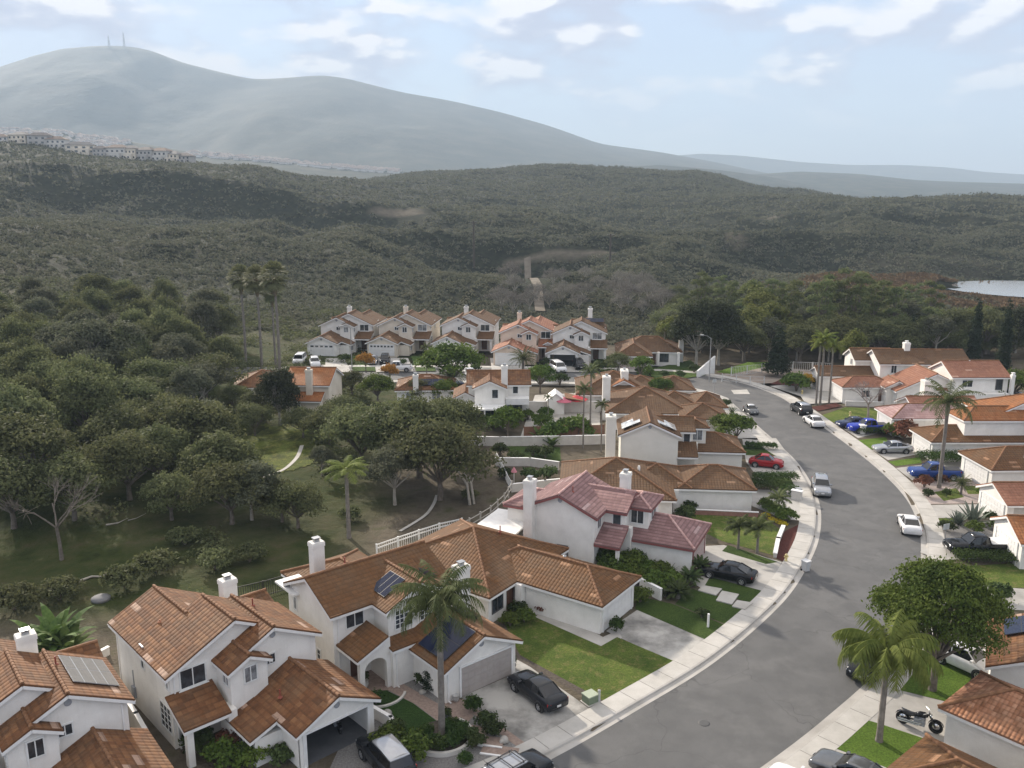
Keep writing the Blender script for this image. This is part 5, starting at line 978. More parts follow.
# ---- chaparral: shrub cover of the hills, one mass nobody could count
def chaparral():
    g = np.random.default_rng(21); VS = []; K = []; tot = 0
    for (y0, y1, dens, r0, r1, nq, q) in ((196, 330, .20, .6, 1.9, 18, .40), (330, 520, .15, .8, 2.2, 12, .58), (520, 1100, .055, 1.2, 3.0, 7, .95)):
        area_n = int((y1 - y0) * (y1 + y0) * .5 * 1.5 * dens); Y = np.sqrt(g.uniform(y0 ** 2, y1 ** 2, area_n)); X = Y * g.uniform(-.75, .75, area_n)
        d = fbm(X / 34, Y / 34, 4) + .35 * fbm(X / 9, Y / 9, 6, 2); keep = d > .18 + .42 * g.random(area_n)
        u = 512 + FPX * X / (Y * CT + CAMH * ST)
        for (cx, cy, rx, ry) in [(hit(560, 252).x, hit(560, 252).y, 40, 5), (hit(640, 262).x, hit(640, 262).y, 4, 4), (PONDC[0] - 6, PONDC[1], 40, 30), (hit(410, 214).x, hit(410, 214).y, 22, 13)]: keep &= ((X - cx) / rx) ** 2 + ((Y - cy) / ry) ** 2 > 1 + .5 * (fbm(X / 12, Y / 12, 3) - .5)
        # the dirt track climbing behind the back row
        for a, b in ((hit(541, 312), hit(527, 258)),):
            a, b = Vector((a.x, a.y, 0)), Vector((b.x, b.y, 0)); t = np.clip(((X - a.x) * (b.x - a.x) + (Y - a.y) * (b.y - a.y)) / ((b - a).length ** 2), 0, 1); keep &= np.hypot(X - a.x - t * (b.x - a.x), Y - a.y - t * (b.y - a.y)) > 5.5
        X, Y = X[keep], Y[keep]; n = len(X); Z = hz(X, Y); rr = g.uniform(r0, r1, n) * (.7 + .9 * fbm(X / 60, Y / 60, 17)); C = np.repeat(np.stack([X, Y, Z], -1), nq, 0); r_ = np.repeat(rr, nq)[:, None]
        dd = g.normal(size=(n * nq, 3)); dd /= np.linalg.norm(dd, axis=1, keepdims=True); dd[:, 2] = np.abs(dd[:, 2]) ; P = C + dd * r_ * np.array([1, 1, .8]) * g.uniform(.6, 1.05, (n * nq, 1)) * np.array([1, 1, 1])
        V, F = cards(P, dd + np.array([0, 0, .3]), np.full(n * nq, q), .75, .5); VS.append(V); tot += n
    V = np.concatenate(VS); F = np.arange(len(V)).reshape(-1, 4)
    cm, nt, b = newmat('chaparral_leaves'); P_ = geo(nt); n1, n2 = noise(nt, .10, 5, .7, P_), noise(nt, .6, 3, .6, P_)
    f = math_(nt, 'ADD', math_(nt, 'MULTIPLY', n1, .6), math_(nt, 'MULTIPLY', n2, .4)); nt.links.new(ramp(nt, f, [(.34, (.074, .081, .053)), (.48, (.108, .113, .075)), (.58, (.145, .142, .098)), (.7, (.20, .19, .14))]), b.inputs['Base Color']); trn = N(nt, 'ShaderNodeBsdfTranslucent'); nt.links.new(b.inputs['Base Color'].links[0].from_socket, trn.inputs['Color']); ms = N(nt, 'ShaderNodeMixShader', i_Fac=.35); nt.links.new(b.outputs[0], ms.inputs[1]); nt.links.new(trn.outputs[0], ms.inputs[2]); nt.links.new(ms.outputs[0], nt.nodes['Material Output'].inputs['Surface']); b.inputs['Roughness'].default_value = .9; b.inputs['Specular IOR Level'].default_value = .1
    setp(link(bpy.data.objects.new('chaparral', npmesh('chaparral', V, F, cm))), 'olive scrub covering the hills beyond the houses', 'ground cover', None, 'stuff'); print('chaparral bushes', tot, 'faces', len(F))
TRACK = [(541, 312), (534, 302), (532, 290), (527, 277), (527, 266)]
chaparral()
mb = MB(); tA, tB = hit(541, 312), hit(527, 258); tp = [tA.lerp(tB, k / 90) + Vector((.35 * math.sin(k * .09), 0, 0)) for k in range(91)]; l_, r_ = offset(tp, 1.7), offset(tp, -1.3)
for i in range(len(tp) - 1): mb.poly([(q.x, q.y, gz(q.x, q.y) + .25) for q in (r_[i], r_[i+1], l_[i+1], l_[i])])
setp(mb.build('dirt_track', mat('pale_dirt', [(.3, (.13, .112, .088)), (.7, (.21, .185, .15))], .25, .95, .1)), kind='structure')
wm, nt, b = newmat('pond_water'); b.inputs['Base Color'].default_value = (.20, .20, .19, 1); b.inputs['Roughness'].default_value = .12; bump(nt, b, noise(nt, 1.5, 3, .6, geo(nt)), .05, .1)
mb = MB(); zp = float(hz(np.array([PONDC[0] - 20]), np.array([PONDC[1]]))[0]) - 1.0; mb.poly([(PONDC[0] + 5 + 33 * math.cos(k * .2618), PONDC[1] + 2 + 30 * math.sin(k * .2618), zp) for k in range(24)]); setp(mb.build('pond_water', wm), kind='structure')
# ------------------------------------------------------------------ yards
def sub(px, n=6):
    out = []
    for a, b in zip(px, px[1:] + px[:1]):
        for k in range(n): out.append((a[0] + (b[0] - a[0]) * k / n, a[1] + (b[1] - a[1]) * k / n))
    return out
Y_ = lambda nm, px, z, m: poly_(nm, px, z, m)
# lot paving on the inside of the left kerb (pale concrete runs right up to the houses at the far end)
Y_('driveway', [(461, 697), (511, 675), (516, 657), (577, 699.5), (596, 714), (524, 747)], .008, DRIVED)
Y_('paver_border', [(457, 702), (463, 699), (527, 744), (519, 748)], .011, PAVER)
Y_('front_walk', [(366, 668), (393, 681), (400, 682), (437, 703), (460, 698.7), (474, 716), (462, 727), (443, 725), (415, 704), (388, 690), (352, 692), (338, 676)], .009, PAVER)
Y_('artificial_turf', [(366, 694), (386, 690), (413, 703), (440, 723.4), (437, 733), (411, 736), (390, 733)], .012, TURF)
Y_('gravel_bed', [(392, 664), (440, 690), (458, 700), (519, 748), (556, 768), (330, 768), (345, 735), (372, 700), (390, 690), (398, 681)], .004, GRAVEL)
Y_('lawn', [(505, 624), (533, 616), (601, 646), (617, 637), (674, 661), (604, 701), (588, 692), (520, 655)], .014, LAWN)
Y_('planting_strip', [(512, 648), (519, 654), (588, 692), (604, 701), (598, 704), (516, 659)], .010, SOIL)
Y_('front_walk', [(535, 612), (548, 607), (603, 637), (618, 630), (622, 638), (602, 647), (533, 617)], .012, CONC)
Y_('driveway', [(606, 631), (640, 608), (712, 641), (676, 664)], .008, DRIVED)
Y_('planting_bed', [(535, 606), (560, 600), (607, 626), (600, 633)], .010, SOIL)
Y_('lawn', [(638, 596), (673, 604), (728, 626), (709, 641), (635, 609)], .014, LAWND)
Y_('lawn', [(689, 588.4), (715, 594.7), (745, 609.5), (728, 625), (675, 604)], .014, LAWND)
Y_('lawn', [(710, 576.7), (765, 591.5), (754, 603), (740, 600), (705, 585)], .014, LAWND)
Y_('front_walk', [(690, 581), (708, 574), (716, 577), (701, 588)], .009, CONC)
for q in ([(703, 585), (722, 588.5), (716, 595), (698, 590)], [(722, 590.5), (739, 594), (732, 604), (716, 600)], [(737, 600), (753, 602.5), (745, 609), (732, 606)]):
    mb = MB(); p = [at(u, v, .10) for u, v in q]; b_ = [at(u, v, -.05) for u, v in q]; mb.mesh(p + [Vector((a.x, a.y, -.05)) for a in p], [(0, 1, 2, 3), (3, 2, 1, 0)] and [(3, 2, 1, 0), (0, 1, 5, 4), (1, 2, 6, 5), (2, 3, 7, 6), (3, 0, 4, 7)]); setp(mb.build('garden_step', CONC), kind='structure')
Y_('driveway', [(690, 562), (704, 546), (724, 545), (782, 562), (766, 592), (706, 577)], .008, DRIVE)
Y_('lawn', [(728, 545), (778, 562), (766, 564), (722, 551)], .014, LAWND)
Y_('lawn', [(688, 512), (757, 514), (788, 534), (776, 556), (722, 541), (695, 528)], .013, LAWN)
Y_('mulch_bed', [(781, 533), (800, 524), (798, 545), (786, 563), (776, 558)], .015, MULCH)
Y_('planting_bed', [(560, 548), (630, 556), (690, 578), (688, 588), (640, 590), (610, 570), (560, 556)], .006, GRAVEL)
Y_('driveway', [(746, 489), (800, 491), (806, 505), (804, 521), (784, 519), (752, 506)], .009, DRIVE)
Y_('driveway', [(742, 438), (776, 438), (800, 470), (803, 488), (760, 480), (746, 462)], .009, DRIVE)
Y_('driveway', [(712, 392), (728, 398), (752, 425), (758, 440), (724, 437), (712, 412)], .009, DRIVE)
Y_('lawn', [(757, 476), (796, 478), (800, 486), (770, 484)], .014, LAWND); Y_('lawn', [(722, 444), (760, 446), (776, 456), (744, 455)], .014, LAWND)
Y_('lawn', [(636, 372), (690, 360), (712, 374), (668, 381), (640, 380)], .012, LAWND)
Y_('garden_lawn', [(505, 446), (560, 447), (561, 461), (520, 462)], .012, LAWND)
Y_('garden_patio', [(535, 395), (600, 392), (600, 440), (520, 438)], .010, CONC)
Y_('slope_lawn', [(236, 437), (262, 424), (300, 446), (300, 470), (262, 500), (250, 470)], .0, LAWN) if 0 else None
# back row: drives and small lawns
for a, b in ((296, 345), (374, 408), (440, 470), (490, 520), (553, 588), (616, 648)):
    Y_('driveway', [(a, 358), (b, 358), (b + 6, 372), (a + 2, 372)], .009, DRIVE)
for a, b in ((345, 372), (408, 432), (590, 612)): Y_('lawn', [(a + 3, 356), (b, 356), (b + 4, 371), (a + 8, 371)], .012, LAWND)
# right side of the street
Y_('driveway', [(795, 388), (838, 385), (848, 402), (806, 404)], .009, DRIVE); Y_('driveway', [(770, 386), (792, 384), (812, 390), (800, 396)], .0075, DRIVE)
Y_('mulch_bed', [(810, 407), (836, 403), (842, 406), (818, 411)], .014, MULCH); Y_('lawn', [(822, 415), (846, 407), (882, 409), (880, 421), (843, 424), (832, 422)], .013, LAWN)
Y_('driveway', [(836, 424), (882, 420), (892, 430), (858, 438)], .009, DRIVE); Y_('lawn', [(858, 440), (886, 437), (890, 446), (870, 450)], .013, LAWNB)
Y_('driveway', [(872, 450), (914, 444), (924, 453), (888, 460)], .009, DRIVE); Y_('lawn', [(888, 461.5), (920, 457), (922, 463), (896, 466)], .013, LAWNB)
Y_('driveway', [(896, 468), (960, 460), (988, 478), (912, 480)], .009, DRIVE)
Y_('gravel_bed', [(912, 482), (984, 480), (988, 503), (930, 504)], .008, mat('pink_gravel', [(.3, (.30, .245, .225)), (.7, (.42, .36, .33))], 5, .95, .1, bmp=.6, bscale=25)); Y_('lawn', [(934, 492), (956, 488), (964, 497), (944, 501)], .014, LAWN); Y_('lawn', [(964, 486), (986, 486), (986, 494), (968, 494)], .014, LAWN)
Y_('driveway', [(928, 505), (986, 504), (990, 517), (934, 518)], .009, DRIVE); Y_('lawn', [(931, 518.5), (956, 518), (956, 522), (934, 524)], .014, LAWN)
Y_('gravel_bed', [(934, 524), (1004, 519), (1010, 537), (944, 538)], .008, GRAVEL); Y_('driveway', [(942, 539), (1012, 538), (1016, 557), (938, 560), (920, 552)], .009, DRIVE)
Y_('lawn', [(962, 566), (1040, 562), (1060, 586), (1012, 588), (966, 582)], .013, LAWN); Y_('driveway', [(930, 592), (966, 584), (1060, 592), (1060, 612), (980, 608), (930, 602)], .009, DRIVE); Y_('lawn', [(930, 610), (985, 612), (998, 622), (990, 634), (928, 632)], .013, LAWNB)
Y_('driveway', [(906, 652), (940, 640), (1000, 652), (984, 672), (950, 661)], .009, DRIVE)
Y_('lawn', [(900, 661), (947, 660), (976, 672), (953, 703), (887, 687)], .014, LAWNB); Y_('driveway', [(864, 697), (887, 687), (955, 704), (984, 742), (966, 762), (926, 742), (881, 724), (846, 716)], .009, DRIVE)
Y_('lawn', [(857, 717), (881, 724), (932, 741), (888, 768), (829, 746)], .014, LAWNB); Y_('driveway', [(829, 746), (888, 768), (960, 800), (700, 900), (770, 790)], .008, DRIVE); Y_('gravel_bed', [(930, 738), (966, 762), (990, 768), (960, 790), (905, 768)], .010, SOIL)
# beyond the bend
Y_('dirt_lot', [(716, 376), (760, 366), (838, 372), (790, 382), (752, 384)], .006, mat('packed_earth', [(.3, (.24, .20, .17)), (.7, (.33, .285, .245))], .8, .95, .1)); Y_('lawn', [(716, 372), (748, 362), (782, 362), (760, 368), (732, 374)], .010, LAWNB); Y_('mulch_bed', [(770, 384), (784, 378), (800, 380), (798, 386)], .012, MULCH)
# patch of road repair and the painted slab at the bend
Y_('road_patch', [(731, 390), (747, 389.5), (750, 394), (734, 394)], -.115, CONC)
def manhole(u, v):
    p = at(u, v, -.116); mb = MB(); mb.lathe([(.36, 0), (.36, .006), (.30, .008), (0.01, .008)], tuple(p), 18); setp(mb.build('manhole_cover', flat('cast_iron', (.07, .07, .07), .7)), 'round iron manhole cover set in the asphalt of the wide bend', 'manhole cover')
manhole(704, 723)
# house-side planting -------------------------------------------------
def scatter(key, pts, lab, group, s0=.8, s1=1.2):
    for i, (u, v) in enumerate(pts): put(key, at(u, v), float(RNG.uniform(s0, s1)), None, lab, group)
scatter('ball', [(427, 738), (433, 747), (452, 748), (458, 741), (447, 735), (462, 733), (440, 751), (452, 730)], 'clipped dark shrub in the round planter of the tall palm', 'shrubs in the round planter', .85, 1.1)
scatter('shrub', [(470, 741), (476, 747), (487, 726), (495, 735)], 'low shrub in the gravel beside the stepped paver walk', 'shrubs by the stepped walk', .7, 1.0)
for u, v, k, s, l in [(433, 688, 'con', .32, 'small dark conifer in a pot against the white garage wall'), (447, 694, 'ball', 1.1, 'dark rounded shrub right of the potted conifer'), (423, 683, 'shrub', .9, 'shrub between the porch and the potted conifer'), (474, 712, 'ball', 1.15, 'rounded shrub at the top of the paver steps'), (392, 752, 'lshrub', 1.25, 'large bright shrub beside the grey car'), (413, 758, 'lshrub', 1.2, 'bright spreading shrub in front of the round planter'), (395, 738, 'shrub', 1.1, 'shrub at the near edge of the artificial turf'), (376, 704, 'ball', 1.0, 'dark shrub at the garage corner by the turf'), (465, 765, 'ball', .9, 'clipped shrub at the bottom edge by the parked roof-rack car'),
  (616, 632, 'ball', 1.2, 'clipped box shrub at the corner of the hipped garage'), (524, 622, 'lshrub', .9, 'leafy shrub at the left end of the mottled lawn'), (510, 626, 'lshrub', .85, 'leafy shrub under the dark window by the lawn'), (518, 615, 'shrub', 1.1, 'shrub beside the entry of the hipped house'), (545, 612, 'redshrub', .9, 'climbing shrub on the garage wall by the entry'), (640, 602, 'lshrub', 1.0, 'bright green shrub at the driveway corner of the hipped garage'), (702, 618, 'shrub', .8, 'small dark shrub on the dark lawn beside a white post'),
  (735, 571, 'pygmy', 1.0, 'x'), (198, 752, 'shrub', 1.4, 'shrub in front of the open-garage house porch'), (230, 752, 'redshrub', 1.2, 'dark shrub against the low wall of the open-garage house'), (222, 765, 'lshrub', 1.2, 'yellow-green shrub at the bottom edge by the porch column'), (250, 766, 'lshrub', 1.1, 'bright shrub at the bottom edge below the garage roof'), (282, 762, 'shrub', 1.1, 'shrub at the corner of the open garage')]:
    if l != 'x': put(k, at(u, v), s, None, l)
scatter('lshrub', [(590, 560), (604, 566), (618, 562), (632, 570), (646, 574), (660, 578), (612, 574), (640, 584), (672, 588), (655, 590), (625, 580)], 'leafy shrub in the bed along the pink-roofed house', 'shrubs along the pink-roofed house', .9, 1.5)
scatter('strap', [(575, 552), (598, 558), (622, 568), (650, 568), (668, 576), (684, 592), (664, 596)], 'strappy plant in the bed along the pink-roofed house', 'strappy plants along the pink-roofed house', 1.2, 1.9)
scatter('sago', [(690, 583), (678, 598), (700, 572)], 'sago palm by the front walk of the pink-roofed house', 'sago palms by the front walk', .9, 1.2)
scatter('redshrub', [(700, 506), (712, 507), (725, 507), (738, 508), (748, 509)], 'small flowering shrub in the planter under the long white garage wall', 'shrubs in the long planter', .5, .8)
scatter('shrub', [(690, 510), (686, 520), (684, 530), (690, 500)], 'dark shrub by the entry of the long brown-roofed house', 'shrubs by the brown-roofed entry', 1.1, 1.6)
scatter('lshrub', [(475, 434), (490, 428), (500, 420), (512, 424), (528, 420), (541, 428), (546, 418), (552, 440), (505, 432), (565, 430), (578, 436)], 'garden shrub behind the long white garden wall', 'shrubs behind the white garden wall', 1.2, 2.2)
scatter('shrub', [(533, 456), (545, 458), (500, 455), (515, 462), (505, 478), (548, 480), (530, 482)], 'clipped shrub on the terraced garden below the white wall', 'shrubs of the terraced garden', 1.1, 1.7)
scatter('banana', [(590, 440), (552, 446), (540, 441)], 'banana plant in front of the white garden wall', 'banana plants in the terraced garden', .6, .9)
for u, v, s in ((47, 655, 1.25), (68, 658, 1.1), (58, 648, 1.3)): put('banana', at(u, v), s, None, 'tall banana plant behind the dusty-panelled roof at the left', 'banana plants at the left')
scatter('shrub', [(560, 384), (540, 378), (598, 372), (606, 366), (548, 366), (475, 372), (402, 366), (346, 362), (430, 366), (608, 378)], 'dark shrub beside a back-row drive', 'shrubs of the back row', 1.2, 2.0)
scatter('shrub', [(650, 376), (664, 377), (680, 378), (694, 372), (640, 374)], 'dark shrub along the lawn of the last back-row house', 'shrubs of the last back-row lawn', 1.0, 1.5)
for u, v, k, s, l in [(660, 403, 'round', .62, 'dome-shaped tree at the inside of the bend'), (796, 391, 'lshrub', 2.4, 'wide dark shrub mass left of the three slim palms'), (806, 388, 'fall', .7, 'golden shrub behind the dark shrub mass'), (818, 388, 'shrub', 1.8, 'dark shrub at the white gable by the palms'), (790, 386, 'shrub', 2.0, 'dark rounded shrub on the corner bed'), (855, 427, 'ball', 1.6, 'x'), (903, 440, 'redshrub', 2.4, 'rusty shrub beside the silver sedan'), (893, 438, 'lshrub', 1.6, 'green shrub behind the silver sedan'), (712, 405, 'sago', 1.0, 'spiky plant on the pale corner by the sign post'), (726, 407, 'shrub', 1.2, 'dark shrub on the pale paved corner'), (732, 413, 'strap', 1.6, 'low spiky plant on the pale paved corner'),
   (973, 522, 'agave', 1.5, 'large blue-grey agave above the black pickup'), (958, 524, 'agave', 1.0, 'smaller agave left of the large one'), (946, 531, 'shrub', 1.1, 'dark shrub in the gravel by the agaves'), (975, 533, 'lshrub', 1.0, 'round green shrub below the large agave'), (998, 530, 'shrub', 1.2, 'rounded shrub at the orange house corner'), (990, 521, 'shrub', 1.0, 'low shrub right of the large agave'), (924, 487, 'redshrub', 1.2, 'reddish shrub left of the feather palm bed'), (928, 497, 'shrub', .9, 'low shrub on the kerb edge of the palm bed'), (961, 494, 'date', .42, 'low spreading cycad in the palm bed'), (942, 483, 'redshrub', .9, 'dark red shrub under the feather palm'), (946, 497, 'ball', 1.0, 'bright clipped mound in the palm bed'), (985, 496, 'lshrub', 1.0, 'green shrub by the salmon garage'), (1016, 655, 'shrub', .8, 'x'), (958, 722, 'redshrub', .8, 'dry shrub by the bike drive'), (981, 735, 'shrub', .9, 'dark shrub between the two roofs at the lower right'), (1000, 600, 'shrub', 1.4, 'dark shrub left of the solar-roofed corner house')]:
    if l != 'x': put(k, at(u, v), s, None, l)
def hedge(px, w, h, lab, leaf='hedge'):
    p = [at(u, v) for u, v in px]; B = []
    L = sum((b - a).length for a, b in zip(p, p[1:]))
    q = resamp(p, max(3, int(L / .5)))
    for a in q:
        for s in (-.5, 0, .5):
            d = (q[-1] - q[0]).normalized(); B.append((a.x - d.y * s * w * .7, a.y + d.x * s * w * .7, h * .55, w * .34, h * .5))
    o = link(bpy.data.objects.new('hedge', npmesh('hedge', *blob_leaves(B, int(900 * L), .085, .6, .75), LEAF[leaf]))); setp(o, lab, 'hedge')
hedge([(757, 481), (794, 481)], 1.4, 1.0, 'farther of two clipped hedges beside the kerb below the red car'); hedge([(752, 489), (780, 491)], 1.8, 1.2, 'nearer, wider clipped hedge below the red car'); hedge([(783, 494), (794, 496)], 1.4, 1.1, 'short hedge stub at the pavement edge'); hedge([(748, 448), (774, 449)], 1.2, .8, 'low dark hedge above the red car')
hedge([(921, 464), (988, 466)], 2.0, 1.7, 'long dark hedge behind the blue pickup'); hedge([(860, 434), (892, 434)], 1.6, 1.1, 'hedge beside the bright blue car'); hedge([(958, 560), (1060, 566)], 1.5, 1.0, 'long clipped hedge below the black pickup'); hedge([(700, 452), (738, 452)], 1.0, 1.3, 'dark hedge along the garage below the stepped solar arrays'); hedge([(985, 620), (1000, 618)], 1.2, 1.0, 'short hedge beside the solar-roofed corner house')
# the right-hand wood past the bend, seen as single trees
g = np.random.default_rng(33); RW = []
for j in range(4000):
    y, u = g.uniform(172, 262), g.uniform(668, 1120); x = (u - 512) / FPX * (y * CT + CAMH * ST)
    if y < 172 + (u < 730) * 12 or (u > 960 and y < 178) or (u > 925 and y > 206): continue
    if any((x - q[0]) ** 2 + (y - q[1]) ** 2 < 27 for q in RW): continue
    RW.append((x, y)); far = y > 225
    k = ['oak0', 'oak2', 'oakl', 'pine0', 'pine1', 'euc', 'yel', 'oak3'][int(g.choice(8, p=[.2, .2, .22, .06, .06, .04, .08, .14]))]
    l = {'oak': 'olive oak in the wood beyond the right-hand houses', 'pin': 'pine in the wood beyond the right-hand houses', 'euc': 'dark eucalyptus in the wood beyond the right-hand houses', 'yel': 'yellow-green tree in the wood beyond the right-hand houses'}[k[:3]]
    if k == 'oakl': l = 'pale olive tree in the wood beyond the right-hand houses'
    put(k, (x, y, gz(x, y) - .2), float(g.uniform(.8, 1.15)) * (1.0 if k[:3] != 'euc' else .6) * (1.18 if y < 215 else .8) * (.72 if u > 925 else 1), None, l, 'trees of the right-hand wood: ' + ('pale' if k == 'oakl' else k[:3]))
    if len(RW) >= 190: break

# reeds round the pond, undergrowth of the left wood: ground cover, one mass each
def reeds():
    g = np.random.default_rng(8); n = 60000; X = PONDC[0] - 34 + g.normal(0, 20, n); Y = PONDC[1] - 12 + g.normal(0, 17, n); d = np.sqrt(((X - PONDC[0]) / 31) ** 2 + ((Y - PONDC[1]) / 25) ** 2)
    k = (d > 1.0) & (fbm(X / 16, Y / 16, 12) > .46) & (Y > 268); X, Y = X[k], Y[k]; n = len(X); P = np.stack([X, Y, hz(X, Y) + g.uniform(.2, 1.2, n)], -1); V, F = cards(P, np.stack([g.normal(size=n), g.normal(size=n), .2 * g.normal(size=n)], -1), np.full(n, .8), .5, .2)
    setp(link(bpy.data.objects.new('reeds', npmesh('reeds', V, F, mat('reeds_rust', [(.3, (.12, .075, .04)), (.7, (.22, .15, .085))], .1, .95, .1)))), 'rust-brown reeds beside the pale pond', 'reeds', None, 'stuff')
reeds()
def undergrowth():
    g = np.random.default_rng(18); n = 60000; Y = g.uniform(62, 235, n); X = -(18 + g.uniform(0, 1, n) * (Y * .9)); f = fbm(X / 7, Y / 7, 14)
    u = 512 + FPX * X / (Y * CT + CAMH * ST); th = np.where(Y < 98, .70, .47); k = (f > th + .1 * g.random(n)) & (u > -120) & (u < 470) & (X < -14 - (Y - 60) * .12) & ~((np.abs(u - 275) < 42) & (Y > 96) & (Y < 122))
    X, Y = X[k], Y[k]; n = len(X); q = 9; C = np.repeat(np.stack([X, Y, hz(X, Y)], -1), q, 0); dd = g.normal(size=(n * q, 3)); dd[:, 2] = np.abs(dd[:, 2]); dd /= np.linalg.norm(dd, axis=1, keepdims=True)
    P = C + dd * np.repeat(g.uniform(.3, 1.25, n), q)[:, None]; V, F = cards(P, dd + np.array([0, 0, .4]), np.full(n * q, .2), .7, .5)
    setp(link(bpy.data.objects.new('undergrowth', npmesh('undergrowth', V, F, LEAF['oak']))), 'low undergrowth beneath the left wood', 'undergrowth', None, 'stuff')
undergrowth()

# yellow-green grass on the open slope below the cream house
def slope_grass():
    n = 26; a0, a1 = hit(236, 432), hit(318, 500); V = []; F = []
    x0, x1, y0, y1 = -42, -23, 92, 124
    gx, gy = np.meshgrid(np.linspace(x0, x1, n * 2), np.linspace(y0, y1, n * 2), indexing='ij'); zz = hz(gx, gy) + .06; m = ((gx + 32) / 8.5) ** 2 + ((gy - 108) / 14) ** 2 + (fbm(gx / 4, gy / 4, 5) - .5) * 1.6 < .9
    idx = np.arange(gx.size).reshape(gx.shape); k = m[:-1, :-1]; F = np.stack([idx[:-1, :-1], idx[1:, :-1], idx[1:, 1:], idx[:-1, 1:]], -1)[k]
    setp(link(bpy.data.objects.new('grass_slope', npmesh('grass_slope', np.stack([gx, gy, zz], -1).reshape(-1, 3), F, lawnmat('slope_grass', (.05, .06, .015), (.12, .15, .03), (.22, .22, .055), .5), True))), kind='structure')
slope_grass()
scatter('lshrub', [(770, 512), (779, 518), (788, 522), (765, 508)], 'leafy shrub in the corner bed by the pavement', 'shrubs of the corner bed', .8, 1.1)
yf = leafmat('yellow_flowers', (.38, .27, .02), (.55, .42, .03), .2)
o = link(bpy.data.objects.new('flower_bed', npmesh('flower_bed', *blob_leaves([(at(u, v).x, at(u, v).y, .25, .5, .25) for u, v in ((766, 517), (772, 522), (783, 526), (778, 523))], 700, .08), yf))); setp(o, 'patch of yellow flowers by the pavement palms', 'flowers')
# ------------------------------------------------------------------ vehicles
def loft(mb, secs, smooth=True, caps=True):
    n = len(secs[0]); V = [p for s in secs for p in s]; F = []
    for i in range(len(secs) - 1):
        for k in range(n): F.append((i * n + k, (i + 1) * n + k, (i + 1) * n + (k + 1) % n, i * n + (k + 1) % n))
    if caps: F += [tuple(range(n)), tuple((len(secs) - 1) * n + k for k in range(n))[::-1]]
    mb.mesh(V, F, smooth)
BODY = {
 'sedan': dict(L=4.75, W=.91, st=[(.5, .38, .58, .74), (.485, .28, .68, .84), (.45, .22, .76, .88), (.36, .20, .86, .9), (.22, .19, .93, .91), (0, .19, .97, .91), (-.22, .19, 1.0, .91), (-.36, .21, 1.03, .9), (-.45, .27, 1.02, .87), (-.485, .33, .95, .84), (-.5, .42, .86, .78)], gh=[(.21, .76), (.05, .60), (-.19, .60), (-.385, .70)], zr=1.44, wb=.295),
 'suv': dict(L=4.6, W=.93, st=[(.5, .42, .72, .78), (.485, .32, .88, .87), (.45, .27, 1.0, .91), (.30, .24, 1.07, .93), (.22, .24, 1.10, .93), (0, .24, 1.12, .93), (-.25, .24, 1.14, .93), (-.42, .27, 1.15, .92), (-.48, .33, 1.10, .88), (-.5, .44, 1.0, .84)], gh=[(.235, .80), (.09, .66), (-.40, .66), (-.475, .74)], zr=1.70, wb=.29),
 'hatch': dict(L=4.1, W=.86, st=[(.5, .38, .60, .66), (.48, .28, .76, .78), (.43, .22, .88, .84), (.30, .20, .97, .86), (.1, .20, 1.0, .86), (-.15, .20, 1.0, .86), (-.32, .22, .98, .85), (-.44, .28, .88, .79), (-.5, .40, .68, .64)], gh=[(.22, .72), (.07, .58), (-.15, .58), (-.36, .64)], zr=1.50, wb=.30),
 'pickup': dict(L=5.7, W=.98, st=[(.5, .48, .86, .86), (.49, .40, 1.02, .93), (.45, .36, 1.12, .96), (.3, .33, 1.17, .98), (.2, .33, 1.19, .98), (0, .33, 1.19, .98), (-.1, .33, 1.19, .98), (-.3, .34, 1.19, .98), (-.47, .38, 1.19, .97), (-.5, .46, 1.16, .95)], gh=[(.215, .84), (.115, .70), (-.10, .70), (-.135, .80)], zr=1.86, wb=.31),
 'van': dict(L=4.9, W=.97, st=[(.5, .42, .72, .82), (.49, .32, .90, .90), (.44, .28, 1.02, .95), (.36, .26, 1.10, .97), (0, .25, 1.14, .97), (-.3, .26, 1.14, .97), (-.47, .3, 1.12, .95), (-.5, .42, 1.02, .9)], gh=[(.33, .84), (.20, .74), (-.43, .74), (-.49, .80)], zr=1.85, wb=.30)}
HEADL = flat('headlight_lens', (.62, .64, .66), .15, .6); TAILL = flat('tail_light_red', (.30, .012, .012), .2, .6); PLATE = flat('number_plate', (.62, .62, .60), .5)
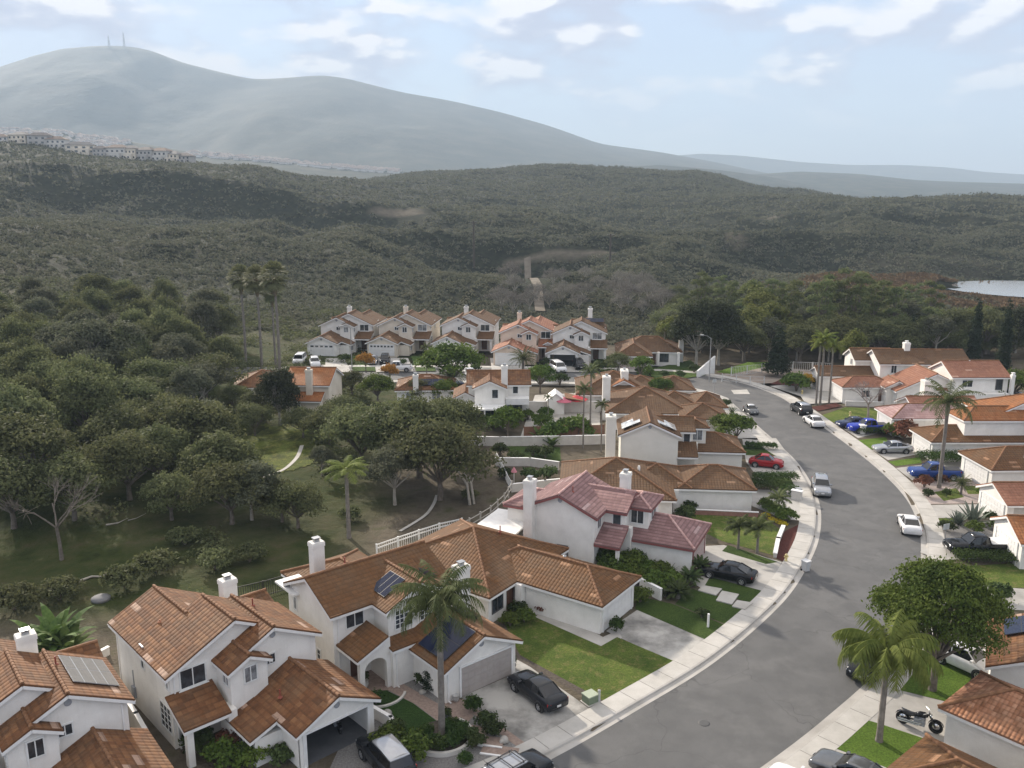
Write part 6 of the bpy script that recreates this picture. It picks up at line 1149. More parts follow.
def vehicle(kind, name, cat, label, p, hd, col, lod=0, rack=False, cover=None, roofcol=None, group=None, sc=1.0, z=0.0):
    B = BODY[kind]; L, W = B['L'], B['W']; t = thing(name, label, cat, (p[0], p[1], z), hd, group, sc); t['category'] = cat
    secs = []
    for fx, zb, zt, hw in B['st']:
        x = fx * L; h = zt - zb; half = [(hw * .86, zb), (hw * .97, zb + h * .12), (hw, zb + h * .45), (hw * .985, zb + h * .72), (hw * .93, zt - h * .07), (hw * .80, zt), (hw * .4, zt + .025)]
        secs.append([(x, y, z_) for y, z_ in half] + [(x, -y, z_) for y, z_ in half[::-1]])
    mb = MB(); loft(mb, secs); mb.build('body', col, t)
    zs = sorted((f * L, zt) for f, _, zt, _ in B['st']); zb_at = lambda x: float(np.interp(x, [a for a, _ in zs], [b for _, b in zs]))
    G = B['gh']; zr = B['zr']; (xa, ya), (xb, yb), (xc, yc), (xd, yd) = [(f * L, w) for f, w in G]; za, zd = zb_at(xa) - .03, zb_at(xd) - .03
    m = MB(); base = [(xa, ya, za), (xa * .5 + xb * .5, ya * .99, zb_at((xa + xb) / 2) - .02)]
    lo = [(xa, ya, za), ((xa + xd) / 2, ya * 1.02, zb_at((xa + xd) / 2) - .02), (xd, yd, zd)]; hi = [(xb, yb, zr - .06), ((xb + xc) / 2, yb * 1.02, zr), (xc, yc, zr - .05)]
    V = [(x, s * y, z_) for s in (1, -1) for x, y, z_ in lo + hi]
    m.mesh(V, [(0, 1, 4, 3), (1, 2, 5, 4), (7, 6, 9, 10), (8, 7, 10, 11), (6, 0, 3, 9), (2, 8, 11, 5), (3, 4, 10, 9), (4, 5, 11, 10)]); m.build('window', CARGLASS, t)
    r = MB(); rs = []
    for x, y, z_ in ((xb + .04, yb, zr - .055), (xb - .1, yb, zr - .02), ((xb + xc) / 2, yb * 1.02, zr + .008), (xc + .1, yc, zr - .02), (xc - .04, yc, zr - .055)):
        rs.append([(x, y + .015, z_ - .05), (x, y * .9, z_ + .012), (x, y * .45, z_ + .035), (x, -y * .45, z_ + .035), (x, -y * .9, z_ + .012), (x, -y - .015, z_ - .05)])
    loft(r, rs); r.build('roof', roofcol or col, t)
    pm_ = MB(); mx = (xb + xc) / 2 + .05
    for s in (1, -1):
        for a, b_, w in ((lo[0], hi[0], .07), (lo[2], hi[2], .11), ((mx, lo[1][1], zb_at(mx)), (mx - .05, hi[1][1], zr - .03), .07)):
            pm_.bar((a[0], s * (a[1] + .004), a[2] - .02), (b_[0], s * (b_[1] + .004), b_[2]), w, .03, up=(0, 1, 0))
    pm_.build('pillar', col, t)
    wr = .36 if kind in ('suv', 'pickup') else .33; wx = B['wb'] * L
    for i, (fx, s) in enumerate(((1, 1), (1, -1), (-1, 1), (-1, -1))):
        M = Matrix.Translation((fx * wx, s * (W - .12), wr)) @ Matrix.Rotation(R(-90 * s), 4, 'X')
        a = MB(); a.lathe([(wr + .09, -.1), (wr + .09, .118), (.05, .119)], (0, 0, 0), 18, False, M @ Matrix.Translation((0, 0, .005))); o = a.build('wheel', BLACKM, t)
        y = MB(); y.lathe([(wr * .62, -.1), (wr - .03, -.1), (wr, -.06), (wr, .12), (wr - .03, .155), (wr * .66, .16), (wr * .64, .13)], (0, 0, 0), 20, True, M); y.build('tyre', RUBBER, o)
        q = MB(); q.lathe([(wr * .65, .11), (wr * .65, .145), (wr * .6, .15), (wr * .5, .125), (.08, .13), (.06, .15), (.01, .15)], (0, 0, 0), 16, False, M); 
        for k in range(5): q.box(-.03, .03, .04, wr * .6, .125, .152, M @ Matrix.Rotation(k * 1.2566, 4, 'Z'))
        q.build('rim', RIM, o)
    f = B['st'][1]; re = B['st'][-2]
    for s in (1, -1):
        h = MB(); h.bar((f[0] * L + .012, s * f[3] * .62, f[2] - .12), (f[0] * L - .12, s * (f[3] * .97), f[2] - .10), .14, .13); h.build('headlight', HEADL, t)
        k = MB(); k.bar((re[0] * L - .02, s * re[3] * .72, re[2] - .16), (re[0] * L + .10, s * re[3] * 1.0, re[2] - .14), .12, .17); k.build('tail_light', TAILL, t)
        d = MB(); d.box(xa - .32, xa - .16, min(s * ya, s * (ya + .24)), max(s * ya, s * (ya + .24)), za + .06, za + .20); d.build('mirror', col, t)
    g = MB(); g.box(f[0] * L - .02, f[0] * L + .055, -.5, .5, f[1] + .08, f[1] + .28); g.build('grille', BLACKM, t)
    for x, s in ((B['st'][-1][0] * L - .02, -1), (B['st'][0][0] * L + .02, 1)):
        pl = MB(); pl.box(x - .012, x + .012, -.16, .16, .55, .68); pl.build('number_plate', PLATE, t)
    if rack:
        k = MB()
        for s in (1, -1): k.bar((xb - .1, s * yb * .92, zr + .09), (xc + .1, s * yc * .92, zr + .09), .04)
        for x in (xb - .3, (xb + xc) / 2, xc + .3):
            k.bar((x, -yb * .98, zr + .13), (x, yb * .98, zr + .13), .05, .035)
            for s in (1, -1): k.bar((x, s * yb * .92, zr), (x, s * yb * .92, zr + .12), .04)
        k.build('roof_rack', BLACKM, t)
    if kind == 'pickup':
        k = MB(); x0, x1 = xd - .12, -.485 * L
        if cover: k.box(x1, x0, -W * .84, W * .84, 1.19, 1.26); k.build('bed_cover', cover, t)
        else: k.box(x1 + .08, x0, -W * .78, W * .78, 1.2, 1.222); k.build('load_bed', BLACKM, t)
    return t
HD = lambda a, b: math.atan2(at(*b).y - at(*a).y, at(*b).x - at(*a).x)
pB = paint('paint_black', (.006, .0065, .008)); pG = paint('paint_dark_grey', (.022, .024, .028), .2); pW = paint('paint_white', (.74, .74, .74)); pS = paint('paint_silver', (.42, .43, .45), .6); pR = paint('paint_red', (.30, .012, .016)); pBl = paint('paint_blue', (.02, .055, .22)); pBr = paint('paint_bright_blue', (.018, .04, .36)); pN = paint('paint_navy', (.02, .03, .075)); pGr = paint('paint_grey', (.16, .165, .17), .5)
NP = HD((539.8, 707), (514, 686.4))
V_ = vehicle
V_('sedan', 'parked_car', 'car', 'dark grey sedan on the stained drive of the beige garage door', at(537, 697), NP, pG, roofcol=CARGLASS)
V_('sedan', 'parked_car', 'car', 'black car on the wide drive of the pink-roofed house', at(728, 578), HD((740, 580), (713, 574)), pB)
V_('hatch', 'parked_car', 'car', 'small rounded red car on the pale drive by the hedges', at(766, 466.5), HD((756, 465), (775, 467)), pR, roofcol=pR)
V_('suv', 'parked_car', 'car', 'silver off-roader facing the camera at the left kerb of the bend', (at(821, 491).x, at(821, 491).y), R(-105), pS, z=-.12)
V_('sedan', 'parked_car', 'car', 'white sedan at the right kerb, its rear towards the camera, by the black pickup', (at(909, 528).x, at(909, 528).y), R(74), pW, z=-.12)
V_('pickup', 'pickup_truck', 'pickup', 'black pickup with a pale bed cover on the drive below the agaves', at(977, 553), R(178), pB, cover=pW)
V_('pickup', 'pickup_truck', 'pickup', 'blue pickup with a silver front beside the tall feather palm', at(934, 478), R(176), pBl)
V_('sedan', 'parked_car', 'car', 'silver sedan on the drive between hedge and small lawn', at(892, 452), R(178), pS)
V_('sedan', 'parked_car', 'car', 'navy car partly behind the bright blue one', at(853, 427), R(185), pN); V_('pickup', 'pickup_truck', 'pickup', 'bright blue pickup beside the navy car on the garage drive', at(869, 432), R(180), pBr)
V_('sedan', 'parked_car', 'car', 'white sedan at the right kerb below the three slim palms', (at(815, 424).x - .2, at(815, 424).y), R(91), pW, z=-.12); V_('suv', 'parked_car', 'car', 'dark off-roader with a pale roof at the right kerb by the slim palms', (at(801, 412).x, at(801, 412).y), R(95), pG, roofcol=pS, z=-.12)
V_('hatch', 'parked_car', 'car', 'small dark car at the left kerb opposite the slim palms', (at(742, 412).x + 1.3, at(742, 412).y), R(-86), pGr, roofcol=pW, z=-.12, sc=.85)
for u, v, k, c, l in ((300, 363, 'van', pW, 'white van at the left end of the back row'), (315, 366, 'suv', pW, 'white off-roader beside the white van in the back row'), (373, 363, 'sedan', pS, 'silver car on the second back-row drive'), (385, 363, 'suv', pB, 'black car in front of the dark-lited garage'), (397, 371, 'pickup', pW, 'white pickup on the back street by the orange-leaved tree'), (558, 371, 'van', pW, 'white van on the drive of the back-row house with the solar roof'), (579, 368, 'suv', pB, 'black car at the open garage in the back row'), (460, 393, 'suv', pN, 'dark car behind the thick tree trunk below the back row'), (470, 376, 'sedan', pW, 'white car on the back street behind the round tree')):
    vehicle(k, 'pickup_truck' if k == 'pickup' else 'parked_van' if k == 'van' else 'parked_car', 'pickup' if k == 'pickup' else 'van' if k == 'van' else 'car', l, at(u, v), R(-80 if k != 'pickup' else 175) + random.uniform(-.15, .15), c)
V_('suv', 'parked_car', 'car', 'grey car with a pale roof nosed up to the open garage', at(386, 766), NP, pG, roofcol=pS); V_('suv', 'parked_car', 'car', 'dark car with a silver roof and black roof rack at the bottom kerb', (at(515, 783).x, at(515, 783).y), R(42), pG, rack=True, z=-.12, roofcol=pS)
V_('sedan', 'parked_car', 'car', 'dark sedan with a silver bonnet at the bottom edge of the palm lawn', at(853, 782), R(135), pGr); V_('sedan', 'parked_car', 'car', 'white car at the very bottom, left of the silver-bonneted one', at(806, 798), R(133), pW)
V_('suv', 'parked_car', 'car', 'dark car at the right kerb half hidden behind the golden palm', (at(868, 668).x - .1, at(868, 668).y), R(235), pG, roofcol=pW, z=-.12); V_('sedan', 'parked_car', 'car', 'dark car behind the orange hipped house at the right edge', at(1006, 398), R(170), pB, roofcol=pGr)
V_('suv', 'parked_car', 'car', 'pale car under the big round tree on the far drive', at(965, 668), NP + R(180), pW)
def motorcycle(label, p, hd, col, fairing=False, sc=1):
    t = thing('motorcycle', label, 'motorcycle', (p[0], p[1], 0), hd, None, sc)
    for x in (.78, -.74):
        M = Matrix.Translation((x, 0, .33)) @ Matrix.Rotation(R(90), 4, 'X'); a = MB(); V = []
        for i in range(20):
            for k in range(8): c = i * math.pi / 10; e = k * math.pi / 4; rr = .27 + .065 * math.cos(e); V.append(M @ Vector((rr * math.cos(c), rr * math.sin(c), .07 * math.sin(e))))
        a.mesh(V, [(i * 8 + k, ((i + 1) % 20) * 8 + k, ((i + 1) % 20) * 8 + (k + 1) % 8, i * 8 + (k + 1) % 8) for i in range(20) for k in range(8)], True); w = a.build('wheel', RUBBER, t)
        q = MB(); q.lathe([(.21, -.02), (.22, 0), (.21, .02)], (0, 0, 0), 18, True, M)
        for k in range(7): q.box(-.012, .012, 0, .21, -.012, .012, M @ Matrix.Rotation(k * .8976, 4, 'Z'))
        q.build('rim', CHROME, w)
    f = MB(); f.bar((.78, .08, .33), (.42, .08, .98), .05); f.bar((.78, -.08, .33), (.42, -.08, .98), .05); f.bar((.44, 0, .9), (-.2, 0, .45), .07); f.bar((-.2, 0, .42), (-.74, .1, .33), .05); f.bar((-.2, 0, .42), (-.74, -.1, .33), .05); f.build('frame', BLACKM, t)
    e = MB(); e.box(-.22, .30, -.16, .16, .24, .58, b=.04); e.tube([(-.1, 0, .45), (.18, .12, .66)], .12, 8); e.tube([(.2, 0, .45), (.1, -.12, .66)], .12, 8); e.build('engine', GREYP, t)
    k = MB(); loft(k, [[(x, y * w, z0 + z * h) for y, z in ((1, .2), (.8, .9), (0, 1.1), (-.8, .9), (-1, .2), (0, -.1))] for x, w, z0, h in ((.40, .06, .74, .14), (.25, .16, .68, .26), (.0, .17, .66, .25), (-.2, .09, .66, .14))]); k.build('fuel_tank', col, t)
    s = MB(); loft(s, [[(x, y * w, z0 + z * .1) for y, z in ((1, 0), (.8, 1), (-.8, 1), (-1, 0))] for x, w, z0 in ((-.12, .10, .66), (-.4, .18, .62), (-.62, .17, .66), (-.85, .12, .72))]); s.build('seat', BLACKM, t)
    for x, r0 in ((.78, 1), (-.74, 1)):
        m = MB(); V = []; 
        for i in range(9):
            a = R(20 + i * 17.5); V += [(x + .375 * math.cos(a), -.085, .33 + .375 * math.sin(a)), (x + .385 * math.cos(a), .085, .33 + .385 * math.sin(a))]
        m.mesh(V, [(2 * i, 2 * i + 2, 2 * i + 3, 2 * i + 1) for i in range(8)]); m.build('mudguard', col, t)
    h = MB(); h.tube([(.22, .40, 1.05), (.38, .2, 1.06), (.42, 0, 1.0), (.38, -.2, 1.06), (.22, -.40, 1.05)], .02, 6); h.build('handlebar', CHROME, t)
    l = MB(); l.lathe([(.02, 0), (.09, .03), (.1, .1), (.09, .14)], (0, 0, 0), 12, True, Matrix.Translation((.46, 0, .84)) @ Matrix.Rotation(R(90), 4, 'Y')); l.build('headlight', CHROME, t)
    x = MB()
    for zz in (.28, .38): x.tube([(.15, -.18, .42), (0, -.2, zz), (-.95, -.2, zz)], [.035, .04, .055], 8)
    x.build('exhaust', CHROME, t)
    if fairing:
        g = MB(); loft(g, [[(x_, y * w, z0 + z * h_) for y, z in ((1, 0), (.9, .7), (.4, 1), (-.4, 1), (-.9, .7), (-1, 0))] for x_, w, z0, h_ in ((.30, .36, .8, .5), (.5, .3, .75, .42), (.66, .12, .78, .2))]); g.build('fairing', col, t)
        for s_ in (1, -1): b = MB(); b.box(-.95, -.45, min(s_ * .18, s_ * .42), max(s_ * .18, s_ * .42), .42, .78, b=.05); b.build('pannier', col, t)
        b = MB(); b.box(-1.05, -.65, -.24, .24, .82, 1.12, b=.05); b.build('top_case', col, t)
motorcycle('black and chrome motorcycle on the pale drive above the palm lawn', at(918, 728), HD((908, 722), (937, 731)), paint('paint_bike_black', (.015, .015, .018)), sc=1.25)
motorcycle('white touring motorcycle half hidden under the big round tree', at(981, 664), R(-35), pW, True, 1.15)
def hs(x, y, rot=43, O=(-20.2, 46.3)): c, s = math.cos(R(rot)), math.sin(R(rot)); return (O[0] + x * c - y * s, O[1] + x * s + y * c)
q = hs(8.6, -4.2); motorcycle('dark motorcycle standing inside the open garage', q, R(-60), pB)
q = hs(6.6, -2.2); mb = MB(); [mb.box(q[0] + a, q[0] + a + w, q[1] + b_, q[1] + b_ + d, z0, z1) for a, b_, w, d, z0, z1 in ((0, 0, .9, .6, .02, .75), (.1, .05, .6, .5, .752, 1.3))]
t = thing('storage_box', 'stacked dark storage boxes at the back of the open garage', 'storage box', (q[0], q[1], 0))
for z0, z1, w in ((.02, .72, .9), (.724, 1.25, .7)): b = MB(); b.box(0, w, 0, .6, z0, z1); b.box(-.02, w + .02, -.02, .62, z1 - .08, z1 - .002); b.build('box', flat('dark_plastic', (.06, .065, .08), .5), t)
# ------------------------------------------------------------------ fences, walls, street furniture
def fence(name, cat, label, pts, h, m, step=2.4, rails=(.3, .9), post=.09, rw=.04, pickets=0, cap=False, pm_=None, panel=None):
    P = [Vector(p) for p in pts]; t = thing(name, label, cat, tuple(P[0])); o = P[0]; q = resamp(P, max(2, int(sum((b - a).length for a, b in zip(P, P[1:])) / step) + 1))
    q = [Vector((a.x, a.y, gz(a.x, a.y) if o.z == -9 else a.z)) for a in q]
    for a in q[:95]:
        b = MB(); a = a - o; b.box(a.x - post/2, a.x + post/2, a.y - post/2, a.y + post/2, a.z - .3, a.z + h)
        if cap: b.box(a.x - post*.7, a.x + post*.7, a.y - post*.7, a.y + post*.7, a.z + h, a.z + h + .05)
        b.build('post', pm_ or m, t)
    r = MB()
    for a, b in zip(q, q[1:]):
        a, b = a - o, b - o
        for f in rails: r.bar(a + Vector((0, 0, h * f)), b + Vector((0, 0, h * f)), rw, rw * 1.8)
        for k in range(pickets): c = a.lerp(b, (k + .5) / pickets); r.box(c.x - .02, c.x + .02, c.y - .02, c.y + .02, c.z + .06, c.z + h * .93)
    r.build('rail', m, t)
    if panel:
        s = MB()
        for a, b in zip(q, q[1:]): a, b = a - o, b - o; s.bar(a + Vector((0, 0, h * .5)), b + Vector((0, 0, h * .5)), .02, h * .82)
        s.build('panel', panel, t)
    return t
def gwall(label, px, h, m=BLOCK, w=.2, name='garden_wall', cat='wall', z=0):
    P = [at(u, v, z) for u, v in px]; t = thing(name, label, cat, tuple(P[0])); o = P[0]; b = MB(); c = MB()
    for p, q in zip(P, P[1:]):
        p, q = p - o, q - o; d = (q - p).normalized() * w / 2; b.bar(p - d + Vector((0, 0, h / 2 - .15)), q + d + Vector((0, 0, h / 2 - .15)), w, h + .3); c.bar(p - d * 1.3 + Vector((0, 0, h + .03)), q + d * 1.3 + Vector((0, 0, h + .03)), w * 1.3, .06)
    b.build('wall', m, t); c.build('coping', TRIM, t); return t
H_ = lambda u, v: hit(u, v)
fence('metal_fence', 'fence', 'black metal garden fence behind the red-brown roofs', [at(u, v) for u, v in ((236, 604), (262, 598), (290, 590), (300, 600))], 1.5, BLACKM, 2.2, (.12, .95), .07, .03, 12)
fence('vinyl_fence', 'fence', 'white vinyl fence with lattice panels behind the arched-porch house', [at(u, v) for u, v in ((377, 560), (410, 548), (440, 538), (462, 533))], 1.5, WHITEP, 2.0, (.08, .75, .97), .12, .06, 10, True)
fence('rail_fence', 'fence', 'pale post fence stepping up the slope behind the pink-roofed house', [at(u, v) for u, v in ((455, 536), (470, 530), (490, 518), (505, 504), (512, 492))], 1.3, mat('pale_wood', [(.3, (.40, .37, .33)), (.7, (.52, .49, .44))], 3, .85), 1.9, (.4, .85), .16, .05)
fence('vinyl_fence', 'fence', 'white fence curving down beside the terraced garden', [at(u, v) for u, v in ((496, 460), (503, 474), (509, 487), (512, 492))], 1.1, WHITEP, 1.6, (.1, .95), .1, .05, 8)
fence('wire_fence', 'fence', 'pale wire fence along the dirt lot at the bend', [at(u, v) for u, v in ((722, 381), (735, 382), (752, 384), (764, 384))], 1.3, flat('fence_grey', (.55, .55, .54), .6), 2.4, (.1, .5, .95), .12, .025)
fence('wire_fence', 'fence', 'long pale fence behind the conifer at the bend', [at(u, v) for u, v in ((731, 376), (752, 374), (780, 370), (806, 371), (832, 372))], 1.7, flat('fence_grey', (.55, .55, .54), .6), 3.0, (.06, .95), .12, .03, 10)
P = [at(u, v) for u, v in ((697, 376.5), (714, 372))]; t = thing('ramp_wall', 'white sloping wall beside the lamp post at the bend', 'wall', tuple(P[0])); d = P[1] - P[0]; b = MB(); w = Vector((-d.y, d.x, 0)).normalized() * .15
V = []; 
for p, z0, z1 in ((Vector((0, 0, 0)), -.3, 1.0), (d, -.3, 3.0)): V += [p + w + Vector((0, 0, z0)), p - w + Vector((0, 0, z0)), p - w + Vector((0, 0, z1)), p + w + Vector((0, 0, z1))]
b.mesh(V, [(0, 1, 2, 3), (7, 6, 5, 4), (0, 4, 5, 1), (1, 5, 6, 2), (2, 6, 7, 3), (3, 7, 4, 0)]); b.build('wall', TRIM, t)
gwall('long white garden wall below the patio-cover house', [(453, 445), (500, 446), (560, 445), (606, 444)], 1.2, BLOCK); gwall('lower pale retaining wall of the terraced garden', [(496, 466), (530, 466), (558, 470)], 1.0); gwall('third garden wall behind the pink roofs, under the clipped shrubs', [(512, 492), (545, 488), (566, 486)], .9)
gwall('grey wall between the two houses at the lower left', [(152, 760), (138, 735), (115, 700), (100, 690)], 1.5); gwall('low white wall beside the turf at the garage corner', [(372, 716), (391, 727), (393, 738)], .7, WALL); gwall('white wall beside the hipped garage and the dark lawn', [(641, 590), (660, 600)], 1.0, WALL); gwall('low pale kerb wall between the palm lawn and the red mulch bed', [(783, 530), (778, 542), (775, 557)], .4, BLOCK, .3); gwall('brick planter wall under the long white garage', [(690, 514), (757, 517)], .5, mat('brick_red', [(.3, (.22, .11, .085)), (.7, (.32, .18, .14))], 3, .9)); gwall('white block post with a letterbox beside the clipped hedges', [(794, 499), (799, 500)], 1.0, BLOCK, .5)
gwall('pale wall behind the back gardens near the parasol', [(530, 412), (600, 412)], 1.6, BLOCK); gwall('white wall along the pink gabled house', [(940, 404), (1000, 402)], 2.0, WALL); gwall('low block wall by the salmon garage drive', [(846, 405), (882, 406)], .6); gwall('low white boundary wall between the two roofs at the lower left', [(84, 668), (108, 655)], .6)
fence('wooden_fence', 'fence', 'brown board fence in the garden below the parasol', [at(u, v) for u, v in ((524, 438), (560, 437), (604, 436))], 1.7, mat('brown_boards', [(.3, (.20, .10, .065)), (.7, (.30, .17, .11))], 2, .85), 2.4, (.1, .9), .1, .05, 0, False, None, mat('brown_boards', [(0, (0, 0, 0))]))
# round planter rim and path steps
def ring(name, c, r, w, h, a0, a1, m, lab, cat):
    mb = MB(); n = 40
    pts = [(math.cos(a0 + (a1 - a0) * i / n), math.sin(a0 + (a1 - a0) * i / n)) for i in range(n + 1)]
    for (x0, y0), (x1, y1) in zip(pts, pts[1:]):
        q = [(c[0] + x * rr, c[1] + y * rr, z) for z in (-.1, h) for x, y, rr in ((x0, y0, r), (x0, y0, r + w), (x1, y1, r + w), (x1, y1, r))]; mb.mesh(q, [(4, 5, 6, 7), (1, 2, 6, 5), (3, 0, 4, 7), (0, 1, 5, 4), (2, 3, 7, 6)])
    setp(mb.build(name, m), lab, cat)
ring('planter_kerb', (-4.3, 48.0), 1.75, .2, .28, R(180), R(420), BLOCK, 'curved pale kerb round the planter of the tall palm', 'planter kerb')
mb = MB(); mb.lathe([(1.74, -.1), (1.74, .06), (1.0, .12), (0.01, .14)], (-4.3, 48.0, 0), 24); setp(mb.build('planter_soil', SOIL), kind='structure')
ring('patio_edge', (hs(1.2, -2.4, 40, (-11.4, 54.0))[0], hs(1.2, -2.4, 40, (-11.4, 54.0))[1]), 1.7, .16, .12, R(190), R(360), BLOCK, 'curved pale edging of the arched porch patio', 'edging')
for i, (u, v) in enumerate(((470, 731), (486, 741.5), (500, 751))):
    p = at(u, v); M = Matrix.Translation((p.x, p.y, 0)) @ Matrix.Rotation(R(-12), 4, 'Z'); b = MB(); b.box(-1.1, 1.1, -.42, .42, -.1, .16 - .05 * i, M); o = setp(b.build('paver_step', PAVER), kind='structure'); e = MB(); e.box(-1.12, 1.12, -.56, -.422, -.1, .165 - .05 * i, M); e.build('step_edge', TRIM, o)
def boulder(u, v, s, lab):
    p = at(u, v); g = random.Random(int(u * 7 + v)); import bmesh
    bm = bmesh.new(); bmesh.ops.create_icosphere(bm, subdivisions=3, radius=s)
    sd_ = g.uniform(0, 9)
    for q in bm.verts: q.co *= 1 + .22 * math.sin(q.co.x * 3 / s + sd_) * math.sin(q.co.y * 2.3 / s + sd_) + g.uniform(-.03, .03); q.co.z *= .65
    me = bpy.data.meshes.new('boulder'); bm.to_mesh(me); bm.free(); me.materials.append(mat('boulder_stone', [(.3, (.24, .225, .20)), (.7, (.42, .40, .37))], 2, .9, .2, bmp=.5, bscale=6)); o = link(bpy.data.objects.new('boulder', me)); o.location = (p.x, p.y, s * .35); setp(o, lab, 'boulder')
for u, v, s, l in ((387, 716, .38, 'boulder nearest the garage corner beside the turf'), (391, 724, .34, 'middle boulder beside the turf'), (395, 731, .42, 'largest boulder at the turf edge'), (504, 742, .34, 'pale boulder at the foot of the paver steps'), (423, 693, .26, 'small stone in the gravel by the garage wall')): boulder(u, v, s, l)
def urn(u, v, s, lab, m=None, plant=True):
    p = at(u, v); t = thing('planter_pot', lab, 'plant pot', tuple(p), 0, None, s); b = MB(); b.lathe([(.16, 0), (.2, .02), (.3, .3), (.26, .5), (.31, .56), (.29, .57), (.22, .5)], (0, 0, 0), 16); b.build('pot', m or flat('dark_glazed_pot', (.03, .035, .04), .3), t)
    if plant: o = link(bpy.data.objects.new('foliage', npmesh('foliage', *blob_leaves([(0, 0, .8, .3, .35)], 260, .09), LEAF['shrub']))); o.parent = t
urn(447, 724, 1.0, 'dark pot with a small plant beside the tall palm trunk'); urn(456, 701, .8, 'pale pot by the left jamb of the beige garage', flat('pale_pot', (.45, .44, .42), .7), False); urn(364, 688, 1.1, 'stone urn in front of the arched porch', BLOCK); urn(388, 676, .9, 'pale urn at the right of the arched porch', BLOCK); urn(513, 668, .8, 'dark pot at the right jamb of the beige garage')
def binn(u, v, lab, m, lid, z=0, rz=0, s=1):
    p = at(u, v, z); t = thing('wheelie_bin', lab, 'bin', tuple(p), rz, None, s); b = MB()
    loft(b, [[(x * w, y * w, z_) for x, y in ((-.28, -.3), (.28, -.3), (.28, .3), (-.28, .3))] for w, z_ in ((.8, .06), (1, .95))], False); b.build('body', m, t)
    l = MB(); l.box(-.31, .31, -.34, .34, .952, 1.02, b=.03); l.build('lid', lid, t); w = MB()
    for s_ in (-1, 1): w.lathe([(.1, -.03), (.1, .03)], (0, 0, 0), 10, False, Matrix.Translation((s_ * .24, .26, .1)) @ Matrix.Rotation(R(90), 4, 'Y'))
    w.build('wheel', RUBBER, t)
binn(805.5, 571, 'pale bin standing alone in the gutter of the bend', flat('pale_grey_plastic', (.50, .50, .50), .5), flat('pale_lid', (.62, .62, .62), .5), -.11, R(30)); binn(862, 434, 'white bin or box at the kerb below the bright blue pickup', TRIM, TRIM, 0, 0, 1.3)
binn(798, 497, 'grey bin on the pavement by the hedge stub', flat('mid_grey_plastic', (.30, .31, .32), .5), flat('mid_grey_plastic', (.3, .31, .32), .5)); binn(968, 720, 'x', GREYP, GREYP) if 0 else None
p = at(590, 702); t = thing('utility_cabinet', 'squat green utility cabinet at the corner of the mottled lawn', 'utility box', tuple(p), R(35), None, .72); b = MB(); b.box(-.55, .55, -.5, .5, .08, .78); b.build('body', GREENP, t); b = MB(); b.box(-.6, .6, -.55, .55, .782, .88, b=.04); b.build('lid', flat('utility_green_light', (.34, .38, .28), .6), t); b = MB(); b.box(-.68, .68, -.62, .62, -.1, .078); b.build('plinth', CONC, t)
b = MB(); p = at(599, 702); b.tube([(p.x, p.y, -.1), (p.x, p.y, .8)], .09, 10); b.lathe([(.1, 0), (.1, .06), (.02, .1)], (p.x, p.y, .8), 10); setp(b.build('bollard', flat('bollard_grey', (.42, .42, .40), .6)), 'short grey bollard beside the green utility cabinet', 'bollard')
p = at(708, 627); b = MB(); b.tube([(p.x, p.y, -.1), (p.x, p.y, 1.1)], .09, 8); setp(b.build('post', TRIM), 'white post on the dark lawn next to a small shrub', 'post')
def hydrant(u, v, lab):
    p = at(u, v); t = thing('fire_hydrant', lab, 'hydrant', tuple(p)); b = MB(); b.lathe([(.16, 0), (.16, .05), (.11, .06), (.11, .5), (.15, .52), (.14, .6), (.06, .7), (.02, .72)], (0, 0, 0), 12); b.build('body', flat('hydrant_yellow', (.55, .45, .20), .5), t); c = MB(); c.tube([(-.2, 0, .42), (.2, 0, .42)], .06, 8); c.tube([(0, -.2, .4), (0, 0, .4)], .07, 8); c.build('outlet', flat('hydrant_yellow', (.55, .45, .2), .5), t)
hydrant(802, 394, 'pale hydrant on the pavement by the dark shrub mass'); hydrant(850, 416, 'small pale hydrant on the lawn of the leafless tree'); hydrant(786, 561, 'hydrant at the tip of the red mulch bed')
def lamp(u, v, h, rz, lab):
    p = at(u, v); t = thing('street_lamp', lab, 'street lamp', tuple(p), rz); c = flat('lamp_post_grey', (.27, .27, .265), .7); b = MB(); b.tube([(0, 0, -.3), (0, 0, h * .5), (0, 0, h)], [.10, .08, .055], 10); b.build('pole', c, t); a = MB(); a.tube([(0, 0, h - .1), (.7, 0, h + .3), (1.5, 0, h + .38)], [.04, .035, .03], 8); a.build('arm', c, t); l = MB(); l.box(1.35, 2.0, -.16, .16, h + .33, h + .47, b=.04); l.build('lamp_head', flat('lamp_head_grey', (.42, .42, .41), .6), t)
lamp(709, 381, 7.6, R(150), 'street lamp in front of the dark eucalyptus at the bend'); lamp(352, 368, 7.6, R(180), 'street lamp on the back street by the yellowing tree')
def upole(u, vb, vt, lab, s=1):
    p = hit(u, vb); z_ = p.y * CT - (p.z - CAMH) * ST; h = (vb - vt) / FPX * z_; t = thing('utility_pole', lab, 'utility pole', tuple(p)); b = MB(); b.tube([(0, 0, -.5), (0, 0, h)], [.5 * s, .36 * s], 8); b.build('pole', WOODM, t); c = MB(); c.bar((-1.6, 0, h - .7), (1.6, 0, h - .7), .22, .28); c.build('crossarm', WOODM, t); i = MB()
    for x in (-1.4, -.7, .7, 1.4): i.lathe([(.08, 0), (.12, .12), (.05, .3)], (x, 0, h - .56), 8)
    i.build('insulator', GREYP, t)
upole(474, 268, 222, 'nearer, taller wooden utility pole on the scrub hillside'); upole(610, 264, 234, 'farther wooden utility pole at the edge of the pale clearing')
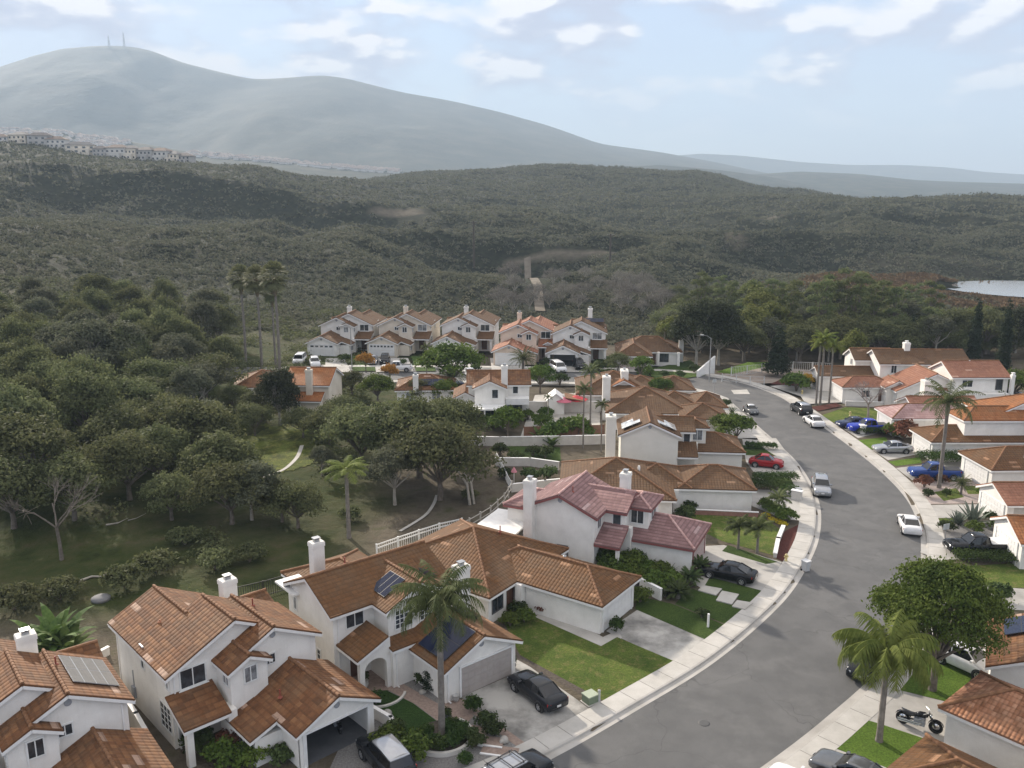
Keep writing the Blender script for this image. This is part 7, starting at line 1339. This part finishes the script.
def sign(u, v, h, lab):
    p = at(u, v); t = thing('street_sign', lab, 'sign', tuple(p)); b = MB(); b.tube([(0, 0, -.2), (0, 0, h)], .04, 8); b.build('pole', STEEL, t); c = MB(); c.box(-.35, .35, -.02, .02, h - .55, h, Matrix.Rotation(R(20), 4, 'Z')); c.build('plate', flat('sign_back_grey', (.40, .42, .42), .5), t)
sign(714, 393.5, 2.4, 'small sign post on the pale corner at the inside of the bend'); sign(944, 548, 2.4, 'thin sign post at the kerb by the black pickup')
# garden things
p = at(562, 412); t = thing('gazebo', 'small white garden shed with an orange roof behind the parasol', 'shed', (p.x, p.y, 0)); b = MB(); b.box(-2.2, .2, -1.5, 1.5, -.1, 2.3); V = [(-2.2, -1.5, 2.3), (.2, -1.5, 2.3), (-1, -1.5, 3.2), (-2.2, 1.5, 2.3), (.2, 1.5, 2.3), (-1, 1.5, 3.2)]; b.mesh(V, [(0, 1, 2), (5, 4, 3)]); b.build('wall', WALL, t)
r = MB()
for x0, z0, x1, z1 in ((-2.5, 2.1, -1, 3.25), (.5, 2.1, -1, 3.25)):
    q = [(x0, -1.7, z0), (x1, -1.7, z1), (x1, 1.7, z1), (x0, 1.7, z0)]; q = q if x0 > x1 else q[::-1]; r.mesh(q + [(a, b_, c - .12) for a, b_, c in q], [(0, 1, 2, 3), (7, 6, 5, 4), (0, 4, 5, 1), (1, 5, 6, 2), (2, 6, 7, 3), (3, 7, 4, 0)])
r.build('roof', TRIM, t); a = MB(); q = [(.4, -1.6, 2.6), (3.2, -1.6, 2.1), (3.2, 1.6, 2.1), (.4, 1.6, 2.6)]; a.mesh(q + [(x, y, z - .1) for x, y, z in q], [(0, 1, 2, 3), (7, 6, 5, 4), (0, 4, 5, 1), (1, 5, 6, 2), (2, 6, 7, 3), (3, 7, 4, 0)]); a.build('awning', CAPB, t)
def parasol(u, v, col, lab, r=1.5, h=2.5):
    p = at(u, v); t = thing('parasol', lab, 'parasol', tuple(p)); b = MB(); b.tube([(0, 0, -.1), (0, 0, h)], .035, 8); b.build('pole', TRIM, t); c = MB(); V = [(0, 0, h + .1)] + [(r * math.cos(k * .7854), r * math.sin(k * .7854), h - .5) for k in range(8)]; V += [(x * .98, y * .98, z - .04) for x, y, z in V]
    c.mesh(V, [(0, 1 + k, 1 + (k + 1) % 8) for k in range(8)] + [(9, 10 + (k + 1) % 8, 10 + k) for k in range(8)] + [(1 + k, 10 + k, 10 + (k + 1) % 8, 1 + (k + 1) % 8) for k in range(8)]); c.build('canopy', col, t)
parasol(576, 412, flat('parasol_red', (.48, .04, .05), .8), 'open red parasol in the back garden', 1.8); parasol(564, 414, flat('parasol_pink', (.50, .13, .18), .8), 'pink parasol left of the red one', 1.3); parasol(514, 486, flat('parasol_folded_pink', (.50, .20, .24), .8), 'folded pinkish parasol behind the pink roofs', .35, 2.2)
# things lying on the slope
def branch(px, r, lab):
    P = [hit(u, v) + Vector((0, 0, r)) for u, v in px]; b = MB(); b.tube(P, [r * (1 - .6 * i / len(P)) for i in range(len(P))], 6); m = P[len(P)//2]; b.tube([m, m + Vector((.8, .6, .3))], [r * .6, r * .2], 5); setp(b.build('fallen_branch', PALEBARK), lab, 'branch')
branch(((78, 583), (92, 578), (102, 578), (112, 572)), .12, 'long pale fallen branch on the open grass'); branch(((106, 526), (118, 524)), .1, 'short pale fallen log by the wood edge'); branch(((128, 521), (136, 519)), .06, 'thin fallen stick right of the short log')
for px, l in ((((447, 473), (455, 476), (464, 488), (470, 505)), 'left of the bent bare grey limbs below the patio garden'), (((462, 470), (468, 476), (473, 490), (474, 504)), 'right, more upright of the bent bare grey limbs')):
    P = [hit(*px[-1]), ] ; o = P[0]; b = MB(); b.tube([o, o + Vector((-.3, .2, 2.2)), o + Vector((-1.3, .6, 3.6)), o + Vector((-2.9, .8, 3.9))], [.16, .14, .1, .04], 6); b.tube([o + Vector((-.3, .2, 2.2)), o + Vector((.2, .8, 3.4))], [.09, .03], 5); setp(b.build('dead_tree', PALEBARK), l, 'dead tree')
boulder_p = hit(101, 600); mb = MB(); mb.lathe([(.75, 0), (.75, .22), (.5, .34), (.01, .38)], tuple(boulder_p), 14); setp(mb.build('septic_lid', flat('dull_grey_lid', (.16, .16, .165), .8)), 'round grey lid standing out of the shaded grass', 'lid')
def drain(px, lab, w=.5):
    P = resamp(catmull([tuple(hit(u, v))[:2] for u, v in px], 6), 30); l_, r_ = offset(P, w / 2), offset(P, -w / 2); mb = MB()
    for i in range(29): mb.poly([(q.x, q.y, gz(q.x, q.y) + .10) for q in (r_[i], r_[i+1], l_[i+1], l_[i])])
    setp(mb.build('drain_channel', CONC), lab, None, None, 'structure')
drain([(262, 478), (284, 470), (297, 458), (302, 446)], 'a'); drain([(400, 532), (424, 517), (433, 506), (437, 496)], 'b', .35)
# ------------------------------------------------------------------ homes on the far ridge and beyond
rc = [mat('roof_dull_brown', [(.3, (.15, .11, .09)), (.7, (.21, .16, .13))], .4, .9), mat('roof_dull_grey', [(.3, (.15, .14, .135)), (.7, (.22, .21, .2))], .4, .9), mat('roof_grey_brown', [(.3, (.14, .12, .11)), (.7, (.2, .18, .165))], .4, .9)]
for i, (u, w, h) in enumerate(((4, 14, 6), (22, 16, 7), (45, 18, 7.5), (60, 15, 7), (84, 22, 7), (104, 12, 6.5), (118, 17, 9), (131, 12, 9), (146, 14, 8), (160, 16, 8), (172, 14, 6.5), (184, 13, 6))):
    v = float(np.interp(u, [0, 60, 150, 190], [139, 146, 151, 154])); Y = 728.0; x = (u - 512) / FPX * (Y * CT); z = gz(x, Y)
    t = thing('hilltop_house', 'pale hilltop house in the row on the far left ridge', 'house', (x, Y, z), R(random.uniform(-20, 20)), 'houses on the left ridge'); b = MB(); b.box(-w/2, w/2, 0, 11, -4, h); b.box(-w*.2, w*.3, -3, -.005, -4, h * .55); b.build('wall', (BLOCK, CREAM, mat('hill_wall_grey', [(.3, (.36, .34, .32)), (.7, (.45, .43, .41))], .4, .9))[i % 3], t)
    r = MB(); o = .7; V = [(-w/2-o, -o, h), (w/2+o, -o, h), (w/2+o, 11+o, h), (-w/2-o, 11+o, h), (-w/2+4.5, 5.5, h + 2.6), (w/2-4.5, 5.5, h + 2.6)]; r.mesh(V, [(0, 1, 5, 4), (1, 2, 5), (2, 3, 4, 5), (3, 0, 4), (3, 2, 1, 0)]); r.build('roof', rc[i % 3], t); q = MB()
    for k in range(4):
        for zz in (1.2, h * .62): q.box(-w/2 + w*(k+.3)/4, -w/2 + w*(k+.72)/4, -.06 if not (-.2*w < -w/2 + w*(k+.5)/4 < .3*w and zz < h*.5) else -3.06, .02 if not (-.2*w < -w/2 + w*(k+.5)/4 < .3*w and zz < h*.5) else -2.99, zz, zz + 1.5)
    q.build('window', GLASS, t)
g = np.random.default_rng(3); mb = MB(); mr = MB()
def town(us, vfn, Yr, n):
    for _ in range(n):
        u = g.uniform(*us); k = g.uniform(*Yr); top = zv(2300, np.interp(u, [p[0] for p in TL], [p[1] for p in TL])); X0 = (u - 512) / FPX * (2300 * CT - (top - CAMH) * ST); Y = 2300 - k * 900; x = X0 * (1 - k * 900 / 2300 * .3); z = -10 + (top + 10) * (1 - k) ** 1.15; s = g.uniform(8, 17)
        mb.box(x - s/2, x + s/2, Y, Y + 10, z - 8, z + 5); q = [(x - s/2 - 1, Y - 1, z + 5), (x + s/2 + 1, Y - 1, z + 5), (x + s/2 + 1, Y + 11, z + 5), (x - s/2 - 1, Y + 11, z + 5), (x, Y + 5, z + 8)]; mr.mesh(q, [(0, 1, 4), (1, 2, 4), (2, 3, 4), (3, 0, 4)])
town((-160, 130), None, (.01, .16), 420); town((190, 400), None, (.005, .09), 260)
setp(mb.build('far_town', mat('far_town_walls', [(.3, (.55, .53, .50)), (.7, (.72, .70, .67))], .02, .9)), 'pale mass of far-off houses below the mountain', 'far town', None, 'stuff'); setp(mr.build('far_town_roofs', mat('far_town_roof', [(.3, (.24, .19, .17)), (.7, (.38, .33, .30))], .02, .9)), 'roofs of the far-off houses below the mountain', 'far town', None, 'stuff')
for u, h, l in ((110, 60, 'left of the two masts on the mountain top'), (125, 75, 'right, taller of the two masts on the mountain top')):
    z0 = zv(5200, 46.5); x = (u - 512) / FPX * (5200 * CT - (z0 - CAMH) * ST); t = thing('radio_mast', l, 'mast', (x, 5190, z0 - 8)); b = MB()
    for sx, sy in ((-5, -5), (5, -5), (5, 5), (-5, 5)): b.bar((sx, sy, 0), (sx * .3, sy * .3, h), 1.6)
    for k in range(6): zz = h * (k + 1) / 7; f = 5 * (1 - .7 * (k + 1) / 7); [b.bar((a * f, c * f, zz), (d * f, e * f, zz), 1.0) for a, c, d, e in ((-1, -1, 1, -1), (1, -1, 1, 1), (1, 1, -1, 1), (-1, 1, -1, -1))]
    b.build('lattice', GREYP, t); c = MB(); c.tube([(0, 0, h * .6), (0, 0, h + 12)], 1.2, 6); c.lathe([(3.5, 0), (4, 3), (3.5, 6)], (0, 0, h * .7), 10); c.build('antenna', TRIM, t)
